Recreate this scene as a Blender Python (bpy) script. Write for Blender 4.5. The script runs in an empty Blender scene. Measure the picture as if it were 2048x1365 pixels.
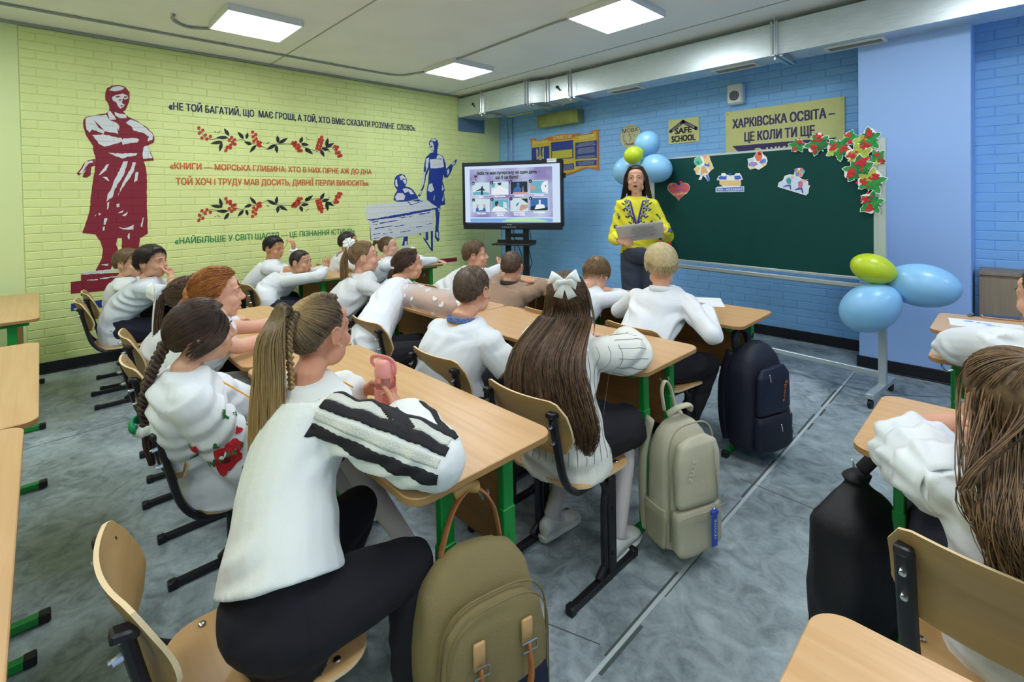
import bpy, bmesh, math, random
import numpy as np
from mathutils import Vector, Matrix, noise
from mathutils.bvhtree import BVHTree
random.seed(7); rng = np.random.default_rng(7)
SC = bpy.context.scene; COL = SC.collection
pi = math.pi
# ---------------------------------------------------------------- camera
CAMH = 1.495
YAW, PITCH, ROLL, FPX, CY0 = -0.802878, 0.0160536, -0.0157323, 976.77, 412.01
_cy, _sy, _cp, _sp = math.cos(YAW), math.sin(YAW), math.cos(PITCH), math.sin(PITCH)
_f = Vector((_sy*_cp, _cy*_cp, -_sp)); _r = Vector((_cy, -_sy, 0)); _u = _r.cross(_f)
_cr, _sr = math.cos(ROLL), math.sin(ROLL)
RV = _cr*_r + _sr*_u; UV = -_sr*_r + _cr*_u; FV = _f
cam = bpy.data.cameras.new('camera'); camo = bpy.data.objects.new('camera', cam); COL.objects.link(camo)
camo.matrix_world = Matrix(((RV.x, UV.x, -FV.x, 0), (RV.y, UV.y, -FV.y, 0), (RV.z, UV.z, -FV.z, CAMH), (0, 0, 0, 1)))
cam.sensor_fit = 'HORIZONTAL'; cam.sensor_width = 36; cam.lens = FPX/2048*36
cam.shift_y = -(682.5-CY0)/2048; cam.clip_start = 0.02; cam.clip_end = 60
SC.camera = camo
def ray(x, y): return RV*((x-1024)/FPX) - UV*((y-CY0)/FPX) + FV
def atz(x, y, z):
    d = ray(x, y); return d*((z-CAMH)/d.z) + Vector((0, 0, CAMH))
def atY(x, y, Y):
    d = ray(x, y); return d*(Y/d.y) + Vector((0, 0, CAMH))
def atX(x, y, X):
    d = ray(x, y); return d*(X/d.x) + Vector((0, 0, CAMH))
def atd(x, y, d): return ray(x, y)*d + Vector((0, 0, CAMH))
# ---------------------------------------------------------------- view + world
SC.view_settings.view_transform = 'Standard'; SC.view_settings.look = 'None'
SC.view_settings.gamma = 1; SC.view_settings.use_curve_mapping = False
SC.view_settings.exposure = 0.0
LAMP = 21.0
w = bpy.data.worlds.new('world'); SC.world = w; w.use_nodes = True
w.node_tree.nodes['Background'].inputs[0].default_value = (.5, .55, .6, 1)
w.node_tree.nodes['Background'].inputs[1].default_value = 0.05
# ---------------------------------------------------------------- materials
def lin(h):
    if not isinstance(h, str): return (*h, 1)
    h = h.lstrip('#'); c = [int(h[i:i+2], 16)/255 for i in (0, 2, 4)]
    return tuple((x/12.92 if x <= .04045 else ((x+.055)/1.055)**2.4) for x in c) + (1,)
MATS = {}
def mat(name, col, rough=.6, metal=0, spec=.5, var=0, vscale=8, bump=0, bscale=60, emit=None, es=1, alpha=1, trans=0, stretch=None, sheen=0, sss=0, attr=None, coat=0):
    """procedural principled material: colour with optional noise variation, optional noise bump"""
    if name in MATS: return MATS[name]
    m = bpy.data.materials.new(name); m.use_nodes = True; MATS[name] = m
    nt = m.node_tree; N = nt.nodes; L = nt.links; b = N['Principled BSDF']
    c = lin(col); b.inputs['Base Color'].default_value = c
    b.inputs['Roughness'].default_value = rough; b.inputs['Metallic'].default_value = metal
    b.inputs['Specular IOR Level'].default_value = spec
    if sheen: b.inputs['Sheen Weight'].default_value = sheen
    if coat: b.inputs['Coat Weight'].default_value = coat
    if trans: b.inputs['Transmission Weight'].default_value = trans
    if sss:
        b.inputs['Subsurface Weight'].default_value = sss; b.inputs['Subsurface Radius'].default_value = (.012, .005, .003); b.inputs['Subsurface Scale'].default_value = 1
    if emit:
        b.inputs['Emission Color'].default_value = lin(emit); b.inputs['Emission Strength'].default_value = es
    if alpha < 1: b.inputs['Alpha'].default_value = alpha
    if var or bump or stretch:
        tc = N.new('ShaderNodeTexCoord'); mp = N.new('ShaderNodeMapping')
        L.new(tc.outputs['Object'], mp.inputs[0])
        if stretch: mp.inputs['Scale'].default_value = stretch
    if var:
        n = N.new('ShaderNodeTexNoise'); n.inputs['Scale'].default_value = vscale; n.inputs['Detail'].default_value = 6
        L.new(mp.outputs[0], n.inputs['Vector'])
        r = N.new('ShaderNodeValToRGB'); r.color_ramp.elements[0].position = .3; r.color_ramp.elements[1].position = .7
        r.color_ramp.elements[0].color = tuple(x*(1-var) for x in c[:3])+(1,)
        r.color_ramp.elements[1].color = tuple(min(1, x*(1+var)) for x in c[:3])+(1,)
        L.new(n.outputs['Fac'], r.inputs[0]); L.new(r.outputs[0], b.inputs['Base Color'])
    if bump:
        n2 = N.new('ShaderNodeTexNoise'); n2.inputs['Scale'].default_value = bscale; n2.inputs['Detail'].default_value = 4
        L.new(mp.outputs[0], n2.inputs['Vector'])
        bp = N.new('ShaderNodeBump'); bp.inputs['Strength'].default_value = bump; bp.inputs['Distance'].default_value = .01
        L.new(n2.outputs['Fac'], bp.inputs['Height']); L.new(bp.outputs[0], b.inputs['Normal'])
    return m
BRZ0, BRH, BRW = .011, .077, .26     # brick courses: 260 x 77 mm pitch
def mat_brickpaint(name, col, axis):
    """paint on the brick wall: flat colour, joints of the wall read through as relief"""
    if name in MATS: return MATS[name]
    m = mat(name, col, rough=.62)
    nt = m.node_tree; N = nt.nodes; L = nt.links; b = N['Principled BSDF']
    g = N.new('ShaderNodeNewGeometry'); s = N.new('ShaderNodeSeparateXYZ'); cx = N.new('ShaderNodeCombineXYZ')
    L.new(g.outputs['Position'], s.inputs[0])
    L.new(s.outputs[axis], cx.inputs[0])
    sub = N.new('ShaderNodeMath'); sub.operation = 'SUBTRACT'; sub.inputs[1].default_value = BRZ0
    L.new(s.outputs[2], sub.inputs[0]); L.new(sub.outputs[0], cx.inputs[1])
    br = N.new('ShaderNodeTexBrick'); br.offset = .5; br.squash = 1
    for k, v in (('Scale', 1), ('Mortar Size', .004), ('Mortar Smooth', .35), ('Brick Width', BRW), ('Row Height', BRH)): br.inputs[k].default_value = v
    L.new(cx.outputs[0], br.inputs['Vector'])
    inv = N.new('ShaderNodeMath'); inv.operation = 'SUBTRACT'; inv.inputs[0].default_value = 1; L.new(br.outputs['Fac'], inv.inputs[1])
    bp = N.new('ShaderNodeBump'); bp.inputs['Strength'].default_value = 1; bp.inputs['Distance'].default_value = .006
    L.new(inv.outputs[0], bp.inputs['Height']); L.new(bp.outputs[0], b.inputs['Normal'])
    return m
def mat_wood(name, c1, c2, rough=.38, axis=0, sc=1, spec=.5):
    if name in MATS: return MATS[name]
    m = mat(name, c1, rough=rough, spec=spec); nt = m.node_tree; N = nt.nodes; L = nt.links; b = N['Principled BSDF']
    tc = N.new('ShaderNodeTexCoord'); mp = N.new('ShaderNodeMapping'); L.new(tc.outputs['Object'], mp.inputs[0])
    s = [38*sc, 38*sc, 38*sc]; s[axis] = 2.2*sc; mp.inputs['Scale'].default_value = s
    n = N.new('ShaderNodeTexNoise'); n.inputs['Scale'].default_value = 1; n.inputs['Detail'].default_value = 5; n.inputs['Distortion'].default_value = .5
    L.new(mp.outputs[0], n.inputs['Vector'])
    r = N.new('ShaderNodeValToRGB'); e = r.color_ramp.elements
    e[0].position = .35; e[1].position = .68; e[0].color = lin(c2); e[1].color = lin(c1)
    L.new(n.outputs['Fac'], r.inputs[0]); L.new(r.outputs[0], b.inputs['Base Color'])
    return m
def mat_tint(name, dark, light, rough=.45, tip=None, spec=.4):
    """hair: per-strand tone from the mesh attribute 'tint', optional root-to-tip colour from 'along'"""
    if name in MATS: return MATS[name]
    m = mat(name, dark, rough=rough, spec=spec); nt = m.node_tree; N = nt.nodes; L = nt.links; b = N['Principled BSDF']
    a = N.new('ShaderNodeAttribute'); a.attribute_name = 'tint'
    r = N.new('ShaderNodeValToRGB'); e = r.color_ramp.elements
    e[0].position = .05; e[1].position = .95; e[0].color = lin(dark); e[1].color = lin(light)
    tc = N.new('ShaderNodeTexCoord'); nz = N.new('ShaderNodeTexNoise'); nz.inputs['Scale'].default_value = 55; nz.inputs['Detail'].default_value = 3
    L.new(tc.outputs['Object'], nz.inputs['Vector'])
    mx = N.new('ShaderNodeMath'); mx.operation = 'MULTIPLY_ADD'; mx.inputs[1].default_value = .9
    ad = N.new('ShaderNodeMath'); ad.operation = 'SUBTRACT'; ad.inputs[1].default_value = .45
    L.new(a.outputs['Fac'], ad.inputs[0]); L.new(nz.outputs['Fac'], mx.inputs[0]); L.new(ad.outputs[0], mx.inputs[2])
    L.new(mx.outputs[0], r.inputs[0])
    out = r.outputs[0]
    if tip:
        a2 = N.new('ShaderNodeAttribute'); a2.attribute_name = 'along'
        mr = N.new('ShaderNodeMapRange'); mr.inputs[1].default_value = .15; mr.inputs[2].default_value = .85; L.new(a2.outputs['Fac'], mr.inputs[0])
        mix = N.new('ShaderNodeMixRGB'); mix.inputs[2].default_value = lin(tip); L.new(mr.outputs[0], mix.inputs[0]); L.new(out, mix.inputs[1]); out = mix.outputs[0]
    L.new(out, b.inputs['Base Color'])
    return m
# ---------------------------------------------------------------- mesh helpers
def rotz(a): return Matrix.Rotation(a, 3, 'Z')
def basis(x, y, z): return Matrix((x, y, z)).transposed()
class MB:
    def __init__(s): s.V = []; s.F = []; s.M = []; s.A = []; s.B = []; s.mi = 0; s.tint = .5
    def add(s, vs, fs, alongs=None):
        n = len(s.V); s.V += [tuple(v) for v in vs]; s.F += [tuple(i+n for i in f) for f in fs]
        s.M += [s.mi]*len(fs); s.A += [s.tint]*len(vs); s.B += (alongs if alongs is not None else [0.0]*len(vs)); return s
    def box(s, c, d, R=None, bev=0.0):
        """box centred at c, size d; bev chamfers every edge"""
        hx, hy, hz = (x/2 for x in d); c = Vector(c)
        b = min(bev, hx*.9, hy*.9, hz*.9)
        if b <= 0:
            vs = [(x, y, z) for z in (-hz, hz) for x, y in ((-hx, -hy), (hx, -hy), (hx, hy), (-hx, hy))]
            fs = [(3, 2, 1, 0), (4, 5, 6, 7), (0, 1, 5, 4), (1, 2, 6, 5), (2, 3, 7, 6), (3, 0, 4, 7)]
        else:
            def ring(x, y, q, z): return [(-x+q, -y, z), (x-q, -y, z), (x, -y+q, z), (x, y-q, z), (x-q, y, z), (-x+q, y, z), (-x, y-q, z), (-x, -y+q, z)]
            vs = ring(hx-b, hy-b, b*.3, -hz)+ring(hx, hy, b, -hz+b)+ring(hx, hy, b, hz-b)+ring(hx-b, hy-b, b*.3, hz)
            fs = [tuple(range(7, -1, -1)), tuple(range(24, 32))]
            for k in range(3):
                for i in range(8): j = (i+1) % 8; fs.append((k*8+i, k*8+j, k*8+8+j, k*8+8+i))
        if R is not None: vs = [R @ Vector(v) for v in vs]
        return s.add([Vector(v)+c for v in vs], fs)
    def loft(s, rings, cap=True, closed=False):
        n = len(rings[0]); vs = [v for r in rings for v in r]; fs = []
        K = len(rings)
        for k in range(K if closed else K-1):
            k2 = (k+1) % K
            for i in range(n): j = (i+1) % n; fs.append((k*n+i, k*n+j, k2*n+j, k2*n+i))
        if cap and not closed: fs += [tuple(range(n-1, -1, -1)), tuple(range((K-1)*n, K*n))]
        al = [k/max(1, K-1) for k in range(K) for _ in range(n)]
        return s.add(vs, fs, al)
    def tube(s, pts, r, n=8, up=None, cap=True, sq=1.0, twist=0):
        """swept tube; r is a number, list of numbers or list of (rx, ry)"""
        pts = [Vector(p) for p in pts]; K = len(pts)
        rr = r if isinstance(r, (list, tuple)) else [r]*K
        rings = []; prev = None
        for k, p in enumerate(pts):
            t = (pts[min(k+1, K-1)]-pts[max(k-1, 0)])
            if t.length < 1e-9: t = Vector((0, 0, 1))
            t.normalize()
            if up is not None: a = Vector(up)
            elif prev is not None: a = prev
            else: a = Vector((0, 0, 1)) if abs(t.z) < .9 else Vector((1, 0, 0))
            x = a.cross(t)
            if x.length < 1e-6: x = Vector((1, 0, 0)).cross(t)
            x.normalize(); y = t.cross(x); prev = y
            q = rr[k]; rx, ry = q if isinstance(q, (list, tuple)) else (q, q*sq)
            rings.append([p + x*(rx*math.cos(2*pi*i/n+twist)) + y*(ry*math.sin(2*pi*i/n+twist)) for i in range(n)])
        return s.loft(rings, cap)
    def rod(s, a, b, r, n=10): return s.tube([a, b], r, n)
    def bar(s, a, b, wd, ht, up=(0, 0, 1), bev=.003):
        """rectangular bar from a to b"""
        a = Vector(a); b = Vector(b); t = b-a; L = t.length; t.normalize(); u = Vector(up)
        if abs(t.dot(u)) > .99: u = Vector((0, 1, 0))
        x = u.cross(t).normalized(); y = t.cross(x)
        return s.box((a+b)/2, (wd, ht, L), basis(x, y, t), bev)
    def ell(s, c, rad, R=None, nu=16, nv=10, pw=None):
        c = Vector(c); vs = []; fs = []
        for j in range(1, nv):
            ph = pi*j/nv
            for i in range(nu):
                th = 2*pi*i/nu
                v = Vector((rad[0]*math.sin(ph)*math.cos(th), rad[1]*math.sin(ph)*math.sin(th), rad[2]*math.cos(ph)))
                vs.append(c+(R @ v if R is not None else v))
        t = Vector((0, 0, rad[2])); b = -t
        vs += [c+(R @ t if R is not None else t), c+(R @ b if R is not None else b)]
        for j in range(nv-2):
            for i in range(nu): k = (i+1) % nu; fs.append((j*nu+i, (j+1)*nu+i, (j+1)*nu+k, j*nu+k))
        T = (nv-1)*nu
        for i in range(nu): k = (i+1) % nu; fs.append((T, i, k)); fs.append((T+1, (nv-2)*nu+k, (nv-2)*nu+i))
        return s.add(vs, fs)
    def prism(s, poly, z0, z1, M=None, bev=0):
        """polygon in xy extruded z0..z1 (M maps to place), top edge chamfered by bev"""
        n = len(poly); rings = []
        if bev:
            cen = Vector((sum(p[0] for p in poly)/n, sum(p[1] for p in poly)/n))
            def inset(q):
                out = []
                for i in range(n):
                    a = Vector(poly[i-1]); b_ = Vector(poly[i]); c = Vector(poly[(i+1) % n])
                    e1 = (b_-a); e2 = (c-b_)
                    n1 = Vector((-e1.y, e1.x)).normalized() if e1.length > 1e-9 else Vector((0, 0)); n2 = Vector((-e2.y, e2.x)).normalized() if e2.length > 1e-9 else n1
                    m = n1+n2; m = m.normalized() if m.length > 1e-6 else n1
                    out.append(b_+m*q)
                return out
            i1 = inset(bev); rings = [[(p[0], p[1], z0) for p in i1], [(p[0], p[1], z0+bev) for p in poly], [(p[0], p[1], z1-bev) for p in poly], [(p[0], p[1], z1) for p in i1]]
        else: rings = [[(p[0], p[1], z0) for p in poly], [(p[0], p[1], z1) for p in poly]]
        if M is not None: rings = [[M @ Vector(p) for p in r] for r in rings]
        return s.loft(rings)
    def lathe(s, prof, c=(0, 0, 0), n=24, M=None):
        c = Vector(c); rings = [[Vector((r*math.cos(2*pi*i/n), r*math.sin(2*pi*i/n), z)) for i in range(n)] for r, z in prof]
        if M is not None: rings = [[M @ p for p in r] for r in rings]
        return s.loft([[p+c for p in r] for r in rings])
    def quad(s, a, b, c, d): return s.add([a, b, c, d], [(0, 1, 2, 3)])
    def build(s, name, m, parent=None, smooth=True, angle=40, attrs=False, local=False):
        me = bpy.data.meshes.new(name)
        V = s.V
        if parent is not None and not local:
            b = parent_base(parent); V = [(v[0]-b.x, v[1]-b.y, v[2]-b.z) for v in V]
        me.from_pydata(V, [], s.F)
        for q in (m if isinstance(m, (list, tuple)) else [m]): me.materials.append(q)
        if len(me.materials) > 1: me.polygons.foreach_set('material_index', s.M)
        if smooth:
            me.polygons.foreach_set('use_smooth', [True]*len(me.polygons))
            if angle < 180: me.set_sharp_from_angle(angle=math.radians(angle))
        if attrs:
            for nm, dat in (('tint', s.A), ('along', s.B)):
                at = me.attributes.new(nm, 'FLOAT', 'POINT'); at.data.foreach_set('value', dat)
        me.update()
        o = bpy.data.objects.new(name, me); COL.objects.link(o)
        if parent is not None: o.parent = parent
        return o
def parent_base(p):
    b = Vector((0, 0, 0))
    while p is not None: b = b+p.location; p = p.parent
    return b
def tag(o, label=None, cat=None, group=None, kind=None):
    if label: o['label'] = label
    if cat: o['category'] = cat
    if group: o['group'] = group
    if kind: o['kind'] = kind
    return o
def thing(name, loc, label, cat, group=None, yaw=0):
    o = bpy.data.objects.new(name, None); COL.objects.link(o); o.location = loc; o.rotation_euler = (0, 0, yaw)
    o.empty_display_size = .1
    return tag(o, label, cat, group)
def copy_tree(o, parent=None):
    c = o.copy(); COL.objects.link(c); c.parent = parent
    for ch in list(o.children): copy_tree(ch, c)
    return c
def struct(name, mb, m, **k): return tag(mb.build(name, m, **k), kind='structure')
def rrect(w_, d_, r, n=6, cx=0, cy=0, corners=(1, 1, 1, 1)):
    pts = []
    for i, (sx, sy, a0) in enumerate(((1, -1, -90), (1, 1, 0), (-1, 1, 90), (-1, -1, 180))):
        q = r*corners[i]
        x = cx+sx*(w_/2-q); y = cy+sy*(d_/2-q)
        if q == 0: pts.append((x, y)); continue
        for k in range(n+1):
            a = math.radians(a0+90*k/n); pts.append((x+q*math.cos(a), y+q*math.sin(a)))
    return pts
def smoothpath(pts, sub=6):
    P = [Vector(p) for p in pts]; out = []
    for i in range(len(P)-1):
        p0 = P[max(i-1, 0)]; p1 = P[i]; p2 = P[i+1]; p3 = P[min(i+2, len(P)-1)]
        for k in range(sub):
            t = k/sub; t2 = t*t; t3 = t2*t
            out.append(.5*((2*p1)+(p2-p0)*t+(2*p0-5*p1+4*p2-p3)*t2+(3*p1-p0-3*p2+p3)*t3))
    out.append(P[-1]); return out
def lerpv(vals, n):
    """resample a list of numbers to n entries"""
    x = np.linspace(0, len(vals)-1, n); return list(np.interp(x, range(len(vals)), vals))
def text_mesh(body, size=1, extrude=0, res=2, bold=0):
    """filled lettering as a flat mesh"""
    c = bpy.data.curves.new('t', 'FONT'); c.body = body.replace('\u0406', 'I'); c.size = size; c.resolution_u = res; c.fill_mode = 'NONE'
    o = bpy.data.objects.new('t', c); COL.objects.link(o)
    dg = bpy.context.evaluated_depsgraph_get(); dg.update()
    me = bpy.data.meshes.new_from_object(o.evaluated_get(dg))
    bpy.data.objects.remove(o); bpy.data.curves.remove(c)
    co = [v.co.copy() for v in me.vertices]; nxt = {}
    for e in me.edges: a, b = e.vertices; nxt.setdefault(a, []).append(b); nxt.setdefault(b, []).append(a)
    bpy.data.meshes.remove(me); seen = set(); loops = []
    for s in sorted(nxt):
        if s in seen: continue
        lp = [s]; seen.add(s); cur = s; first = min(nxt[s]); prev = None
        cur = first if first not in seen else nxt[s][-1]
        while cur not in seen:
            lp.append(cur); seen.add(cur); n = [q for q in nxt[cur] if q not in seen]
            if not n: break
            cur = n[0]
        if len(lp) > 2: loops.append([co[i] for i in lp])
    # glyph by glyph: horizontal slabs filled by the non-zero winding rule (contours may cross themselves)
    loops.sort(key=lambda l: min(q.x for q in l)); groups = []
    for l in loops:
        x0 = min(q.x for q in l); x1 = max(q.x for q in l)
        if groups and x0 < groups[-1][0]-1e-4: groups[-1][1].append(l); groups[-1][0] = max(groups[-1][0], x1)
        else: groups.append([x1, [l]])
    V = []; F = []
    for _, ls in groups:
        segs = [(l[i-1], l[i]) for l in ls for i in range(len(l)) if abs(l[i-1].y-l[i].y) > 1e-7]
        ys = {round(q.y, 6) for l in ls for q in l}
        for i in range(len(segs)):
            for j in range(i):
                (a, b), (c_, d) = segs[i], segs[j]
                r = b-a; s_ = d-c_; den = r.x*s_.y-r.y*s_.x
                if abs(den) < 1e-12: continue
                t = ((c_.x-a.x)*s_.y-(c_.y-a.y)*s_.x)/den; u = ((c_.x-a.x)*r.y-(c_.y-a.y)*r.x)/den
                if 1e-4 < t < 1-1e-4 and 1e-4 < u < 1-1e-4: ys.add(round(a.y+r.y*t, 6))
        ys = sorted(ys)
        for y0, y1 in zip(ys, ys[1:]):
            if y1-y0 < 2e-6: continue
            ym = (y0+y1)/2; cr = []
            for a, b in segs:
                if (a.y > ym) != (b.y > ym):
                    f = lambda y: a.x+(b.x-a.x)*(y-a.y)/(b.y-a.y)
                    cr.append((f(ym), f(y0), f(y1), 1 if b.y > a.y else -1))
            cr.sort(); wn = 0
            for k, q in enumerate(cr):
                if wn == 0: st = q
                wn += q[3]
                if wn == 0: n = len(V); V += [Vector((st[1], y0, 0)), Vector((q[1], y0, 0)), Vector((q[2], y1, 0)), Vector((st[2], y1, 0))]; F.append((n, n+1, n+2, n+3))
    return V, F
def put_text(mb, body, org, xdir, zdir, width, height, bold=0, res=2, center=False):
    """lay lettering on a plane: origin bottom-left, fitted to width x cap height"""
    V, F = text_mesh(body, 1, 0, res, 0)
    if not V: return
    x0 = min(v.x for v in V); x1 = max(v.x for v in V); H = .73
    sx = width/(x1-x0); sy = height/H
    org = Vector(org); X = Vector(xdir).normalized(); Z = Vector(zdir).normalized()
    if center: org = org-X*(width/2)
    N_ = X.cross(Z)
    for k, (dx, dy) in enumerate(((.8, .8), (-.8, .8), (.8, -.8), (-.8, -.8)) if bold else ((0, 0),)):
        mb.add([org+X*((v.x-x0)*sx+dx*bold*height*1.1)+Z*(v.y*sy+dy*bold*height*.6)-N_*(.00002*k) for v in V], F)
# ================================================================ room
WX, WY, ZC = -6.0, 5.53, 3.085
RX, FY = 3.2, -2.6            # right wall and the wall behind
YEL = mat('yellow_wall_paint', '#e0ea9f', rough=.6, var=.04, vscale=3, bump=.12, bscale=90)
YELS = mat('yellow_plaster_paint', '#dfe9a8', rough=.65, bump=.06, bscale=60)
BLU = mat('blue_wall_paint', '#8fc6ff', rough=.58, var=.05, vscale=3, bump=.12, bscale=90)
BLUS = mat('blue_plaster_paint', '#9fc2f8', rough=.6, bump=.05, bscale=70)
CEIL = mat('ceiling_paint', '#f5f7f2', rough=.8, bump=.08, bscale=50, var=.03, vscale=2)
BLACKB = mat('black_skirting', '#15151d', rough=.35)
GREY = mat('grey_plastic', '#9aa09c', rough=.5)
GALV = mat('galvanised_steel', '#d6dfe2', rough=.36, metal=.6, var=.07, vscale=14, stretch=(.6, .6, 5))
STEEL = mat('bright_steel', '#d5d7d9', rough=.25, metal=1)
ALU = mat('aluminium', '#c3cdd0', rough=.4, metal=.6)
WHITEP = mat('white_plastic', '#e4e6e2', rough=.4)
BLKM = mat('black_metal', '#17161d', rough=.42, var=.1)
BLKP = mat('black_plastic', '#131318', rough=.5)
# floor: polished concrete, mottled
def concrete():
    m = mat('concrete_floor', '#8d979b', rough=.42, spec=.4); nt = m.node_tree; N = nt.nodes; L = nt.links; b = N['Principled BSDF']
    tc = N.new('ShaderNodeTexCoord')
    n1 = N.new('ShaderNodeTexNoise'); n1.inputs['Scale'].default_value = 1.6; n1.inputs['Detail'].default_value = 9; n1.inputs['Roughness'].default_value = .66; n1.inputs['Distortion'].default_value = .5
    n2 = N.new('ShaderNodeTexNoise'); n2.inputs['Scale'].default_value = 9; n2.inputs['Detail'].default_value = 8; n2.inputs['Distortion'].default_value = 1.6
    n3 = N.new('ShaderNodeTexNoise'); n3.inputs['Scale'].default_value = 75; n3.inputs['Detail'].default_value = 4
    for n in (n1, n2, n3): L.new(tc.outputs['Object'], n.inputs['Vector'])
    a = N.new('ShaderNodeMath'); a.operation = 'MULTIPLY_ADD'; a.inputs[1].default_value = .55
    L.new(n2.outputs['Fac'], a.inputs[0])
    h = N.new('ShaderNodeMath'); h.operation = 'MULTIPLY'; h.inputs[1].default_value = .75; L.new(n1.outputs['Fac'], h.inputs[0]); L.new(h.outputs[0], a.inputs[2])
    a2 = N.new('ShaderNodeMath'); a2.operation = 'MULTIPLY_ADD'; a2.inputs[1].default_value = .14; L.new(n3.outputs['Fac'], a2.inputs[0]); L.new(a.outputs[0], a2.inputs[2])
    r = N.new('ShaderNodeValToRGB'); e = r.color_ramp.elements
    e[0].position = .47; e[0].color = lin('#4c5558'); e[1].position = .93; e[1].color = lin('#bccace')
    k = e.new(.6); k.color = lin('#79858a'); k = e.new(.74); k.color = lin('#9daab0')
    L.new(a2.outputs[0], r.inputs[0]); L.new(r.outputs[0], b.inputs['Base Color'])
    rr = N.new('ShaderNodeMapRange'); rr.inputs[1].default_value = .4; rr.inputs[2].default_value = .9; rr.inputs[3].default_value = .33; rr.inputs[4].default_value = .6
    L.new(a2.outputs[0], rr.inputs[0]); L.new(rr.outputs[0], b.inputs['Roughness'])
    bp = N.new('ShaderNodeBump'); bp.inputs['Strength'].default_value = .12; bp.inputs['Distance'].default_value = .01; L.new(n2.outputs['Fac'], bp.inputs['Height']); L.new(bp.outputs[0], b.inputs['Normal'])
    return m
def slab(x0, x1, y0, y1, z0, z1): return MB().box(((x0+x1)/2, (y0+y1)/2, (z0+z1)/2), (x1-x0, y1-y0, z1-z0))
struct('floor', slab(WX-.2, RX+.2, FY-.2, WY+.2, -.1, 0), concrete(), smooth=False)
struct('ceiling', slab(WX-.2, RX+.2, FY-.2, WY+.2, ZC, ZC+.1), CEIL, smooth=False)
def brick_wall(mb, P, u0, u1, z1, nrm):
    """courses of bricks with recessed joints; P(u, z, depth) maps to the room"""
    k0 = 0; z = BRZ0
    row = 0
    while BRZ0+row*BRH < z1-.005:
        za = BRZ0+row*BRH; zb = min(za+BRH, z1); off = 0 if row % 2 == 0 else BRW/2
        i0 = math.floor((u0-off)/BRW); u = off+i0*BRW
        while u < u1-.004:
            a = max(u, u0); b = min(u+BRW, u1); u += BRW
            if b-a < .012: continue
            d = random.uniform(-.0008, .001); g = .0028; s_ = .0068; t = [random.uniform(-.0012, .0012) for _ in range(4)]
            o = [(a, za), (b, za), (b, zb), (a, zb)]; i = [(a+s_, za+s_+t[0]), (b-s_+t[1], za+s_), (b-s_, zb-s_+t[2]), (a+s_+t[3], zb-s_)]
            vs = [P(*q, -.006) for q in o]+[P(*q, d) for q in i]
            fs = [(4, 5, 6, 7)]+[(j, (j+1) % 4, 4+(j+1) % 4, 4+j) for j in range(4)]
            if nrm: fs = [tuple(reversed(f)) for f in fs]
            mb.add(vs, fs)
        row += 1
# left (yellow) wall: smooth pier, brickwork, smooth pier in the corner
wl = MB()
wl.mi = 0; brick_wall(wl, lambda u, z, d: (WX+d, u, z), -.11, 5.175, 3.06, False)
wl.mi = 1
for a, b in ((FY, -.11), (5.175, WY)):
    wl.quad((WX, a, 0), (WX, b, 0), (WX, b, 3.06), (WX, a, 3.06))
for yy in (-.11, 5.175): wl.quad((WX-.008, yy-.003, 0), (WX, yy, 0), (WX, yy, 3.06), (WX-.008, yy-.003, 3.06))
wl.box((WX-.11, (FY+WY)/2, ZC/2), (.2, WY-FY, ZC))
struct('wall_left', wl, [YEL, YELS], smooth=False)
wb = MB(); brick_wall(wb, lambda u, z, d: (u, WY-d, z), WX, RX, ZC, False)
wb.box(((WX+RX)/2, WY+.11, ZC/2), (RX-WX, .2, ZC))
struct('wall_back', wb, BLU, smooth=False)
struct('wall_right', slab(RX, RX+.15, FY, WY, 0, ZC), BLUS, smooth=False)
struct('wall_front', slab(WX, RX, FY-.15, FY, 0, ZC), YELS, smooth=False)
PX0, PX1, PY = -.945, -.243, 5.03
pl = MB(); pl.box(((PX0+PX1)/2, (PY+WY)/2, ZC/2), (PX1-PX0, WY-PY, ZC), None, .004)
struct('trim_1', pl, BLUS, smooth=False)
def base(name, a, b, off):
    m = MB(); a = Vector(a); b = Vector(b); n = Vector(off)
    m.bar(a+n*.008+Vector((0, 0, .05)), b+n*.008+Vector((0, 0, .05)), .014, .1, bev=.003)
    m.bar(a+n*.016+Vector((0, 0, .006)), b+n*.016+Vector((0, 0, .006)), .03, .012, bev=.003)
    struct(name, m, BLACKB)
base('baseboard_left', (WX, FY, 0), (WX, WY, 0), (1, 0, 0))
base('baseboard_back', (WX, WY, 0), (PX0, WY, 0), (0, -1, 0))
base('baseboard_right', (PX1, WY, 0), (RX, WY, 0), (0, -1, 0))
base('baseboard_pillar', (PX0-.015, PY, 0), (PX1+.015, PY, 0), (0, -1, 0))
tm = MB(); tm.bar((WX+.012, FY, 3.072), (WX+.012, WY, 3.072), .022, .026, bev=.003); struct('trim_2', tm, GREY)
# slab seams in the ceiling, control joints in the floor
sm = MB()
for yy in (-.55, 1.95, 4.45): sm.box(((WX+RX)/2, yy, ZC-.002), (RX-WX, .012, .004))
struct('trim_3', sm, mat('ceiling_seam', '#a9aea4', rough=.9), smooth=False)
jm = MB(); JD = mat('joint_dark', '#555d5e', rough=.8); JL = mat('joint_light', '#c6d0d2', rough=.7)
def seam(a, b, wd, z=.0009):
    a = Vector(a); b = Vector(b); t = (b-a).normalized(); n = Vector((-t.y, t.x, 0))*wd/2
    jm.add([(p.x, p.y, zz) for zz in (.0001, z) for p in (a-n, b-n, b+n, a+n)], [(4, 5, 6, 7), (0, 1, 5, 4), (1, 2, 6, 5), (2, 3, 7, 6), (3, 0, 4, 7)])
ja, jb = atz(1712, 740, 0), atz(1205, 1330, 0)
jd = (jb-ja); jn = Vector((-jd.y, jd.x, 0)).normalized()
jm.mi = 1; seam(ja, ja+jd*1.25, .014)
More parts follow.
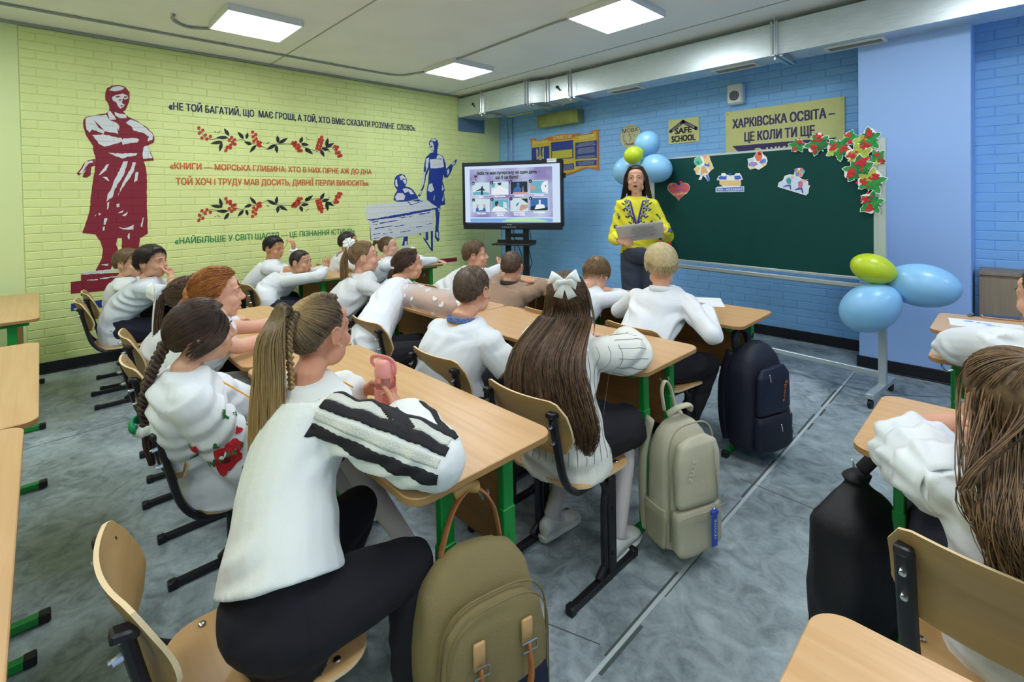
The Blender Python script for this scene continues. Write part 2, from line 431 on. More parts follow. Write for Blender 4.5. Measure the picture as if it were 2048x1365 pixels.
jm.mi = 0
random.seed(5)
for sd in (-1, 1):
    t = .02
    while t < 1.2:
        l = random.uniform(.03, .14); q = random.uniform(.003, .013)
        if random.random() < .75: seam(ja+jd*t+jn*sd*(.009+q/2), ja+jd*(t+l)+jn*sd*(.009+q/2+random.uniform(-.003, .003)), q, .0008)
        t += l+random.uniform(0, .05)
for (a, b, q) in (((1480, 958), (1730, 1060), .005), ((1630, 1020), (1700, 1052), .014), ((30, 905), (400, 800), .006), ((1740, 790), (1900, 795), .007), ((960, 1195), (1200, 1290), .004)):
    seam(atz(*a, 0), atz(*b, 0), q)
struct('trim_4', jm, [JD, JL], smooth=False)
# ---------------------------------------------------------------- ceiling lights
DIFF = mat('lit_diffuser', '#ffffff', emit='#f4fbff', es=LAMP)
FRAME = mat('lamp_frame', '#dfe3e2', rough=.4)
def light_panel(x, y, label):
    t = thing('ceiling_light', (x, y, ZC), label, 'ceiling light', 'square ceiling light panels')
    m = MB(); z = ZC
    m.box((x, y, z-.004), (.58, .58, .008))
    for sx, sy, lx, ly in ((0, 1, .6, .014), (0, -1, .6, .014), (1, 0, .014, .572), (-1, 0, .014, .572)):
        m.box((x+sx*.293, y+sy*.293, z-.028), (lx, ly, .056), None, .003)
    m.build('frame', FRAME, t)
    d = MB(); d.box((x, y, z-.05), (.572, .572, .006)); d.build('diffuser', DIFF, t, smooth=False)
light_panel(-4.66, 1.40, 'square lit panel on the ceiling nearest the yellow wall, cable looping into it')
light_panel(-2.40, 3.60, 'square lit panel on the ceiling in front of the metal duct, middle of the room')
light_panel(-4.70, 3.68, 'square lit panel on the ceiling in the far corner, furthest from the camera')
for x, y in ((-2.4, 1.4), (-.1, 3.6), (-.1, 1.4), (2.1, 3.6), (2.1, 1.4), (-4.66, -.9), (-2.4, -.9), (-.1, -.9), (2.1, -.9)):
    light_panel(x, y, 'square lit panel on the ceiling overhead, out of the frame')
# conduits
def conduit(pts, label, r=.011, clips=()):
    m = MB(); P = smoothpath(pts, 5); m.tube(P, r, 8)
    t = thing('cable_conduit', P[0], label, 'conduit'); m.build('pipe', GREY, t)
    c = MB()
    for q in clips:
        q = Vector(q); c.box(q+Vector((0, 0, r*.8)), (.03, .03, r*1.9), None, .003)
    if clips: c.build('clip', GREY, t)
zc = ZC-.013
cy = [Vector((-5.5, y, zc)) for y in (-2.4, -1, .4, 1.8, 2.9)]+[Vector((-5.45, 3.3, zc)), Vector((-5.2, 3.42, zc)), Vector((-5.01, 3.45, zc-.01))]
conduit(cy, 'grey cable pipe clipped to the ceiling along the yellow wall', clips=[(-5.5, y, zc) for y in (-.3, .25, .8, 1.35, 1.9, 2.45, 2.95)])
conduit([(-4.4, 3.42, zc), (-3.6, 3.40, zc), (-2.9, 3.38, zc), (-2.7, 3.4, zc-.008)], 'grey cable pipe on the ceiling between the two far light panels', .009)
conduit([(-4.97, 1.17, zc-.012), (-5.1, 1.12, zc), (-5.16, .98, zc), (-5.05, .86, zc), (-4.9, .84, zc)], 'grey flexible cable loop beside the panel near the yellow wall', .012)
pv = MB()
for i, xx in enumerate((-5.80, -5.685)):
    t = thing('wall_pipe', (xx, WY-.02, 0), 'thin pale pipe running down the blue wall, '+('nearer the corner' if i == 0 else 'further from the corner'), 'pipe', 'pipes in the corner')
    m = MB(); m.rod((xx, WY-.022, .1), (xx, WY-.022, 2.8), .014, 10); m.build('pipe', mat('pale_pipe', '#9db9d6', rough=.4), t)
    m = MB()
    for z in (.6, 1.4, 2.2): m.box((xx, WY-.012, z), (.045, .02, .02), None, .003)
    m.build('clip', WHITEP, t)
# ---------------------------------------------------------------- air duct under the ceiling
D0, D1, DZ0, DZ1 = 4.78, 5.1, 2.745, 3.03
dt = thing('air_duct', (-2, 4.9, DZ0), 'galvanised rectangular air duct hung under the ceiling along the blue wall', 'air duct')
def duct_sec(x0, x1, f0, f1, tint=GALV):
    m = MB(); vs = []
    for x, f in ((x0, f0), (x1, f1)): vs += [(x, f, DZ0), (x, D1, DZ0), (x, D1, DZ1), (x, f, DZ1)]
    m.add(vs, [(3, 2, 1, 0), (4, 5, 6, 7), (0, 1, 5, 4), (1, 2, 6, 5), (2, 3, 7, 6), (3, 0, 4, 7)]); m.build('duct_section', tint, dt, smooth=False)
DL = 4.66
duct_sec(WX+.01, -5.42, DL, DL); duct_sec(-5.42, -4.52, DL, DL); duct_sec(-4.52, -4.25, DL, D0); duct_sec(-4.25, -3.88, D0, D0)
duct_sec(-3.88, -1.52, D0, D0); duct_sec(-1.52, 1.0, D0, D0); duct_sec(1.0, RX, D0, D0)
def flange(x, f):
    m = MB()
    for dx in (-.022, .022):
        m.box((x+dx, f-.004, (DZ0+DZ1)/2), (.018, .03, DZ1-DZ0+.03), None, .003)
        m.box((x+dx, (f+D1)/2, DZ0-.006), (.018, D1-f, .025), None, .003)
    m.build('duct_flange', STEEL, dt)
for x, f in ((-5.42, DL), (-4.52, DL), (-4.25, D0), (-3.88, D0), (-1.52, D0), (1.0, D0)): flange(x, f)
def hanger(x, f):
    m = MB(); m.box((x, f+.12, DZ0-.028), (.03, .46, .022), None, .003); m.box((x+.05, f+.14, DZ0-.03), (.03, .4, .02), None, .003)
    m.rod((x, f-.06, DZ0-.04), (x, f-.06, ZC), .005, 6); m.rod((x, f-.06, DZ0-.06), (x, f-.06, DZ0-.005), .01, 6)
    m.build('hanger', STEEL, dt)
for x, f in ((-5.36, DL), (-4.45, D0-.06), (-3.82, D0), (-1.5, D0), (1.1, D0)): hanger(x, f)
for x, f in ((-5.62, DL), (-4.08, D0)):
    m = MB(); c = Vector((x, f-.012, 2.9)); m.ell(c, (.02, .012, .02)); m.bar(c, c+Vector((.055, -.005, -.055)), .012, .012, up=(0, 1, 0)); m.build('damper_handle', BLKP, dt)
# branch box on the wall, wall sleeve at the yellow wall
m = MB(); m.box((-4.62, 5.45, 2.63), (.77, .15, .19), None, .003); m.box((-4.95, 5.37, 2.6), (.012, .012, .11)); m.rod((-5.25, 5.0, 2.70), (-4.7, 5.0, 2.70), .012); m.build('branch_box', mat('olive_steel', '#a9ad78', rough=.3, metal=.7, var=.2, vscale=5), dt)
m = MB(); m.box((WX+.012, 4.92, 2.665), (.02, .53, .24), None, .003); m.build('wall_sleeve', mat('blue_grey_sleeve', '#5f7d95', rough=.5), dt)
# grilles in the underside
GR = mat('grille_slat', '#8f9391', rough=.5)
for i, (x, lb) in enumerate(((-3.18, 'air grille under the duct nearest the screen corner'), (-1.93, 'air grille under the duct above the small wall speaker'), (-.95, 'air grille under the duct beside the blue pillar top'), (.45, 'air grille under the duct at the far right'))):
    t = thing('air_grille', (x, 4.95, DZ0), lb, 'air grille', 'air grilles under the duct')
    m = MB()
    for sx, sy, lx, ly in ((0, 1, .42, .025), (0, -1, .42, .025), (1, 0, .025, .12), (-1, 0, .025, .12)): m.box((x+sx*.1975, 4.95+sy*.0725, DZ0-.008), (lx, ly, .016), None, .003)
    m.build('frame', WHITEP, t)
    m = MB()
    for k in range(9): m.box((x, 4.885+k*.0165, DZ0-.007), (.37, .009, .008), Matrix.Rotation(.5, 3, 'X'))
    m.build('slats', GR, t)
# ================================================================ school tables and chairs
TW, TD, TZ = 1.35, .52, .76
DESK = mat_wood('beech_laminate', '#d3aa7c', '#c89d6d', rough=.33, axis=0)
EDGE = mat('beech_edge', '#a97f4c', rough=.45, var=.06)
PANEL = mat_wood('brown_panel', '#a8743f', '#9a6836', rough=.5, axis=0)
GREEN = mat('green_powder_coat', '#0f8a35', rough=.38)
PLY = mat_wood('chair_plywood', '#cfa672', '#c49a64', rough=.36, axis=0, sc=.7)
PLYB = mat_wood('chair_back_veneer', '#b08f5e', '#a58553', rough=.42, axis=0, sc=.7)
PLYE = mat('plywood_edge', '#e0c79b', rough=.5)
def build_table(name):
    """local frame: x along the length, y towards the board, origin on the floor under the centre"""
    t = bpy.data.objects.new(name, None); COL.objects.link(t)
    poly = rrect(TW, TD, .055, 7)
    m = MB(); m.prism(poly, TZ-.0215, TZ, None, .0025)
    nb = len(poly)
    # side faces take the edge band
    m.M = [0 if i in (len(m.F)-1, len(m.F)-2) or i >= 2*nb else 1 for i in range(len(m.F))]
    m.build('tabletop', [DESK, EDGE], t, local=True, angle=30)
    for sx in (-1, 1):
        x = sx*(TW/2-.095)
        m = MB(); m.box((x, .0, .022), (.03, .50, .03), None, .003); m.build('foot_bar', GREEN, t, local=True)
        for sy in (-1, 1):
            m = MB(); m.box((x, sy*.258, .021), (.036, .034, .036), None, .004); m.build('foot_cap', BLKP, t, local=True)
        for y in (-.10, .13):
            m = MB(); m.box((x, y, .385), (.028, .045, .70), None, .003); m.box((x, y, .29), (.034, .052, .5), None, .003)
            for z in (.36, .46): m.rod((x-sx*0.02, y, z), (x+sx*.02, y, z), .006, 8)
            m.build('leg', GREEN, t, local=True)
        m = MB(); m.box((x, .0, .722), (.03, .42, .03), None, .003); m.build('top_bar', GREEN, t, local=True)
    m = MB(); m.box((0, .145, .535), (TW-.24, .016, .32), None, .002); m.build('modesty_panel', PANEL, t, local=True)
    for sx in (-1, 1):
        m = MB(); x = sx*(TW/2-.075); m.tube(smoothpath([(x, .0, .655), (x+sx*.03, .0, .64), (x+sx*.045, 0, .66), (x+sx*.045, 0, .675)], 3), .005, 6); m.build('bag_hook', STEEL, t, local=True)
    return t
TAB = {}
def table(proto, x, y, label, yaw=0, key=None):
    global _t0
    if proto[0] is None: proto[0] = build_table('school_table'); o = proto[0]
    else: o = copy_tree(proto[0])
    o.location = (x, y, 0); o.rotation_euler = (0, 0, yaw); tag(o, label, 'table', 'two-seat school tables')
    return o
TP = [None]
YR = {1: 2.77, 2: 1.77, 3: .63, 4: -.54}                      # near edge of each row
XC = {'a': (-2.36, -1.01), 'b': (-3.72, -2.37), 'c': (-5.82, -4.47)}
tl = {
 (1, 'a'): 'school table before the teacher, loose sheet on it, navy backpack at its end',
 (1, 'b'): 'school table in front of the boy in beige, small cards on it',
 (1, 'c'): 'school table by the corner where a girl stretches her arm towards the screen',
 (2, 'a'): 'school table with the cream backpack hanging at its end',
 (2, 'b'): 'school table where the girl with petal sleeves leans, left of the cream backpack table',
 (2, 'c'): 'school table under the green lettering, boy resting his chin on folded arms',
 (3, 'a'): 'nearest school table with the pink bottle, khaki backpack at its end',
 (3, 'b'): 'school table of the red-haired girl, touching the pink bottle table',
 (3, 'c'): 'school table by the yellow wall in front of the two boys under the maroon figure',
 (4, 'a'): 'empty school table at the lower left edge, nearest of the empty row',
 (4, 'b'): 'empty school table at the left edge, middle of the empty row',
 (4, 'c'): 'empty school table against the yellow wall at the far left edge'}
for (r, c), lb in tl.items():
    x0, x1 = XC[c]; x = (x0+x1)/2
    dx = {1: -.05, 2: -.06, 3: 0, 4: .04}[r]
    table(TP, x+dx, YR[r]+TD/2-(.035 if (r, c) == (4, 'a') else 0), lb)
table(TP, -.33+TW/2, 3.40+TD/2, 'school table nearest the pillar with a painted sheet and a phone on it')
table(TP, -.28+TW/2, 2.82+TD/2, 'school table at the right edge under the sleeve of the white blouse')
table(TP, -.34+TW/2, 1.68+TD/2, 'school table at the right with the black drawstring bag at its end')
table(TP, -.25+TW/2, .47+TD/2, 'empty school table at the lower right corner of the picture')
def build_chair(name):
    """local frame: faces +y, origin on the floor under the seat centre"""
    t = bpy.data.objects.new(name, None); COL.objects.link(t)
    SZ = .435
    # seat: moulded plywood, front lip down
    m = MB(); n = 15; prof = []
    W = .20
    def zs(y): return SZ+.012*((y+.02)/.19)**2*(1 if y < 0 else -.9)-.004*math.cos(y*12)
    top = []; ring_n = 36
    poly = rrect(.395, .385, .085, 8, corners=(.6, .6, .6, .6)); poly = [(x*(1 if y > -.05 else 1-.10*((-y-.05)/.15)**2), y) for x, y in rrect(.395, .385, .09, 8)]
    nn = len(poly); vs = []; fs = []
    rings = [1.0, .97, .7, .4, .1]
    for q in rings:
        for x, y in poly: vs.append((x*q, y*q, zs(y*q)-.006*(1-(x*q/.2)**2) + (.0 if q < 1 else -.002)))
    for k in range(len(rings)-1):
        for i in range(nn): j = (i+1) % nn; fs.append((k*nn+i, k*nn+j, (k+1)*nn+j, (k+1)*nn+i))
    fs.append(tuple(range((len(rings)-1)*nn, len(rings)*nn)))
    nb = len(vs); vs += [(x, y, z-.011) for x, y, z in vs[:nb]]; nf = len(fs)
    fs += [tuple(i+nb for i in reversed(f)) for f in fs[:nf]]
    fs += [(nb+i, nb+(i+1) % nn, (i+1) % nn, i) for i in range(nn)]
    m.add(vs, fs); m.M = [0]*(2*nf)+[1]*nn
    m.build('seat', [PLY, PLYE], t, local=True, angle=35)
    # backrest
    m = MB(); vs = []; fs = []; BW, B0, B1 = .40, .575, .785
    NU, NV = 18, 7
    for sd in (0, 1):
        for j in range(NV):
            v = j/(NV-1)
            for i in range(NU):
                u = -1+2*i/(NU-1)
                hw = BW/2
                zz = B0+(B1-B0)*v
                cu = abs(u)
                lim = 1
                rz = .055
                edge = (1-cu)*hw
                dz = 0
                if edge < rz:
                    dz = rz-math.sqrt(max(0, rz*rz-(rz-edge)**2))
                zc_ = (B0+B1)/2; zz = zc_+(zz-zc_)*(1-dz/((B1-B0)/2))
                y = -.25-.042*(zz-B0)/.2+.042*u*u+.012*math.sin((zz-B0)/.21*pi*1.5)+(-.0045 if sd else .0045)
                vs.append((u*hw, y, zz))
    g = NU*NV
    for j in range(NV-1):
        for i in range(NU-1):
            a = j*NU+i; fs.append((a+1, a, a+NU, a+NU+1)); a += g; fs.append((a, a+1, a+NU+1, a+NU))
    nf = len(fs)
    loop = list(range(NU))+[j*NU+NU-1 for j in range(1, NV)]+[(NV-1)*NU+i for i in range(NU-2, -1, -1)]+[j*NU for j in range(NV-2, 0, -1)]
    for i in range(len(loop)): a, b = loop[i], loop[(i+1) % len(loop)]; fs.append((a, b, b+g, a+g))
    m.add(vs, fs); m.M = [0]*nf+[1]*(len(fs)-nf)
    m.build('backrest', [PLYB, PLYE], t, local=True, angle=35)
    for sx in (-1, 1):
        x = sx*.165
        m = MB(); m.tube(smoothpath([(x, .13, .412), (x, -.1, .412), (x, -.17, .425), (x, -.222, .49), (x, -.252, .6), (x, -.281, .735)], 4), [(.0125, .019)]*21, 8, up=(1, 0, 0)); m.box((x, -.282, .74), (.032, .042, .02), Matrix.Rotation(-.2, 3, 'X'), .004)
        m.build('back_tube', BLKM, t, local=True)
        xf = sx*.175
        m = MB(); m.bar((xf, .2, .017), (xf, -.205, .017), .028, .026); m.box((xf, .2, .017), (.034, .03, .034), None, .004); m.box((xf, -.205, .017), (.034, .03, .034), None, .004); m.build('foot_bar', BLKM, t, local=True)
        m = MB(); m.box((xf, .045, .21), (.024, .05, .38), None, .006); m.tube(smoothpath([(xf, .0, .06), (xf, .0, .3), (xf, .01, .36), (xf-sx*.02, .0, .40), (xf-sx*.1, .0, .412)], 4), .014, 8); m.box((xf, -.02, .05), (.02, .06, .03), Matrix.Rotation(.6, 3, 'X'), .004)
        for z in (.1, .28): m.rod((xf+sx*.01, .04, z), (xf+sx*.018, .04, z), .008, 8)
        m.build('leg', BLKM, t, local=True)
        for (y, z) in ((-.240, .64), (-.254, .70)):
            m = MB(); m.rod((x, y-.03, z), (x, y-.046, z-.003), .007, 8); m.rod((x, y-.045, z), (x, y-.052, z), .004, 6); m.build('bolt', STEEL, t, local=True)
        for y, z in ((-.1, .003), (.1, -.003)): m = MB(); m.ell((x, y, SZ+z), (.009, .009, .003), None, 10, 6); m.build('bolt', STEEL, t, local=True)
    m = MB(); m.bar((-.165, .05, .408), (.165, .05, .408), .03, .02); m.build('cross_tube', BLKM, t, local=True); m = MB(); m.bar((-.165, -.08, .408), (.165, -.08, .408), .025, .018); m.build('cross_tube', BLKM, t, local=True)
    return t
CP = [None]
def chair(x, y, label, yaw=0):
    if CP[0] is None: CP[0] = build_chair('school_chair'); o = CP[0]
    else: o = copy_tree(CP[0])
    o.location = (x, y, 0); o.rotation_euler = (0, 0, yaw); tag(o, label, 'chair', 'plywood school chairs')
    return o
for x, y, lb, yw in (
 (-1.26, .37, 'nearest school chair, under the girl with the long ponytail', .01),
 (-2.10, .54, 'school chair under the girl with poppy-embroidered sleeves', 0),
 (-2.80, .55, 'school chair under the red-haired girl, curved back edge showing', .03),
 (-3.40, .60, 'school chair under the girl with the long white ribbon', -.03),
 (-4.83, .47, 'school chair of the dark-haired boy in the white polo, row end by the aisle', 0),
 (-5.28, .53, 'school chair of the fair-haired boy next to the yellow wall', 0),
 (-1.285, 1.54, 'school chair with its whole backrest visible, under the girl with the white bow', 0),
 (-1.88, 1.57, 'school chair of the boy with the embroidered collar, its back partly behind the table', 0),
 (-2.71, 1.66, 'school chair behind the girl with petal sleeves, backrest in full view', 0),
 (-3.42, 1.60, 'school chair under the girl with the white flower on her ponytail', 0),
 (-4.70, 1.55, 'school chair under the boy resting his chin on folded arms', 0),
 (-5.35, 1.60, 'school chair under the boy raising his hand', 0),
 (-1.46, 2.60, 'school chair of the blond boy, bare seat corner showing', -.1),
 (-2.08, 2.55, 'school chair of the boy bending over his table', 0),
 (-2.85, 2.55, 'school chair of the boy in the beige jumper', 0),
 (-3.50, 2.60, 'school chair of the open-mouthed boy at the front', 0),
 (-4.88, 2.55, 'school chair of the girl stretching her arm, dark tube of the back showing', 0),
 (-5.45, 2.55, 'school chair of the dark-haired boy half hidden in front of the lettering', 0),
 (.07, 2.52, 'school chair at the right edge, only its top rim showing', 0),
 (.01, 1.57, 'school chair with its backrest large at the lower right, under the girl with wavy hair', -.04)):
    chair(x, y, lb, yw)
# ================================================================ people
SKIN = {}
def skin(c):
    if c not in SKIN:
        m = mat('skin_'+c.strip('#'), c, rough=.5, spec=.35, var=.05, vscale=18); SKIN[c] = m
    return SKIN[c]
LIP = mat('lip', '#b8695f', rough=.4)
EYEW = mat('eye_white', '#ece9e4', rough=.25); IRIS = mat('iris', '#4a3a2c', rough=.2); PUP = mat('pupil', '#0b0a0a', rough=.1)
WHITE = mat('white_cotton', '#e3e7ec', rough=.85, bump=.10, bscale=45, sheen=.2)
WHITE2 = mat('white_linen', '#e6e8e4', rough=.88, bump=.14, bscale=60, sheen=.2)
BLACKC = mat('black_cloth', '#14121b', rough=.9, bump=.1, bscale=70, var=.15)
NAVYC = mat('navy_cloth', '#191b2c', rough=.88, bump=.1, bscale=70)
RIBBON = mat('white_ribbon', '#f1f3f1', rough=.5)
SNEAK = mat('white_sneaker', '#d9d9d4', rough=.6); SNEAKB = mat('beige_sneaker', '#cdb7a8', rough=.7)
TIGHT = mat('white_tights', '#cfc6c8', rough=.8)
def remesh(mb, vox, it=3, fac=.5, fn=None):
    """fuse the shapes of mb into one closed skin; returns a new MB"""
    me = bpy.data.meshes.new('r'); me.from_pydata(mb.V, [], mb.F); me.update()
    o = bpy.data.objects.new('r', me); COL.objects.link(o)
    md = o.modifiers.new('r', 'REMESH'); md.mode = 'VOXEL'; md.voxel_size = vox
    if it:
        s = o.modifiers.new('s', 'SMOOTH'); s.iterations = it; s.factor = fac
    dg = bpy.context.evaluated_depsgraph_get(); dg.update()
    e = bpy.data.meshes.new_from_object(o.evaluated_get(dg))
    n = len(e.vertices); co = np.empty(n*3); e.vertices.foreach_get('co', co); co = co.reshape(-1, 3)
    nr = np.empty(n*3); e.vertices.foreach_get('normal', nr); nr = nr.reshape(-1, 3)
    if fn is not None: co = fn(co, nr)
    out = MB(); out.V = [tuple(v) for v in co.tolist()]; out.F = [tuple(p.vertices) for p in e.polygons]
    out.M = [0]*len(out.F); out.A = [.5]*n; out.B = [0.]*n; out.co = co; out.nr = nr
    bpy.data.objects.remove(o); bpy.data.meshes.remove(me); bpy.data.meshes.remove(e)
    return out
def folds(amp, seed=0, s=(9, 9, 5), gather=None):
    """cloth folds: ridged noise pushed along the normals"""
    def f(co, nr):
        out = co.copy(); o = Vector((seed*3.1, seed*1.7, seed*2.3)); d1, d2 = math.cos(seed*1.3), math.sin(seed*1.3)
        for i in range(len(co)):
            P = Vector(co[i]); q = noise.noise(P*5+o); mk = noise.noise(P*4.5+o*1.7)*1.6+.35; mk = min(1, max(0, mk))
            ph = 88*(P.z*.8+(P.x*d1+P.y*d2)*.55)+6.5*q
            w_ = math.sin(ph); w_ = w_*abs(w_)**.3
            out[i] += nr[i]*(amp*1.15*mk*w_+amp*1.3*q)
        return out
    return f
def up_frame(yaw, pitch=0, roll=0):
    """right, forward, up for a heading (degrees clockwise from +Y), pitch up, roll to the right"""
    a = math.radians(yaw); p = math.radians(pitch); r = math.radians(roll)
    f = Vector((math.sin(a)*math.cos(p), math.cos(a)*math.cos(p), math.sin(p))); x = Vector((math.cos(a), -math.sin(a), 0)); u = x.cross(f)
    return x*math.cos(r)-u*math.sin(r), f, u*math.cos(r)+x*math.sin(r)
class Head:
    def __init__(s, c, yaw, pitch=0, roll=0, k=1.0):
        s.c = Vector(c); s.x, s.f, s.u = up_frame(yaw, pitch, roll); s.k = k; s.R = basis(s.x, s.f, s.u)
    def P(s, x, y, z): return s.c + (s.x*x+s.f*y+s.u*z)*s.k
    CC = (0, -.012, .022); CR = (.0745, .0925, .086)
    def scalp(s, az, el, off=0):
        """point over the skull: az degrees from the front towards the right ear, el degrees up"""
        a = math.radians(az); e = math.radians(el)
        d = Vector((math.sin(a)*math.cos(e), math.cos(a)*math.cos(e), math.sin(e)))
        return s.P(s.CC[0]+d.x*(s.CR[0]+off), s.CC[1]+d.y*(s.CR[1]+off), s.CC[2]+d.z*(s.CR[2]+off))
    def dirp(s, d, off=0): return s.P(s.CC[0]+d.x*(s.CR[0]+off), s.CC[1]+d.y*(s.CR[1]+off), s.CC[2]+d.z*(s.CR[2]+off))
def head_blobs(mb, H, mouth=0.0, fem=False):
    R = H.R; k = H.k
    def E(c, r, rot=None): mb.ell(H.P(*c), tuple(q*k for q in r), R @ rot if rot is not None else R, 20, 14)
    E(H.CC, H.CR)
    E((0, .022, -.03), (.062, .066, .062)); E((0, .03, -.06), (.05, .055, .05)); E((0, .052-.004*mouth, -.094-.012*mouth), (.024, .022, .018))
    E((0, .066, .02), (.052, .02, .014)); E((0, .055, .045), (.055, .025, .03))
    for sx in (-1, 1):
        E((sx*.036, .052, -.035), (.026, .026, .026)); E((sx*.045, .012, -.07), (.02, .04, .028), Matrix.Rotation(.25, 3, 'X'))
        E((sx*.010, .089, -.033), (.009, .010, .008))
        E((sx*.030, .070, .004), (.014, .010, .011)); E((sx*.0305, .0755, .0105), (.0145, .0085, .0055)); E((sx*.0305, .074, -.0075), (.013, .008, .0045))
        # ear: helix ring, lobe and inner bowl
        er = Matrix.Rotation(-.25, 3, 'X')
        E((sx*.0755, -.010, -.004), (.007, .017, .027), er)
        ring = [(sx*(.083), -.012+.019*math.cos(t), -.002+.028*math.sin(t)) for t in np.linspace(-.6, 4.2, 13)]
        mb.tube([H.P(*q) for q in ring], [.0036*k]*13, 8); E((sx*.079, -.002, -.03), (.005, .009, .009))
    mb.tube([H.P(0, .082, .018), H.P(0, .091, -.008), H.P(0, .102, -.028), H.P(0, .096, -.038)], [.0085*k, .0085*k, .0125*k, .008*k], 10)
    E((0, .083, -.060), (.021, .010, .0052)); E((0, .080, -.072-.014*mouth), (.018, .010, .0058)); E((0, .074, -.052), (.026, .016, .012))
def lip_mask(H, co):
    d = co-np.array(H.c); x = d @ np.array(H.x)/H.k; y = d @ np.array(H.f)/H.k; z = d @ np.array(H.u)/H.k
    return ((x/.021)**2+((z+.066)/.0105)**2 < 1) & (y > .076)
def hand_blobs(mb, wrist, direc, normal, side, k=1.0, curl=.5, spread=.1, thumb=.5):
    """palm and five fingers; direc along the fingers, normal out of the back of the hand, side +1 right hand"""
    d = Vector(direc).normalized(); n = Vector(normal); n = (n-d*n.dot(d)).normalized(); x = d.cross(n)*side   # towards the thumb = -x*...
    t = -x if False else x
    W = Vector(wrist)
    R = basis(x, d, n)
    # 'in' is the thumb side
    thumb_side = -1
    mb.ell(W+d*.040*k, (.034*k, .048*k, .0135*k), R, 14, 10); mb.ell(W+d*.012*k, (.024*k, .03*k, .015*k), R, 12, 8)
    for i, (off, L, r) in enumerate(((-.026, .062, .0074), (-.009, .070, .0078), (.009, .066, .0076), (.025, .053, .0067))):
        b = W+d*(.078-.004*abs(i-1))*k+x*off*k; pts = [b-d*.02*k, b]; a = .12; p = b
        dirv = (d+x*(off*spread*20)).normalized()
        for j, fr in enumerate((.42, .32, .26)):
            a += curl*(.55 if j == 0 else .75)
            v = dirv*math.cos(a)-n*math.sin(a); p = p+v*L*fr*k; pts.append(p)
        mb.tube(pts, [r*k*1.05, r*k*1.05, r*k, r*k*.95, r*k*.8], 8); mb.ell(pts[-1], (r*k*.82,)*3, None, 8, 6)
    b = W+d*.022*k-x*.024*k; v1 = (d*.75-x*.75-n*.25*thumb).normalized(); p1 = b+v1*.034*k; v2 = (d*.95-x*.15-n*.6*thumb).normalized(); p2 = p1+v2*.028*k; p3 = p2+(v2-n*.2).normalized()*.02*k
    mb.tube([b-v1*.01*k, b, p1, p2, p3], [.011*k, .0115*k, .0095*k, .0085*k, .006*k], 8); mb.ell(p3, (.0065*k,)*3, None, 8, 6)
# ---------------------------------------------------------------- hair
def elf_boy(az):
    a = abs((az+180) % 360-180); return float(np.interp(a, [0, 35, 52, 66, 78, 92, 104, 125, 180], [37, 34, 22, -6, -20, -2, -12, -36, -44]))
def elf_girl(az):
    a = abs((az+180) % 360-180); return float(np.interp(a, [0, 35, 55, 68, 80, 95, 108, 130, 180], [40, 37, 26, 4, -12, 0, -14, -40, -50]))
def hair_shell(mb, H, thick, elf, amp=.003, seed=0, NU=72, NV=40, flow=(6, 30)):
    """cap of hair following the skull, sinking into the skin at the hairline; thick(az, el) in metres"""
    vs = []; fs = []
    for j in range(NV+1):
        el = -75+165*j/NV
        for i in range(NU):
            az = 360*i/NU; e0 = elf(az); m = min(1, max(0, (el-e0+4)/9)); m = m*m*(3-2*m)
            nz = noise.noise(Vector((math.sin(math.radians(az))*flow[0]*1.7+seed*3, math.cos(math.radians(az))*flow[0]*1.7, el/flow[1])))
            off = m*(thick(az, el)+amp*nz)-(1-m)*.014
            vs.append(H.scalp(az, el, off))
    for j in range(NV):
        for i in range(NU): k = (i+1) % NU; fs.append((j*NU+i, j*NU+k, (j+1)*NU+k, (j+1)*NU+i))
    fs.append(tuple(range(NU-1, -1, -1)))
    mb.tint = .35; mb.add(vs, fs)
def fur(mb, H, n, elf, thick, length, lift=.25, crown=(180, 62), r=.0011, seed=1, down=.5, sweep=0):
    """short strands combed away from the crown"""
    rs = random.Random(seed); c = math.radians(crown[0]), math.radians(crown[1])
    cd = Vector((math.sin(c[0])*math.cos(c[1]), math.cos(c[0])*math.cos(c[1]), math.sin(c[1])))
    cnt = 0
    while cnt < n:
        d = Vector((rs.gauss(0, 1), rs.gauss(0, 1), rs.gauss(0, 1))).normalized()
        az = math.degrees(math.atan2(d.x, d.y)); el = math.degrees(math.asin(d.z))
        if el < elf(az)-2: continue
        cnt += 1
        t = d-cd*d.dot(cd); t = (t-d*t.dot(d))
        if t.length < 1e-4: t = Vector((1, 0, 0))
        t.normalize(); t = (t+Vector((0, 0, -down))*(1-abs(d.z))+d.cross(t)*(sweep+rs.uniform(-.3, .3))).normalized()
        th = thick(az, el); L = length*(.6+.6*rs.random())*(.5+.5*min(1, th/.012)); lf = lift*rs.uniform(.4, 1.3)
        p0 = H.dirp(d, th*.75); dw = (H.x*t.x+H.f*t.y+H.u*t.z); nw = (H.x*d.x+H.f*d.y+H.u*d.z)
        p1 = p0+(dw+nw*lf)*L*.5*H.k; p2 = p0+(dw+nw*(lf*.2-L*3))*L*H.k
        mb.tint = min(1, max(0, rs.gauss(.5, .22)))
        mb.tube([p0-nw*.002, p1, p2], [r*H.k*1.2, r*H.k, r*H.k*.4], 3, cap=False)
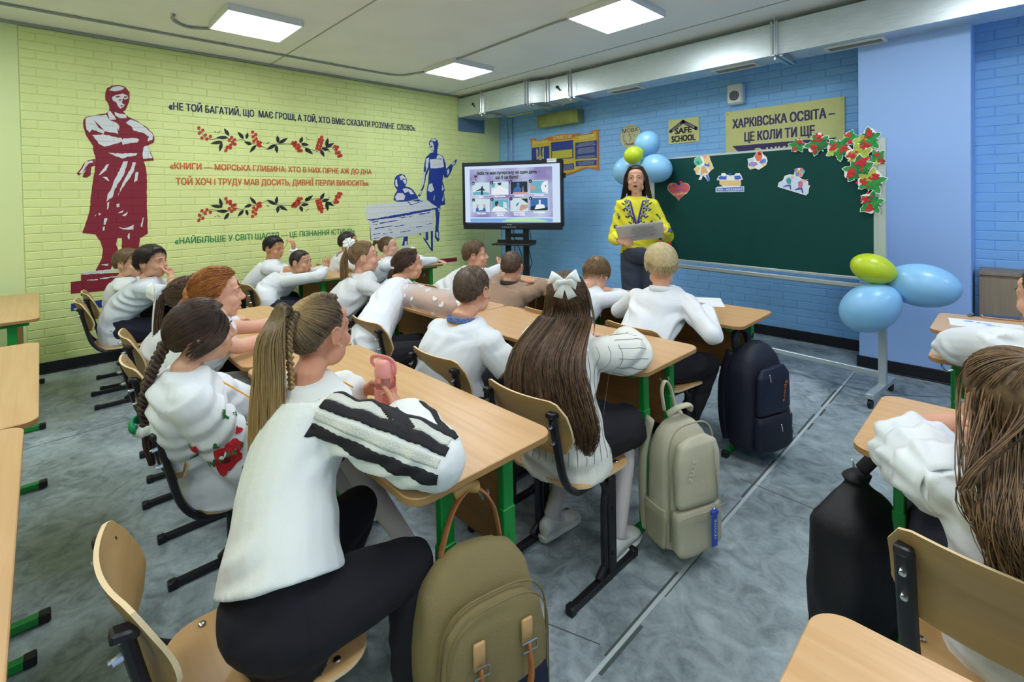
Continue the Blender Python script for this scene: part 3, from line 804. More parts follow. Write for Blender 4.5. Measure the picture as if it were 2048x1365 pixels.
def bundle(mb, secs, n, r, seed=0, wave=.006, pts=14, edge=.55, rt=.35, ragged=.12, a0=0.0, vmax=2):
    """strands running through a list of elliptical sections (centre, x axis*half width, y axis*half depth)"""
    rs = random.Random(seed); C = smoothpath([s[0] for s in secs], 5); A = smoothpath([s[1] for s in secs], 5); B = smoothpath([s[2] for s in secs], 5); K = len(C)
    for i in range(n):
        a = rs.uniform(0, 2*pi); q = math.sqrt(rs.uniform(edge**2, 1)) if rs.random() < .7 else rs.random()
        u = math.cos(a)*q; v = math.sin(a)*q; v = -v if v > vmax else v; ph = rs.uniform(0, 6.28); fq = rs.uniform(1.2, 2.6); end = 1-rs.random()**1.5*ragged
        P = []; al = []
        for k in range(pts):
            t = k/(pts-1)*end; x = t*(K-1); k0 = min(int(x), K-2); f = x-k0
            c = C[k0].lerp(C[k0+1], f); aa = A[k0].lerp(A[k0+1], f); bb = B[k0].lerp(B[k0+1], f)
            w_ = wave*math.sin(ph+fq*t*6.28)*t
            P.append(c+aa*u+bb*v+(aa.normalized() if aa.length > 1e-6 else Vector((1, 0, 0)))*w_); al.append(a0+(1-a0)*t)
        mb.tint = min(1, max(0, rs.gauss(.5, .24)))
        rr = [r*(1 if k < pts*.6 else 1-(1-rt)*(k-pts*.6)/(pts*.4)) for k in range(pts)]
        n0 = len(mb.B); mb.tube(P, rr, 3, cap=False, sq=.7)
        mb.B[n0:] = [al[j//3] for j in range(3*pts)]
def core(mb, secs, f=.8, n=14, along=True):
    C = smoothpath([s[0] for s in secs], 4); A = smoothpath([s[1] for s in secs], 4); B = smoothpath([s[2] for s in secs], 4)
    mb.tint = .25
    mb.loft([[c+a*f*math.cos(2*pi*i/n)+b*f*math.sin(2*pi*i/n) for i in range(n)] for c, a, b in zip(C, A, B)])
def combed(mb, H, knot, elf, n, off=.008, r=.0012, seed=0, azr=(0, 360), jitter=.0015, up_to=1.0):
    """strands lying on the skull from the hairline to a knot direction (az, el)"""
    rs = random.Random(seed); c = math.radians(knot[0]), math.radians(knot[1]); kd = Vector((math.sin(c[0])*math.cos(c[1]), math.cos(c[0])*math.cos(c[1]), math.sin(c[1])))
    for i in range(n):
        az = rs.uniform(*azr); el = elf(az)+rs.uniform(-1, 4)+ (rs.random()**2)*60
        a = math.radians(az); e = math.radians(min(el, 85)); d = Vector((math.sin(a)*math.cos(e), math.cos(a)*math.cos(e), math.sin(e)))
        if d.angle(kd) < .12: continue
        mb.tint = min(1, max(0, rs.gauss(.5, .22))); o = off+rs.uniform(-jitter, jitter)
        N_ = 8; P = [H.dirp(d.slerp(kd, t*up_to).normalized(), o-.003*(t == 0)) for t in [q/(N_-1) for q in range(N_)]]
        mb.tube(P, r*H.k, 3, cap=False)
def braid(mb, path, w, d, turns, n=60, taper=.55, xdir=None):
    C = smoothpath(path, 8); K = len(C)
    def at(t):
        x = t*(K-1); k = min(int(x), K-2); return C[k].lerp(C[k+1], x-k)
    for j in range(3):
        P = []; R = []
        for q in range(n):
            t = q/(n-1); c = at(t); tg = (at(min(1, t+.02))-at(max(0, t-.02))).normalized()
            x = Vector(xdir) if xdir is not None else Vector((1, 0, 0)); x = (x-tg*x.dot(tg)).normalized(); y = tg.cross(x)
            s = 1-taper*t; ph = 2*pi*(turns*t+j/3)
            P.append(c+x*w*s*math.sin(ph)+y*d*s*math.sin(2*ph)); R.append(w*s*(.62+.1*math.cos(2*ph)))
        mb.tint = .3+.2*j; mb.tube(P, R, 8, cap=True, sq=.9)
        rs = random.Random(j)
        for q in range(14):   # fine strands on each lock
            a = rs.uniform(0, 6.28); mb.tint = rs.random(); PP = []
            for i in range(0, n, 2):
                tg = (P[min(i+1, n-1)]-P[max(i-1, 0)]).normalized(); xx = tg.orthogonal().normalized(); yy = tg.cross(xx)
                PP.append(P[i]+(xx*math.cos(a+i*.03)+yy*math.sin(a+i*.03))*R[i]*.98)
            mb.tube(PP, .0012, 3, cap=False)
# ---------------------------------------------------------------- person builder
def person(label, hip, head, yaw=0, pitch=0, roll=0, byaw=None, k=1.0, bk=None, sk='#d9a68b', top='tee', topm=None, arms=None, legs=None, low='trousers', lowm=None, shoem=None,
           shw=.138, vox=.0055, mouth=0, eyes=True, browc='#4a3626', neck=None, amp=.005, hem=.03, slouch=.04, tw=1.0, chest=None, fold_s=(9, 9, 5), t0=0, flare=0, hands=None, name='person', stand=False, seed=0, sleeve=None, lowlen=1.0, collar=None):
    """hip: pelvis centre; head: skull centre (world). arms: [(elbow, wrist, finger dir, back-of-hand normal, curl)] left then right"""
    bk = bk or k; hip = Vector(hip); head = Vector(head); byaw = yaw*.5 if byaw is None else byaw
    bx, bf, bu = up_frame(byaw); H = Head(head, yaw, pitch, roll, k)
    S = Vector(chest)+Vector((0, 0, .018)) if chest is not None else head-Vector((0, 0, .162*bk))-bf*.035*bk     # between the shoulders
    NB = S+Vector((0, 0, .045*bk))+(head-S)*.05
    mid = hip.lerp(S, .5)-bf*slouch*bk
    spine = smoothpath([hip-Vector((0, 0, .07)), hip+Vector((0, 0, .05*bk))-bf*.01, mid, S-Vector((0, 0, .03*bk)), NB], 5)
    M = len(spine)
    def sec(t): x = t*(M-1); q = min(int(x), M-2); return spine[q].lerp(spine[q+1], x-q)
    A = np.interp(np.linspace(0, 1, 13), [0, .2, .45, .7, .84, .93, 1], [.152, .150, .134, .146, .138, .092, .058])*bk*tw
    B = np.interp(np.linspace(0, 1, 13), [0, .2, .45, .7, .84, .93, 1], [.12, .118, .102, .105, .088, .068, .055])*bk*(.4+.6*tw)
    def torso(mb, grow, t0=0.0):
        rings = []
        for i, t in enumerate(np.linspace(0, 1, 13)):
            if t < t0-1e-6: continue
            c = sec(t); tg = (sec(min(1, t+.05))-sec(max(0, t-.05))).normalized(); y = (bf-tg*bf.dot(tg)).normalized(); x = y.cross(tg)
            a = A[i]+grow; b = B[i]+grow; n = 20; ring = []
            for q in range(n):
                an = 2*pi*q/n; cs, sn = math.cos(an), math.sin(an)
                ring.append(c+x*(a*math.copysign(abs(cs)**.85, cs))+y*(b*math.copysign(abs(sn)**.85, sn)))
            rings.append(ring)
        mb.loft(rings)
    sh = [S+bx*(sx*shw*bk*(.5+.5*tw))-Vector((0, 0, .026*bk)) for sx in (-1, 1)]
    if arms is None:
        arms = []
        for i, sx in enumerate((-1, 1)):
            el = S+bx*sx*.22*bk+bf*.12*bk; el.z = max(.80, S.z-.24*bk); wr = el+bf*.13-bx*sx*.15; wr.z = .80
            arms.append((el, wr, None, None, .4))
    LEN = []
    body = MB(); head_blobs(body, H, mouth)
    nk = neck or 1.0
    body.tube([H.P(0, -.03, -.02), H.P(0, -.025, -.075), NB+Vector((0, 0, .01)), S-Vector((0, 0, .03))], [.046*k*nk, .043*k*nk, .045*bk*nk, .05*bk], 14)
    torso(body, -.022, .40); body.tube([hip-Vector((0, 0, .02)), sec(.2), sec(.5)], [.10*bk*tw, .085*bk*tw, .08*bk*tw], 14)
    for i, sx in enumerate((-1, 1)):
        el, wr, fd, nm, curl = arms[i]; el = Vector(el); wr = Vector(wr); J = sh[i]; arms[i] = (el, wr, fd, nm, curl)
        body.tube([S+bx*sx*.05, J, J.lerp(el, .35), el], [.036*bk, .037*bk, .040*bk*tw, .034*bk], 12); body.ell(el, (.034*bk,)*3, None, 12, 8)
        body.tube([el, el.lerp(wr, .35), wr], [.035*bk, .037*bk*(.5+.5*tw), .0235*bk], 12)
        d = Vector(fd) if fd is not None else (wr-el).normalized()
        hand_blobs(body, wr, d, nm if nm is not None else (0, 0, 1), sx, bk*.98, curl)
    if legs is None:
        legs = []
        for sx in (-1, 1):
            kn = hip+bx*sx*.10*bk+bf*.38*bk; kn.z = .5*(.3+.7*bk) if not stand else hip.z-.4; an = kn-bf*.05; an.z = .09; legs.append((kn, an, bf))
    for i, sx in enumerate((-1, 1)):
        kn, an, ft = legs[i]; kn = Vector(kn); an = Vector(an); ft = Vector(ft); legs[i] = (kn, an, ft)
        hj = hip+bx*sx*.075*bk
        body.tube([hj, hj.lerp(kn, .5), kn], [.068*bk, .06*bk, .047*bk], 12); body.ell(kn, (.045*bk,)*3, None, 12, 8)
        body.tube([kn, kn.lerp(an, .35), an], [.046*bk, .046*bk, .030*bk], 12)
        body.tube([an+Vector((0, 0, -.01)), an+ft*.06+Vector((0, 0, -.045)), an+ft*.13+Vector((0, 0, -.06))], [(.03*bk, .03*bk), (.03*bk, .024*bk), (.026*bk, .014*bk)], 10)
    body = remesh(body, vox, 2)
    mk = lip_mask(H, body.co)
    body.M = [1 if mk[f[0]] and mk[f[2]] else 0 for f in body.F]
    base = Vector((hip.x, hip.y, 0)); body.V = [tuple(v) for v in (body.co-np.array(base)).tolist()]
    ob = body.build(name, [skin(sk), LIP], angle=180); ob.location = base
    tag(ob, label, 'person')
    # clothes
    topm = topm or WHITE; cl = MB(); torso(cl, .008, t0)
    if t0 > 0:
        i0 = int(math.ceil(t0*12)); tt = i0/12; cl.tube([sec(max(0, tt-.07)), sec(tt), sec(tt+.2)], [(A[i0]+.012+flare, B[i0]+.012+flare), (A[i0]+.009+flare*.6, B[i0]+.009+flare*.6), (A[i0+2]+.003, B[i0+2]+.003)], 20, up=-bf)
    else: cl.tube([sec(.0)-Vector((0, 0, hem)), sec(.12), sec(.3)], [((A[0]+.010+flare), (B[0]+.010+flare)), ((A[1]+.008+flare*.8), (B[1]+.008+flare*.8)), ((A[3]+.004), (B[3]+.004))], 20, up=-bf)
    for i, sx in enumerate((-1, 1)):
        el, wr = arms[i][0], arms[i][1]; J = sh[i]
        cl.ell(J, (.060*bk*(.6+.4*tw), .062*bk, .060*bk), basis(bx, bf, bu), 14, 10)
        st = sleeve or {'tee': 'short', 'shirt': 'long', 'puff': 'puff', 'none': 'none'}[top]
        dirn = (el-J)
        if st == 'short':
            cl.tube([J-dirn*.15, J, J+dirn*.3, J+dirn*.66], [.05*bk, .058*bk*tw, .058*bk*tw, .060*bk*tw], 14)
        elif st == 'cap': cl.tube([J-dirn*.15, J, J+dirn*.35], [.05*bk, .056*bk, .056*bk], 14)
        elif st == 'long':
            cl.tube([J-dirn*.1, J, J.lerp(el, .5), el], [.05*bk, .058*bk, .053*bk, .052*bk], 14); cl.ell(el, (.052*bk,)*3, None, 12, 9)
            cl.tube([el, el.lerp(wr, .4), el.lerp(wr, .8), wr+(wr-el).normalized()*.005], [.052*bk, .050*bk, .042*bk, .034*bk], 14)
        elif st == 'puff':
            cl.tube([J-dirn*.12, J, J.lerp(el, .35), J.lerp(el, .75), el], [.055*bk, .066*bk, .077*bk, .082*bk, .078*bk], 16); cl.ell(el, (.08*bk, .08*bk, .07*bk), None, 14, 10)
            cl.tube([el, el.lerp(wr, .35), el.lerp(wr, .7), el.lerp(wr, .92), wr], [.08*bk, .085*bk, .076*bk, .05*bk, .032*bk], 16)
    clf = remesh(cl, max(vox, .006), 5, .5, folds(amp, seed, fold_s))
    to = clf.build('shirt' if top in ('tee', 'shirt') else 'blouse', topm, ob, angle=180)
    if collar:
        m = MB(); pts = [NB+Vector((0, 0, -.012))+bx*(.056*bk*math.cos(t))*nk+bf*(.056*bk*math.sin(t)-.004)*nk+Vector((0, 0, -.012*math.sin(t)+.006)) for t in np.linspace(0, 2*pi, 25)]
        m.tube(pts, [(.006*bk, .016*bk)]*25, 8, up=(0, 0, 1), cap=False); m.build('collar', collar, ob, angle=180)
    lowm = lowm or NAVYC; lo = MB(); e_ = .004 if low == 'trousers' else -.012
    lo.tube([hip-Vector((0, 0, .03)), sec(.12), sec(.40)], [(A[0]+e_, B[0]+e_), (A[1]+e_-.001, B[1]+e_-.001), (A[4]-.008+e_, B[4]-.008+e_)], 18, up=-bf)
    lo.ell(hip+Vector((0, 0, -.0)), ((.160 if low == 'trousers' else .142)*bk*tw, (.145 if low == 'trousers' else .120)*bk, (.105 if low == 'trousers' else .085)*bk), basis(bx, bf, bu), 18, 12)
    for i, sx in enumerate((-1, 1)):
        kn, an, ft = legs[i]; hj = hip+bx*sx*.072*bk
        if low == 'trousers':
            lo.tube([hj, hj.lerp(kn, .5), kn], [.096*bk, .084*bk, .063*bk], 14); lo.ell(kn, (.060*bk,)*3, None, 12, 9)
            lo.tube([kn, kn.lerp(an, .4), an.lerp(kn, .02)], [.060*bk, .058*bk, .048*bk], 14)
        else:
            e = kn.lerp(hj, .0) if lowlen >= 1 else hj.lerp(kn, lowlen)
            lo.tube([hj, hj.lerp(e, .5)+bx*sx*.01, e, e+bf*.03-Vector((0, 0, .04))], [.088*bk, .09*bk, .092*bk, .085*bk], 14)
    if low == 'skirt':
        mm = (legs[0][0]+legs[1][0])/2; lo.tube([hip, hip.lerp(mm, .5), hip.lerp(mm, .95)], [(.12*bk, .08*bk), (.13*bk, .08*bk), (.14*bk, .08*bk)], 16, up=(0, 0, 1))
    lf = remesh(lo, .007, 4, .5, folds(.004, seed+5)); lf.build('trousers' if low == 'trousers' else 'skirt', lowm, ob, angle=180)
    if low == 'skirt':
        for i in (0, 1):
            kn, an, ft = legs[i]; m = MB(); m.tube([hip.lerp(kn, .6), kn, kn.lerp(an, .35), an, an+ft*.05-Vector((0, 0, .03))], [.062*bk, .05*bk, .049*bk, .034*bk, .034*bk], 14); remesh(m, .007, 3).build('stocking', TIGHT, ob, angle=180)
    for i in (0, 1):
        kn, an, ft = legs[i]; shoe(ob, an, ft, bk, shoem or BLKP)
    if eyes:
        for sx in (-1, 1):
            m = MB(); c = H.P(sx*.030, .0722, .0025); n0 = 0
            m.ell(c, (.0098*k,)*3, basis(H.x, -H.u, H.f), 16, 14)
            mi = []
            for fi, f in enumerate(m.F):
                cc = sum((Vector(m.V[q]) for q in f), Vector())/len(f)-c; dd = cc.normalized().dot(H.f); mi.append(2 if dd > .90 else 1 if dd > .70 else 0)
            m.M = mi; m.build('eye', [EYEW, IRIS, PUP], ob)
            m = MB(); m.tube([H.P(sx*.014, .0875, .020), H.P(sx*.028, .0875, .025), H.P(sx*.046, .077, .021)], [.0026*k, .003*k, .0014*k], 6); m.build('eyebrow', mat('brow_'+browc.strip('#'), browc, rough=.8), ob)
    return ob, H, dict(S=S, NB=NB, bx=bx, bf=bf, sh=sh, arms=arms, sec=sec, hip=hip, A=A, B=B, cl=clf, H=H)
def shoe(ob, an, ft, bk, m_, sole=None):
    f = Vector((ft[0], ft[1], 0)).normalized(); x = Vector((f.y, -f.x, 0)); a = Vector(an); z0 = a.z-.09; k = bk
    def ring(y, w_, z1, zb, n=12):
        c = a+f*y*k; out = []
        for i in range(n):
            t = 2*pi*i/n; s_ = math.sin(t); out.append(Vector((c.x, c.y, 0))+x*(w_*k*math.cos(t))+Vector((0, 0, z0+zb+(z1-zb)*(.5+.5*s_ if s_ > 0 else .5+.5*s_)*k)))
        return out
    m = MB(); m.loft([ring(-.055, .012, .06, .02), ring(-.05, .028, .085, .02), ring(-.02, .034, .10, .02), ring(.02, .035, .095, .02), ring(.06, .037, .075, .02), ring(.11, .04, .055, .02), ring(.145, .036, .045, .02), ring(.165, .018, .035, .02)])
    r = remesh(m, .006, 3); so = r.build('shoe', m_, ob, angle=180)
    m = MB(); m.loft([ring(-.062, .012, .024, 0), ring(-.055, .03, .026, 0), ring(0, .037, .026, 0), ring(.06, .039, .026, 0), ring(.11, .043, .026, 0), ring(.15, .038, .026, 0), ring(.172, .02, .024, 0)])
    m.build('sole', sole or mat('pale_sole', '#cfcfca', rough=.7) if m_ in (SNEAK, SNEAKB) else BLKP, so)
def boy_hair(ob, H, dark, light, top=.016, side=.006, n=1400, L=.03, seed=1, elf=elf_boy, lift=.35, down=.5, name=None, spike=0, r=.0011, sweep=0, crown=(175, 62)):
    m_ = mat_tint('hair_'+dark.strip('#')+light.strip('#'), dark, light)
    def th(az, el): return side+(top-side)*min(1, max(0, (el-8)/38))
    mb = MB(); hair_shell(mb, H, th, elf, .0025, seed); fur(mb, H, n, elf, lambda a, e: th(a, e)+.001, L, lift, crown, r, seed, down, sweep)
    return mb.build('hair', m_, ob, angle=180, attrs=True), m_
def lanyard(ob, pts, m_, r=.0028, name='lanyard'):
    m = MB(); m.tube(smoothpath(pts, 5), [(r*1.7, r*.8)]*(5*(len(pts)-1)+1), 6); return m.build(name, m_, ob, angle=180)
YELL = mat('yellow_cord', '#e2a01e', rough=.6)
def bow(ob, c, x, u, f, sc, m_, name='bow', tails=2):
    """ribbon bow: loops spread along x, tails down -u, f is outwards"""
    c = Vector(c); m = MB()
    for sx in (-1, 1):
        for (ang, L, wd) in ((.35, .075, .034), (-.25, .06, .03)):
            d = (x*sx*math.cos(ang)+u*math.sin(ang)).normalized(); s_ = (u*math.cos(ang)-x*sx*math.sin(ang)); rings = []
            for t in np.linspace(0, 1, 8):
                w_ = wd*sc*(.2+.9*t-.1*t*t); th = .02*sc*math.sin(pi*min(1, t*1.02))+.002; cc = c+d*(L*sc*t)+f*(.012*sc+.012*sc*math.sin(pi*t))
                rings.append([cc+s_*(w_*math.cos(2*pi*q/10))+f*(th*math.sin(2*pi*q/10)) for q in range(10)])
            m.loft(rings)
    for i in range(tails):
        sx = -1 if i == 0 else 1; d = (-u+x*sx*.45).normalized(); s_ = x*.9+u*sx*.3; L = .085*sc
        P = []
        for t in np.linspace(0, 1, 6):
            cc = c+d*L*t+f*(.012*sc*math.sin(3*t)+.006); w_ = .012*sc*(1+t); P.append((cc-s_*w_, cc+s_*w_))
        vs = []; 
        for lft, rgt in P: vs += [lft, rgt, rgt+f*.0015, lft+f*.0015]
        fs = []
        for q in range(5):
            a = q*4
            for j in range(4): fs.append((a+j, a+(j+1) % 4, a+4+(j+1) % 4, a+4+j))
        fs += [(3, 2, 1, 0), (20, 21, 22, 23)]; m.add(vs, fs)
    m.ell(c+f*.014*sc, (.013*sc, .013*sc, .014*sc), None, 10, 8)
    return m.build(name, m_, ob, angle=60)
# ---------------------------------------------------------------- the people
TEA = Vector((-2.42, 3.8, 0))
def look(p, at=TEA): return math.degrees(math.atan2(at[0]-p[0], at[1]-p[1]))
def surf_tool(clf, J, E, ref=(0, 0, 1)):
    """point on the sleeve at (t along J-E, angle around it; 0 = up, + towards the back/outside)"""
    bv = BVHTree.FromPolygons([Vector(v) for v in clf.V], clf.F); J = Vector(J); E = Vector(E); a = (E-J).normalized()
    u = Vector(ref); u = (u-a*u.dot(a)).normalized(); w_ = a.cross(u)
    def at(t, th, off=.003):
        c = J.lerp(E, t); d = u*math.cos(th)+w_*math.sin(th); h = bv.ray_cast(c+d*.3, -d, .3)
        if h[0] is None: return c+d*.06, d
        return h[0]+h[1]*off, h[1]
    return at
def lace(at, th, w_, t0, t1, n=60, scallop=.18, off=.0035):
    m = MB(); rows = []
    for i in range(n+1):
        t = t0+(t1-t0)*i/n; s_ = 1+scallop*abs(math.sin(i*.9))
        th_ = th(t) if callable(th) else th
        rows.append([at(t, th_+w_*s_*q, off)[0] for q in (-1, -.5, 0, .5, 1)]+[at(t, th_+w_*s_*q, off-.003)[0] for q in (1, -1)])
    m.loft([r for r in rows]); return m
def blot(at, t, th, r, m, n=14, wob=.2, asp=1.0, seed=0, off=.004, tl=.3, tr=.09):
    """embroidered patch: wavy disc lying on the cloth (t scaled by length tl, angle by radius tr)"""
    rs = random.Random(seed); ph = rs.random()*6; c = at(t, th, off)[0]; ring = []
    for i in range(n):
        a = 2*pi*i/n; q = r*(1+wob*math.sin(3*a+ph)+wob*.5*math.sin(5*a)); ring.append(at(t+q*math.cos(a)*asp/tl, th+q*math.sin(a)/tr, off)[0])
    m.add([c]+ring, [(0, 1+i, 1+(i+1) % n) for i in range(n)])
def arm(e, w_, d=None, n=None, c=.45): return (Vector(e), Vector(w_), d, n, c)
BLK = mat('black_lace', '#15131a', rough=.8); LACEW = mat('cream_lace', '#dfe0d6', rough=.9, bump=.8, bscale=220)
def back_hit(q, z, x=0.0, off=.02):
    if 'bv' not in q: q['bv'] = BVHTree.FromPolygons([Vector(v) for v in q['cl'].V], q['cl'].F)
    c = q['hip'].lerp(q['S'], min(1.1, (z-q['hip'].z)/(q['S'].z-q['hip'].z))); c = Vector((c.x, c.y, z))+q['bx']*x
    h = q['bv'].ray_cast(c-q['bf']*.5, q['bf'], .7)
    return (h[0] if h[0] is not None else c-q['bf']*.1)-q['bf']*off
def back_secs(q, rows): return [(back_hit(q, z, x, b), q['bx']*a, q['bf']*b) for z, x, a, b in rows]
# --- girl with the long ponytail, nearest
hd = atd(640, 664, 1.47)
o7, H7, q7 = person('girl in white blouse with black lace stripes and long ponytail, holding the pink bottle', (-1.21, .40, .535), hd, yaw=-20, pitch=3, byaw=-4, k=.98, bk=1.0, tw=1.0, top='puff', topm=WHITE2, sk='#cf9273', chest=hd+Vector((.045, -.06, -.185)), t0=.27, flare=.016, slouch=.03, amp=.005, vox=.0045,
    arms=[arm((-1.66, .68, .81), (-1.575, .80, .835), (.75, .5, .1), (-.55, .6, .5), .75), arm((-1.02, .70, .835), (-1.33, .775, .84), (-.75, .5, .15), (.75, .5, .4), .75)],
    legs=[((-1.44, .70, .53), (-1.50, .56, .10), (-.1, 1, 0)), ((-1.12, .69, .53), (-1.08, .66, .10), (.1, 1, 0))], lowm=BLACKC, fold_s=(7, 7, 4), seed=3)
hm = mat_tint('hair_ponytail', '#2e2620', '#8a7454', tip='#b59461')
mb = MB(); hair_shell(mb, H7, lambda a, e: .006, elf_girl, .001, 2); knot = (188, 40)
combed(mb, H7, knot, elf_girl, 1500, .007, .0011, 4)
kp = H7.scalp(188, 40, .012); bx, bf = q7['bx'], q7['bf']; bk_ = -H7.f
secs = [(kp, H7.x*.016, H7.u*.016), (kp+bk_*.035+Vector((0, 0, .012)), H7.x*.024, H7.u*.022), (kp+bk_*.066+Vector((0, 0, -.05)), H7.x*.040, H7.f*.030), (kp+bk_*.075+Vector((0, 0, -.15)), H7.x*.052, H7.f*.030), (kp+bk_*.085+Vector((-.004, 0, -.27)), H7.x*.060, H7.f*.028), (kp+bk_*.095+Vector((-.008, 0, -.40)), H7.x*.058, H7.f*.02)]
core(mb, secs, .8); bundle(mb, secs, 900, .0016, 5, .004, 16, ragged=.12)
braid(mb, [H7.scalp(50, 52, .010), H7.scalp(95, 72, .011), H7.scalp(150, 62, .012), kp+H7.x*.022], .011, .006, 7, 60, .1, xdir=H7.u)
braid(mb, [kp+H7.x*.020, kp+H7.x*.032+bk_*.035+Vector((0, 0, -.05)), kp+H7.x*.036+bk_*.035+Vector((0, 0, -.16)), kp+H7.x*.032+bk_*.03+Vector((0, 0, -.24))], .010, .007, 7, 60, .45, xdir=H7.x)
mb.build('hair', hm, o7, angle=180, attrs=True)
m = MB(); m.ell(H7.P(.088, -.004, -.034), (.0035,)*3, None, 10, 8); m.build('earring', STEEL, o7)
lanyard(o7, [H7.P(-.03, .035, -.10), H7.P(.02, -.045, -.118), H7.P(.05, -.03, -.128), H7.P(.066, .01, -.15), H7.P(.06, .06, -.19)], YELL, .0022)
J, E_ = q7['sh'][1], q7['arms'][1][0]; at = surf_tool(q7['cl'], J, E_)
for th in (-.35, .55, 1.5):
    lace(at, th, .17, -.05, 1.12).build('lace_stripe', BLK, o7, angle=180)
for th, w_ in ((.1, .22), (1.02, .14)):
    lace(at, th, w_, -.05, 1.1, scallop=.08, off=.0025).build('lace_band', LACEW, o7, angle=180)
at2 = surf_tool(q7['cl'], E_, q7['arms'][1][1])
for th in (-.6, .5): lace(at2, th, .13, .05, .6).build('lace_stripe', BLK, o7, angle=180)
# --- girl with the poppy sleeves
hd = atd(405, 664, 1.72)
o6, H6, q6 = person('girl with dark braid in white blouse embroidered with red poppies', (-2.05, .47, .53), hd, yaw=2, pitch=2, byaw=2, k=.98, bk=.98, topm=WHITE, top='shirt', sk='#d2a185', chest=hd+Vector((.02, -.06, -.185)), vox=.005, hem=.02, sleeve='puff', flare=.028,
    arms=[arm((-2.22, .62, .62), (-2.12, .78, .70)), arm((-1.83, .50, .585), (-1.93, .72, .67), (-.4, .9, .1), (.3, .2, 1), .4)],
    legs=[((-2.15, .86, .5), (-2.1, 1.0, .11), (.3, .9, 0)), ((-1.95, .86, .5), (-1.62, 1.02, .11), (.75, .65, 0))], low='skirt', lowm=BLACKC, shoem=SNEAKB, seed=4, amp=.007)
hm6 = mat_tint('hair_dark_brown', '#1d1513', '#5e463a')
mb = MB(); hair_shell(mb, H6, lambda a, e: .014, elf_girl, .003, 6); combed(mb, H6, (185, -22), elf_girl, 1500, .0155, .0011, 6)
k6 = H6.scalp(185, -22, .01)
secs = [(H6.P(.045, .035, .075), H6.x*.02, H6.f*.02), (H6.P(.078, .045, .03), H6.u*.03, H6.f*.025), (H6.P(.088, .02, -.015), H6.u*.025, H6.f*.03), (H6.P(.075, -.05, -.05), H6.u*.03, H6.f*.02)]
bundle(mb, secs, 220, .0014, 3, .003, 12)
bp = [k6, k6-H6.f*.03-Vector((0, 0, .06)), k6-H6.f*.055-Vector((.0, 0, .13)), k6-H6.f*.07-Vector((.0, 0, .20)), k6-H6.f*.06-Vector((0, 0, .27))]
braid(mb, bp, .016, .012, 6, 80, .3, xdir=H6.x)
e6 = bp[-1]; secs = [(e6, H6.x*.014, H6.f*.012), (e6+Vector((.01, 0, -.05)), H6.x*.02, H6.f*.014), (e6+Vector((.02, .01, -.12)), H6.x*.012, H6.f*.01)]
core(mb, secs, .7); bundle(mb, secs, 150, .0014, 9, .003); mb.build('hair', hm6, o6, angle=180, attrs=True)
m = MB(); rs = random.Random(2)
for i in range(12):
    a = 2*pi*i/12; m.ell(e6+(H6.x*math.cos(a)+H6.f*math.sin(a))*.028-Vector((0, 0, .004*(i % 2))), (.013, .013, .017), None, 10, 8)
remesh(m, .004, 2).build('scrunchie', mat('scrunchie_white', '#d5dbd2', rough=.8, bump=.3), o6, angle=180)
m = MB(); m.tube(smoothpath([e6+H6.x*.03*math.cos(a)+H6.f*.03*math.sin(a)-H6.f*.01+Vector((0, 0, .02+.01*math.sin(a*2))) for a in np.linspace(2.2, 5.6, 9)], 3), [(.008, .016)]*25, 8); m.build('ribbon', mat('green_ribbon', '#0c8a58', rough=.5), o6, angle=180)
lanyard(o6, [H6.P(-.02, -.05, -.118), H6.P(.045, -.04, -.128), H6.P(.06, .03, -.17), H6.P(.06, .13, -.27), H6.P(.03, .19, -.36)], YELL, .0026)
J, E_ = q6['sh'][1], q6['arms'][1][0]; at = surf_tool(q6['cl'], J, E_, q6['bx'])
RED = mat('poppy_red', '#c01f2b', rough=.8, var=.25, vscale=60); DRED = mat('poppy_dark', '#6d1420', rough=.8); LEAFG = mat('embroidery_green', '#2f7a3a', rough=.8, var=.3, vscale=80)
def poppy(at, t, th, sc_, ob, nm='embroidery'):
    m = MB(); rs = random.Random(3)
    m.mi = 1
    for i in range(22): blot(at, t+rs.gauss(0, .16)*sc_, th+rs.gauss(0, .75)*sc_, rs.uniform(.004, .010)*sc_, m, 9, .35, rs.uniform(.6, 2), i, .003)
    m.mi = 0
    for i, (dt, dh, r) in enumerate(((0, 0, .034), (-.05, -.35, .02), (.05, .3, .022), (-.2, .6, .014), (.2, -.6, .012), (-.12, -.8, .012))): blot(at, t+dt*sc_, th+dh*sc_, r*sc_, m, 16, .15, 1, i, .0042+.0004*i)
    m.mi = 2; blot(at, t, th, .010*sc_, m, 10, .2, 1, 9, .0075)
    m.build(nm, [RED, LEAFG, DRED], ob, angle=180)
poppy(at, .62, .35, 1.25, o6)
at2 = surf_tool(q6['cl'], E_, q6['arms'][1][1])
# --- red-haired girl
hd = atd(438, 588, 2.33)
o5, H5, q5 = person('red-haired girl in a sleeveless white top stretching both arms over the table', (-2.80, .50, .53), hd, yaw=16, pitch=2, byaw=12, k=1.0, topm=WHITE, top='none', sleeve='none', sk='#e0ab93', browc='#a0683c', mouth=.5, low='skirt', lowm=WHITE,
    arms=[arm(atz(505, 655, .82), atz(585, 640, .80), (.5, .8, 0)), arm(atz(478, 694, .82), atz(560, 672, .80), (.7, .6, 0), None, .5)])
mb = MB(); hair_shell(mb, H5, lambda a, e: .020, elf_girl, .007, 8, flow=(9, 18)); combed(mb, H5, (180, -15), elf_girl, 1300, .022, .0012, 8, jitter=.006)
k5 = H5.scalp(180, -15, .01); m = mb
for i in range(7):
    a = 2*pi*i/7; c = k5+H5.x*.03*math.cos(a)+H5.u*.03*math.sin(a)-H5.f*.012; mb.tint = .4+.1*(i % 3); mb.ell(c, (.024, .02, .024), None, 12, 8)
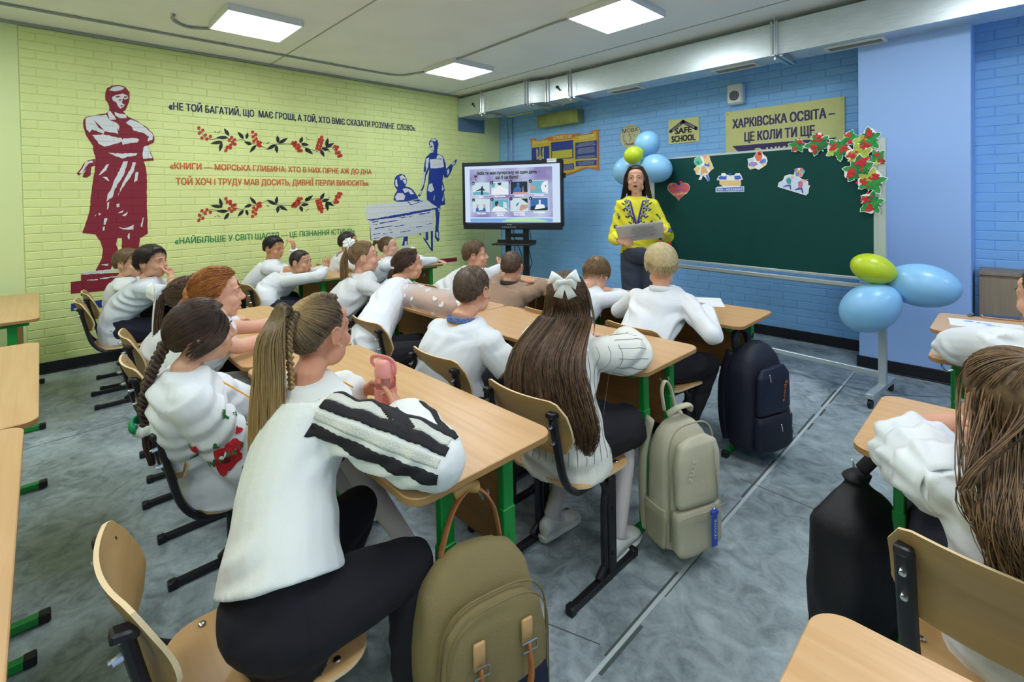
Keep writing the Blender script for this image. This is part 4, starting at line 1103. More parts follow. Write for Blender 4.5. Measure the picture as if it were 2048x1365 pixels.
fur(mb, H5, 500, elf_girl, lambda a, e: .020, .05, .5, (180, -15), .001, 4, 0, .3)
mb.build('hair', mat_tint('hair_red', '#7a3d14', '#d08a4a'), o5, angle=180, attrs=True)
at = surf_tool(q5['cl'], q5['sh'][1], q5['arms'][1][0])
# --- girl with the long white ribbon
hd = atd(378, 594, 2.78)
o4, H4, q4 = person('girl with braided dark hair and a long white ribbon, behind the red-haired girl', (-3.36, .48, .53), hd, yaw=8, pitch=0, byaw=8, k=1.0, topm=WHITE, top='shirt', sk='#d9a68b', low='skirt', lowm=BLACKC)
mb = MB(); hair_shell(mb, H4, lambda a, e: .011, elf_girl, .003, 12); combed(mb, H4, (185, 8), elf_girl, 900, .012, .0012, 12)
braid(mb, [H4.scalp(-70, 35, .012), H4.scalp(-20, 66, .013), H4.scalp(60, 62, .013), H4.scalp(130, 35, .013), H4.scalp(180, 8, .012)], .014, .008, 8, 70, .1, xdir=H4.u)
k4 = H4.scalp(185, 2, .012); secs = [(k4, H4.x*.02, H4.f*.018), (k4-H4.f*.03-H4.u*.1, H4.x*.045, H4.f*.025), (k4-H4.f*.03-H4.u*.24, H4.x*.055, H4.f*.025), (k4-H4.f*.02-H4.u*.36, H4.x*.045, H4.f*.02)]
core(mb, secs, .8); bundle(mb, secs, 420, .0018, 4, .006); mb.build('hair', mat_tint('hair_brown', '#2a1d16', '#6f543f'), o4, angle=180, attrs=True)
m = MB(); xr = H4.x; kk = k4-H4.f*.035+H4.u*.02
for off, L in ((-.03, .40), (.012, .36)):
    P = smoothpath([kk, kk-H4.f*.012+xr*off*.6-H4.u*.1, kk-H4.f*.02+xr*off-H4.u*.25, kk-H4.f*.01+xr*off*1.2-H4.u*L], 5); m.tube(P, [(.018+.016*min(1, i/6), .005) for i in range(len(P))], 10, up=H4.f)
m.build('ribbon', RIBBON, o4, angle=180); bow(o4, kk, H4.x, H4.u, -H4.f, 1.0, RIBBON, tails=0)
# --- boys of the wall table
hd = atX(304, 525, -4.74)
o3, H3, q3 = person('dark-haired boy in a white polo shirt leaning on his elbows near the maroon figure', (-4.84, .43, .53), hd, yaw=43, pitch=4, byaw=16, k=1.06, bk=1.03, topm=mat('polo_white', '#d3d9e2', rough=.85, bump=.1), sk='#d6a284', seed=5, slouch=.06, amp=.008,
    arms=[arm((-4.86, .78, .80), (-4.62, .86, .86), None, None, .8), arm((-4.46, .72, .80), (-4.63, .73, .915), (-.5, -.05, .8), (.6, .5, .1), 1.0)])
boy_hair(o3, H3, '#17110f', '#4a3830', .030, .013, 1500, .045, 3, lift=.25, down=.8, crown=(190, 60))
m = MB(); m.tube([q3['arms'][1][0].lerp(q3['arms'][1][1], t) for t in (.78, .86)], .031, 14); m.build('bracelet', mat('woven_bracelet', '#b9ad93', rough=.8, bump=.4), o3)
hd = atX(258, 527, -5.22)
o2, H2, q2 = person('fair-haired boy half hidden behind the dark-haired boy, next to the yellow wall', (-5.30, .50, .53), hd, yaw=38, pitch=2, byaw=12, k=1.04, bk=1.0, topm=WHITE, top='shirt', sk='#d8a78a')
boy_hair(o2, H2, '#4e3b2b', '#9c7c58', .018, .008, 1000, .03, 5)
# --- second table from the wall, second row
hd = atd(548, 497, 4.86)
o8, H8, q8 = person('dark-haired boy turned to the side, raising one hand with a yellow cord', (-5.30, 1.48, .53), hd, yaw=56, pitch=-5, byaw=30, k=1.0, topm=WHITE, top='shirt', sk='#c89170', browc='#241a15',
    arms=[arm(atd(588, 545, 4.75), atd(588, 500, 4.66), (-.15, -.1, 1), (.5, .5, 0), .8), arm((-5.0, 1.72, .80), (-4.9, 1.9, .81))])
boy_hair(o8, H8, '#100d0d', '#33292a', .020, .006, 900, .03, 6)
wq = atd(576, 484, 4.66); lanyard(o8, [wq, wq+Vector((-.06, -.05, -.12)), H8.P(.05, .11, -.05), H8.P(.03, .07, -.14)], YELL, .003)
hd = atd(602, 525, 4.62)
o9, H9, q9 = person('boy with very short dark hair resting his chin on folded arms', (-4.74, 1.46, .53), hd, yaw=52, pitch=2, byaw=24, k=1.0, bk=1.0, topm=WHITE, top='shirt', sk='#cf9b7c', slouch=.07, browc='#241a15',
    arms=[arm((-4.72, 1.90, .81), (-4.66, 1.98, .84), (.3, .3, .8), (.3, .8, 0), .8), arm((-4.42, 1.80, .81), (-4.62, 1.96, .84), (-.5, .4, .5), (.4, .6, .4), .7)], chest=hd+Vector((-.10, -.10, -.15)))
boy_hair(o9, H9, '#15110f', '#3f342e', .010, .004, 900, .016, 7)
# --- front left table
hd = atd(697, 486, 5.15)
o10, H10, q10 = person('boy with dark cropped hair half hidden by the girl with the white hair flower', (-5.35, 2.40, .53), hd, yaw=30, byaw=15, k=1.0, topm=WHITE, top='shirt', sk='#c9946f', browc='#241a15')
boy_hair(o10, H10, '#1a1412', '#3f322b', .012, .006, 700, .02, 8)
hd = atd(777, 494, 5.35)
o12, H12, q12 = person('small girl with a ponytail stretching her arm along the table by the yellow wall', (-4.98, 2.58, .53), hd, yaw=44, pitch=10, byaw=32, k=1.0, topm=WHITE, top='shirt', sk='#dcaa90',
    arms=[arm((-5.0, 3.05, .81), (-4.75, 3.15, .81)), arm(atz(838, 524, .82), atz(872, 521, .81), (.9, .35, -.1), (0, 0, 1), .2)])
mb = MB(); hair_shell(mb, H12, lambda a, e: .007, elf_girl, .001, 4); combed(mb, H12, (185, 30), elf_girl, 500, .008, .0014, 4)
k12 = H12.scalp(185, 30, .012); secs = [(k12, H12.x*.015, H12.u*.015), (k12-H12.f*.05, H12.x*.025, H12.u*.025), (k12-H12.f*.07-H12.u*.1, H12.x*.035, H12.f*.025), (k12-H12.f*.06-H12.u*.22, H12.x*.03, H12.f*.02)]
core(mb, secs, .8); bundle(mb, secs, 250, .002, 4, .006); mb.build('hair', mat_tint('hair_mid', '#3a2a20', '#8b6d52'), o12, angle=180, attrs=True)
m = MB(); m.ell(k12, (.022, .016, .022), None, 12, 8); m.build('hair_tie', BLKP, o12)
# --- second row, middle table
hd = atd(729, 514, 3.62)
o11, H11, q11 = person('girl in profile with long brown ponytail tied with a white hair flower', (-3.42, 1.44, .53), hd, yaw=24, pitch=3, byaw=12, k=1.04, topm=mat('dotted_white', '#dcdde0', rough=.85, bump=.35, bscale=120), top='tee', sk='#dba58c', browc='#6b5038', amp=.007,
    arms=[arm((-3.5, 1.85, .80), (-3.38, 1.98, .81)), arm((-3.16, 1.78, .80), (-3.2, 1.95, .81))])
mb = MB(); hair_shell(mb, H11, lambda a, e: .008, elf_girl, .001, 4); combed(mb, H11, (188, 42), elf_girl, 1100, .009, .0012, 14)
k11 = H11.scalp(188, 42, .014)
secs = [(k11, H11.x*.016, H11.u*.016), (k11-H11.f*.03+H11.u*.0, H11.x*.028, H11.u*.022), (k11-H11.f*.05-H11.u*.1, H11.x*.04, H11.f*.026), (k11-H11.f*.06-H11.u*.24, H11.x*.05, H11.f*.028), (k11-H11.f*.08-H11.u*.40, H11.x*.04, H11.f*.02)]
core(mb, secs, .8); bundle(mb, secs, 650, .0017, 4, .008); mb.build('hair', mat_tint('hair_light_brown', '#4a3524', '#ab8a60'), o11, angle=180, attrs=True)
def flower(ob, c, f, x, u, r, m_, name):
    m = MB(); rs = random.Random(1)
    for L_, n, rr in ((0, 9, 1), (.35, 7, .75), (.7, 5, .45)):
        for i in range(n):
            a = 2*pi*i/n+L_*2; d = x*math.cos(a)+u*math.sin(a); m.ell(c+d*r*rr*.6+f*r*(.15+.5*L_), (r*.34, r*.34, r*.12), basis(d, f.cross(d), (f+d*.3).normalized()), 10, 6)
    m.build(name, m_, ob)
flower(o11, k11+H11.x*.012-H11.f*.0+H11.u*.012, (H11.x*.6-H11.f*.7+H11.u*.3).normalized(), H11.f, H11.u, .052, RIBBON, 'hair_flower')
hd = atd(818, 529, 3.62)
o13, H13, q13 = person('girl with dark braids tied in sections, sheer sleeves covered with white petals', (-2.74, 1.42, .53), hd, yaw=12, pitch=2, byaw=4, k=1.02, bk=1.06, topm=WHITE, top='none', sleeve='none', sk='#d39f82', lowm=BLACKC, amp=.008, hem=.05, chest=hd+Vector((-.0, -.10, -.175)),
    arms=[arm((-2.98, 1.84, .81), (-2.86, 1.98, .81)), arm((-2.50, 1.86, .815), (-2.50, 2.08, .81), (-.4, .8, 0), None, .4)])
mb = MB(); hair_shell(mb, H13, lambda a, e: .010, elf_girl, .004, 4, flow=(12, 14)); combed(mb, H13, (195, -18), elf_girl, 1000, .012, .0012, 15)
for a0, a1 in ((20, 185), (55, 195), (95, 200)): braid(mb, [H13.scalp(a0, 52, .012), H13.scalp((a0+a1)/2, 45, .013), H13.scalp(a1, 10, .013), H13.scalp(195, -18, .012)], .011, .007, 6, 50, .1, xdir=H13.u)
k13 = H13.scalp(195, -20, .014); pth = [k13, k13-H13.f*.035-H13.u*.05, k13-H13.f*.05-H13.u*.16, k13-H13.f*.06-H13.u*.27, k13-H13.f*.05-H13.u*.36]
hm13 = mat_tint('hair_chestnut', '#211612', '#64483a'); ties = []
for i in range(3):
    a, b = pth[i+1], pth[min(i+2, 4)]
    if i == 0: a, b = pth[0], pth[1]+(pth[2]-pth[1])*.35
    elif i == 1: a, b = pth[1]+(pth[2]-pth[1])*.35, pth[2]+(pth[3]-pth[2])*.5
    else: a, b = pth[2]+(pth[3]-pth[2])*.5, pth[4]
    secs = [(a.lerp(b, t), H13.x*r_, H13.f*r_*.85) for t, r_ in ((0, .012), (.25, .026), (.6, .028), (1, .012 if i < 2 else .006))]; core(mb, secs, .85); bundle(mb, secs, 220, .0015, i, .002, 12, ragged=.02); ties.append(a)
mb.build('hair', hm13, o13, angle=180, attrs=True)
for c in ties:
    m = MB(); m.tube([c+H13.u*.008, c-H13.u*.008], .018, 12); m.build('hair_tie', RIBBON, o13)
for az, el in ((25, 62), (-25, 62)):
    flower(o13, H13.scalp(az, el, .018), H13.u, H13.x, H13.f, .016, RIBBON, 'hair_flower')
SHEER = mat('sheer_tulle', '#e9dcdc', rough=.7, alpha=.38)
for i in (0, 1):
    J = q13['sh'][i]; el, wr = q13['arms'][i][0], q13['arms'][i][1]; m = MB()
    m.tube(smoothpath([J, J.lerp(el, .4), el, el.lerp(wr, .5), wr], 4), lerpv([.062, .085, .098, .09, .034], 17), 18, cap=False); r_ = remesh(m, .008, 3) if False else m
    r_.build('sheer_sleeve', SHEER, o13, angle=180)
    rs = random.Random(i+4); P = smoothpath([J, J.lerp(el, .4), el, el.lerp(wr, .5), wr], 4); R_ = lerpv([.062, .085, .098, .09, .034], 17)
    for q in range(46):
        j = rs.randrange(1, 15); a = rs.uniform(0, 6.28); t = (P[j+1]-P[j-1]).normalized(); x = t.orthogonal().normalized(); y = t.cross(x); n_ = x*math.cos(a)+y*math.sin(a); c = P[j]+n_*(R_[j]+.004)
        pm = MB()
        for sg in (-1, 1):
            d = (t*math.cos(rs.uniform(0, 6))+n_.cross(t)*math.sin(rs.uniform(0, 6))).normalized(); pm.ell(c+d*.012, (.016, .011, .0022), basis(d, n_.cross(d), n_), 9, 5)
        pm.build('petal', RIBBON, o13)
# --- second row, right table
hd = atd(946, 581, 2.52)
o16, H16, q16 = person('boy with cropped brown hair in a white T-shirt with an embroidered blue collar', (-1.93, 1.42, .535), hd, yaw=-16, pitch=2, byaw=-6, k=1.06, bk=1.10, tw=1.14, topm=mat('white_jersey', '#dde2e9', rough=.85, bump=.08), sk='#d69f83', vox=.005, seed=8, amp=.007, lowm=mat('dark_denim', '#1a1d2b', rough=.85, bump=.2), neck=1.12, hem=.04, chest=hd+Vector((.03, -.10, -.20)),
    arms=[arm((-2.15, 1.62, .66), (-2.02, 1.86, .62)), arm((-1.59, 1.58, .63), (-1.62, 1.82, .60), (-.3, .9, -.1), None, .5)], collar=mat('blue_embroidery', '#5871a5', rough=.8, var=.75, vscale=120))
boy_hair(o16, H16, '#3c2f27', '#85705e', .013, .006, 2600, .017, 9, r=.0010, lift=.5, elf=lambda a: elf_boy(a)-2)
m = MB(); m.tube([q16['NB']+Vector((0, 0, -.026))+q16['bx']*.066*math.cos(t)*1.12+q16['bf']*(.066*math.sin(t)-.004)*1.12+Vector((0, 0, -.014*math.sin(t))) for t in np.linspace(0, 2*pi, 25)], .0025, 6, cap=False); m.build('cord', YELL, o16)
hd = atd(1134, 596, 2.12)
o17, H17, q17 = person('girl with very long loose brown hair and a white bow, in a striped white cardigan', (-1.27, 1.50, .53), hd, yaw=-34, pitch=2, byaw=-12, k=1.0, bk=1.02, topm=mat('cream_knit', '#e2e1d8', rough=.9, bump=.1), top='shirt', sk='#d9a68b', vox=.005, seed=9, amp=.006, hem=.03, flare=.03, sleeve='puff', low='skirt', lowm=BLACKC, shoem=SNEAK, chest=hd+Vector((.04, -.06, -.19)),
    arms=[arm((-1.62, 1.76, .81), (-1.5, 1.92, .81)), arm((-1.13, 1.80, .825), (-1.30, 1.96, .82))],
    legs=[((-1.42, 1.82, .5), (-1.42, 1.58, .10), (.05, 1, 0)), ((-1.18, 1.80, .5), (-1.145, 1.68, .10), (-.1, 1, 0))])
hm17 = mat_tint('hair_long_brown', '#271a13', '#75583e')
mb = MB(); hair_shell(mb, H17, lambda a, e: .012, elf_girl, .003, 4); combed(mb, H17, (182, 25), elf_girl, 900, .0135, .0012, 17)
bx, bf = q17['bx'], q17['bf']; c0 = H17.scalp(180, 5, 0); bk_ = -bf
ctr = H17.P(0, -.03, 0)
secs = [(H17.P(0, -.02, .085), H17.x*.05, H17.f*.05), (H17.P(0, -.03, .02), H17.x*.088, H17.f*.085), (H17.P(0, -.045, -.06), H17.x*.102, H17.f*.062), *[]]+back_secs(q17, [(.885, .01, .145, .045), (.78, .03, .165, .04), (.68, .055, .17, .035), (.585, .05, .15, .028)])
core(mb, secs[:4], .82); bundle(mb, secs, 1500, .0017, 4, .02, 18, edge=.4, ragged=.42, vmax=.2)
rs = random.Random(8)
for q in range(13):
    u0 = -.98+1.96*q/12; sub = [(c+a*u0+b*rs.uniform(-.9, -.2), a*.14, b*.4) for c, a, b in secs[2:]]; sub[-1] = (sub[-1][0]+Vector((rs.uniform(-.03, .03), 0, rs.uniform(-.02, .08))), sub[-1][1]*.4, sub[-1][2]*.4); bundle(mb, sub, 110, .0016, 30+q, .01, 16, ragged=.1)
for q in range(40):
    P = [H17.scalp(60+rs.random()*30, 20, .014), H17.scalp(80+rs.random()*30, -10, .03), H17.P(.115, -.03, -.14), back_hit(q17, .86-.06*rs.random(), .09+.03*rs.random(), .03)]; mb.tint = rs.random(); mb.tube(smoothpath(P, 4), .0013, 3, cap=False)
mb.build('hair', hm17, o17, angle=180, attrs=True)
kb = H17.scalp(178, 36, .03); bow(o17, kb, (H17.x*.97+H17.u*.1).normalized(), H17.u, (H17.u*.5-H17.f*.85).normalized(), .85, RIBBON)
PIN = mat('grey_pinstripe', '#6e7276', rough=.9)
sm_ = MB(); bv = BVHTree.FromPolygons([Vector(v) for v in q17['cl'].V], q17['cl'].F)
for i in range(-9, 10):
    P = []
    for z in np.linspace(.50, .90, 22):
        c = q17['hip'].lerp(q17['S'], (z-.53)/(.93-.53)); an = i/9*1.75; d = (bx*math.sin(an)-bf*math.cos(an)); h_ = bv.ray_cast(Vector((c.x, c.y, z))+d*.4, -d, .4)
        if h_[0] is not None and abs((h_[0]-c).dot(d)) < .24: P.append(h_[0]+h_[1]*.0012)
    cut = next((j for j in range(1, len(P)) if (P[j]-P[j-1]).length > .06), len(P)); P = P[:cut]
    if len(P) > 4: sm_.tube(P, [(.0013, .0007)]*len(P), 4, cap=False)
at = surf_tool(q17['cl'], q17['sh'][1], q17['arms'][1][0])
for i in range(12): sm_.tube([at(t, i*.52, .001)[0] for t in np.linspace(.25, 1.0, 14)], .0011, 4, cap=False)
sm_.build('pinstripes', PIN, o17, angle=180)
# --- front row
hd = atd(951, 511, 4.2)
o14, H14, q14 = person('open-mouthed boy in profile at the front table near the screen', (-3.5, 2.46, .53), hd, yaw=44, pitch=4, byaw=18, k=1.02, topm=WHITE, top='shirt', sk='#dba58a', mouth=1.0, browc='#5a422f',
    arms=[arm((-3.62, 2.86, .81), (-3.4, 3.0, .81)), arm((-3.28, 2.84, .81), (-3.30, 3.02, .86), (-.3, .5, .5), (.5, .4, .4), .9)])
boy_hair(o14, H14, '#40301f', '#93775a', .020, .006, 1100, .026, 10, lift=.6)
hd = atd(1024, 534, 3.88)
o15, H15, q15 = person('boy with glasses and cropped hair in a beige jumper, seen from behind', (-2.82, 2.44, .53), hd, yaw=-30, pitch=-2, byaw=-8, k=1.05, bk=1.08, tw=1.12, topm=mat('beige_knit', '#9c7f69', rough=.95, bump=.15, sheen=.3), top='shirt', sk='#d69f83', neck=1.1, collar=mat('striped_collar', '#3a302c', rough=.8, var=.8, vscale=60), lowm=BLACKC)
boy_hair(o15, H15, '#392b24', '#7d6653', .011, .005, 1500, .015, 11, lift=.5)
m = MB(); m.tube([H15.P(.078, .085, .005), H15.P(.084, .03, .004), H15.P(.084, -.01, .002), H15.P(.083, -.022, -.012)], .0025, 6); m.tube([H15.P(-.078, .085, .005), H15.P(-.084, .03, .004), H15.P(-.084, -.01, .002), H15.P(-.083, -.022, -.012)], .0025, 6)
for sx in (-1, 1): m.tube([H15.P(sx*.036+.026*math.cos(t), .102, .003+.02*math.sin(t)) for t in np.linspace(0, 2*pi, 17)], .002, 6, cap=False)
m.rod(H15.P(-.011, .104, .008), H15.P(.011, .104, .008), .002, 6); m.build('glasses', BLKP, o15, angle=180)
hd = atd(1193, 551, 3.5)
o18, H18, q18 = person('brown-haired boy bending his head low over the front table', (-2.08, 2.44, .53), hd, yaw=-8, pitch=-38, byaw=0, k=1.04, bk=1.02, topm=WHITE, top='shirt', sk='#d9a68b', chest=hd+Vector((0, -.13, -.13)), shoem=BLKP)
boy_hair(o18, H18, '#4a3524', '#a3845c', .022, .011, 1500, .045, 12, lift=.2, down=.8, crown=(175, 55))
hd = atd(1322, 531, 2.98)
o19, H19, q19 = person('blond boy with a bowl haircut in a white shirt, seen from behind before the chalkboard', (-1.50, 2.42, .53), hd, yaw=-30, pitch=-3, byaw=-14, k=1.06, bk=1.06, topm=mat('thin_white_shirt', '#e2e4e8', rough=.8, bump=.1), top='shirt', sk='#d99f80', lowm=BLACKC, seed=14, amp=.009, hem=.06, neck=1.05, chest=hd+Vector((.02, -.04, -.205)),
    arms=[arm((-1.78, 2.66, .76), (-1.6, 2.86, .82)), arm((-1.14, 2.58, .74), (-1.30, 2.84, .81))],
    legs=[((-1.62, 2.82, .49), (-1.60, 2.80, .09), (0, 1, 0)), ((-1.26, 2.80, .50), (-1.34, 2.62, .10), (0, 1, 0))], collar=WHITE)
def elbowl(az): a = abs((az+180) % 360-180); return float(np.interp(a, [0, 35, 55, 70, 95, 120, 180], [26, 22, 12, 4, 6, -14, -20]))
boy_hair(o19, H19, '#a48c5f', '#e6d6ab', .026, .020, 2200, .05, 13, elf=elbowl, lift=.06, down=.9, crown=(170, 70))
mb = MB(); hair_shell(mb, H19, lambda a, e: .003, lambda a: elf_boy(a)+(-3 if abs((a+180) % 360-180) > 100 else 12), .001, 3); mb.build('hair_fade', mat_tint('hair_fade_blond', '#b08a62', '#cfae84'), o19, angle=180, attrs=True)
# --- right side
hd = Vector((.085, 2.50, 1.12))
o20, H20, q20 = person('girl at the right edge of the picture in a loose white blouse', (.12, 2.40, .53), hd, yaw=-50, pitch=-4, byaw=-15, k=1.02, topm=WHITE, top='shirt', sleeve='puff', sk='#d9a58a', amp=.012,
    arms=[arm((-.18, 2.84, .815), (.02, 3.02, .82), None, None, .4), arm((.36, 2.8, .81), (.2, 2.98, .81))])
mb = MB(); hair_shell(mb, H20, lambda a, e: .010, elf_girl, .002, 4); combed(mb, H20, (185, 20), elf_girl, 700, .011, .0012, 14)
k20 = H20.scalp(185, 10, .012); secs = [(k20, H20.x*.016, H20.u*.016), (k20-H20.f*.03-H20.u*.06, H20.x*.03, H20.f*.02), (k20-H20.f*.03-H20.u*.2, H20.x*.03, H20.f*.02), (k20-H20.f*.02-H20.u*.3, H20.x*.01, H20.f*.01)]
core(mb, secs, .8); bundle(mb, secs, 250, .0017, 4, .006); mb.build('hair', mat_tint('hair_brown', '#2a1d16', '#6f543f'), o20, angle=180, attrs=True)
hd = Vector((-.005, 1.52, 1.025))
o21, H21, q21 = person('girl with long wavy brown hair and ruffled white sleeves at the right foreground', (.03, 1.56, .53), hd, yaw=-36, pitch=-4, byaw=-12, k=1.05, bk=1.02, topm=WHITE, top='tee', sleeve='cap', sk='#d59d7f', vox=.005, seed=15, lowm=NAVYC, low='skirt', hem=.05, chest=hd+Vector((.03, -.05, -.185)),
    arms=[arm((-.235, 1.73, .815), (-.13, 1.93, .815), (.5, .8, 0), None, .3), arm((.32, 1.74, .81), (.16, 1.94, .81))])
mb = MB(); hair_shell(mb, H21, lambda a, e: .011, elf_girl, .004, 4); combed(mb, H21, (183, 62), lambda a: 5+20*abs(math.cos(math.radians(a))), 700, .0125, .0012, 21, jitter=.002)
bx, bf = q21['bx'], q21['bf']
secs = [(H21.P(0, -.015, .09), H21.x*.05, H21.f*.05), (H21.P(0, -.02, .03), H21.x*.092, H21.f*.088), (H21.P(0, -.03, -.05), H21.x*.102, H21.f*.075), *[]]+back_secs(q21, [(.87, .0, .115, .05), (.78, .02, .12, .045), (.70, .03, .11, .035)])
core(mb, secs[:5], .84); bundle(mb, secs, 1700, .0017, 4, .02, 22, edge=.4, ragged=.25, vmax=-.05)
rs = random.Random(18)
for q in range(36):
    a0 = 200+rs.random()*100; P = [H21.scalp(a0, 30, .012), H21.scalp(a0, -5, .018), back_hit(q21, .90, -.11-.03*rs.random(), .03), back_hit(q21, .80, -.11+.04*rs.random(), .03), back_hit(q21, .72-.05*rs.random(), -.10+.06*rs.random(), .03)]; mb.tint = rs.random(); mb.tube(smoothpath(P, 5), .0013, 3, cap=False)
mb.build('hair', mat_tint('hair_wavy', '#2f2218', '#8a6a49'), o21, angle=180, attrs=True)
for i in (0, 1):
    J = q21['sh'][i]; el = q21['arms'][i][0]; a = (el-J).normalized(); x = a.orthogonal().normalized(); y = a.cross(x)
    for t0, rr, L in ((-.1, .085, .09), (.10, .094, .09), (.30, .10, .08)):
        m = MB(); rings = []; N_ = 64
        for s_ in range(7):
            t = s_/6; rad = .056+(rr-.056)*t**.8; c = J.lerp(el, t0)+a*L*t
            rings.append([c+(x*math.cos(2*pi*k/N_)+y*math.sin(2*pi*k/N_))*(rad+t*(.0045*math.sin(8*2*pi*k/N_+t0*9)+.003*math.sin(13*2*pi*k/N_)))+a*(.006*t*math.cos(8*2*pi*k/N_+1)) for k in range(N_)])
        rings += [[p+(Vector(c_)-p).normalized()*.003 if False else p*1.0-(p-(J.lerp(el, t0)+a*L*((6-s_)/6))).normalized()*.003 for p in rings[6-s_]] for s_, c_ in ((q, (0, 0, 0)) for q in range(7))]
        m.loft(rings, cap=False, closed=True); m.build('ruffle', WHITE, o21, angle=180)
# --- the teacher
hd = atY(1272, 358, 3.8)
GREYT = mat('grey_wool', '#3f4557', rough=.85, bump=.2, bscale=160); YELB = mat('yellow_linen', '#e6dc38', rough=.8, bump=.08)
ft = Vector((-2.43, 3.82, 0))
tx, tf, tu = up_frame(152)
hp = Vector((hd.x+.02, 3.83, .98)); ch = hd+Vector((0, .01, -.232))
la, ra = None, None
o1, H1, q1 = person('woman in embroidered yellow blouse and grey trousers standing by the chalkboard', hp, hd, yaw=152, pitch=2, byaw=150, k=1.05, bk=1.08, tw=.98, shw=.118, topm=YELB, top='shirt', sk='#d7a389', mouth=1.0, browc='#3a2a22', lowm=GREYT, stand=True, vox=.0055, t0=.22, flare=.012, slouch=.0, chest=ch, amp=.006, neck=.95,
    arms=[arm(atd(1318, 458, 3.98)+Vector((.05, 0, 0)), atd(1292, 443, 3.86), (-.8, -.35, -.05), (.1, -.4, .8), .8), arm(atd(1228, 462, 4.2), atd(1230, 462, 4.06), (.55, -.5, .1), (-.5, -.5, .5), .8)] if False else
    [arm(hp+tx*-.235+tf*.0+Vector((0, 0, .17)), hp+tx*-.205+tf*.285+Vector((0, 0, .245)), tx*.9+tf*.15-Vector((0, 0, .1)), tf*.8+Vector((0, 0, .6)), .5), arm(hp+tx*.225+tf*.01+Vector((0, 0, .14)), hp+tx*.16+tf*.26+Vector((0, 0, .14)), tx*-.6+tf*.6, tx*.4+tf*.5+Vector((0, 0, .6)), .8)],
    legs=[(hp+tx*-.085+tf*.02-Vector((0, 0, .46)), hp+tx*-.09-Vector((0, 0, .89)), tf), (hp+tx*.085+tf*.02-Vector((0, 0, .46)), hp+tx*.09-Vector((0, 0, .89)), tf)])
mb = MB(); hair_shell(mb, H1, lambda a, e: .010, elf_girl, .002, 4); combed(mb, H1, (180, -10), elf_girl, 900, .012, .0013, 23)
for sx in (-1, 1):
    secs = [(H1.P(sx*.03, .02, .10), H1.x*.03, H1.f*.03), (H1.P(sx*.082, .0, .03), H1.x*.012, H1.f*.05), (H1.P(sx*.09, -.01, -.05), H1.x*.016, H1.f*.05), (H1.P(sx*.098, -.025, -.11), H1.x*.02, H1.f*.035), (H1.P(sx*.118, -.035, -.175), H1.x*.010, H1.f*.015)]; bundle(mb, secs, 260, .0018, 4+sx, .008, ragged=.35)
secs = [(H1.P(0, -.06, .05), H1.x*.07, H1.f*.04), (H1.P(0, -.08, -.05), H1.x*.09, H1.f*.03), (H1.P(0, -.09, -.13), H1.x*.085, H1.f*.025), (H1.P(0, -.09, -.2), H1.x*.06, H1.f*.02)]
core(mb, secs, .85); bundle(mb, secs, 350, .0018, 9, .006); mb.build('hair', mat_tint('hair_teacher', '#1f1714', '#5c473b'), o1, angle=180, attrs=True)
m = MB(); m.ell(H1.P(0, .088, -.068), (.015, .006, .007), H1.R, 14, 8); m.build('mouth', mat('open_mouth', '#3c1518', rough=.6), o1)
# blouse embroidery and lanyard follow the cloth in front
bv1 = BVHTree.FromPolygons([Vector(v) for v in q1['cl'].V], q1['cl'].F)
def front(x, z, off=.004):
    S_ = q1['S']; c = Vector((S_.x, S_.y, S_.z))+q1['bx']*x+Vector((0, 0, z)); h_ = bv1.ray_cast(c+q1['bf']*.4, -q1['bf'], .6)
    return (h_[0]+q1['bf']*off) if h_[0] is not None else c+q1['bf']*.1
EMB = [mat('embroidery_navy', '#232a6e', rough=.8), mat('embroidery_blue', '#5f86c9', rough=.8), mat('embroidery_leaf', '#33402f', rough=.8)]
m = MB(); rs = random.Random(4)
def petal(m, cx, cz, r, asp, ang, off):
    ring = []
    for i in range(10):
        a = 2*pi*i/10; u = r*math.cos(a); v = r*asp*math.sin(a); ring.append(front(cx+u*math.cos(ang)-v*math.sin(ang), cz+u*math.sin(ang)+v*math.cos(ang), off))
    m.add([front(cx, cz, off+.001)]+ring, [(0, 1+i, 1+(i+1) % 10) for i in range(10)])
for sx in (-1, 1):
    for z, x, r in ((.015, .085, .02), (-.04, .08, .026), (-.10, .055, .026), (-.15, .025, .02)):
        for q in range(5):
            a = 2*pi*q/5+z*9; m.mi = q % 2; petal(m, sx*x+math.cos(a)*r*.7, z+math.sin(a)*r*.7, r*.55, .5, a, .003+.0006*q)
        m.mi = 2; petal(m, sx*(x+.03), z-.02, .018, .35, .6*sx, .003); petal(m, sx*(x-.02), z-.03, .014, .35, -.6*sx, .003)
m.build('embroidery', EMB, o1, angle=180)
for i in (0, 1):
    at = surf_tool(q1['cl'], q1['sh'][i], q1['arms'][i][0]); m = MB()
    for t, th in ((.35, 0), (.6, .3), (.85, -.2)):
        for k in range(4):
            for tt in (0, 1, 2):
                m.mi = tt; blot(at, t+rs.gauss(0, .05), th+k*1.55+rs.gauss(0, .15), .011, m, 9, .3, 1.4, k+tt, .003+.0005*tt)
    m.build('sleeve_embroidery', EMB, o1, angle=180)
lanyard(o1, [q1['NB']-q1['bf']*.06+Vector((0, 0, .01)), q1['NB']+q1['bx']*-.06+Vector((0, 0, .005)), front(-.05, -.0, .008), front(-.02, -.12, .008), front(0, -.2, .01), front(.02, -.12, .008), front(.05, 0, .008), q1['NB']+q1['bx']*.06+Vector((0, 0, .005)), q1['NB']-q1['bf']*.06+Vector((0, 0, .01))], mat('violet_cord', '#2b2390', rough=.6), .0042)
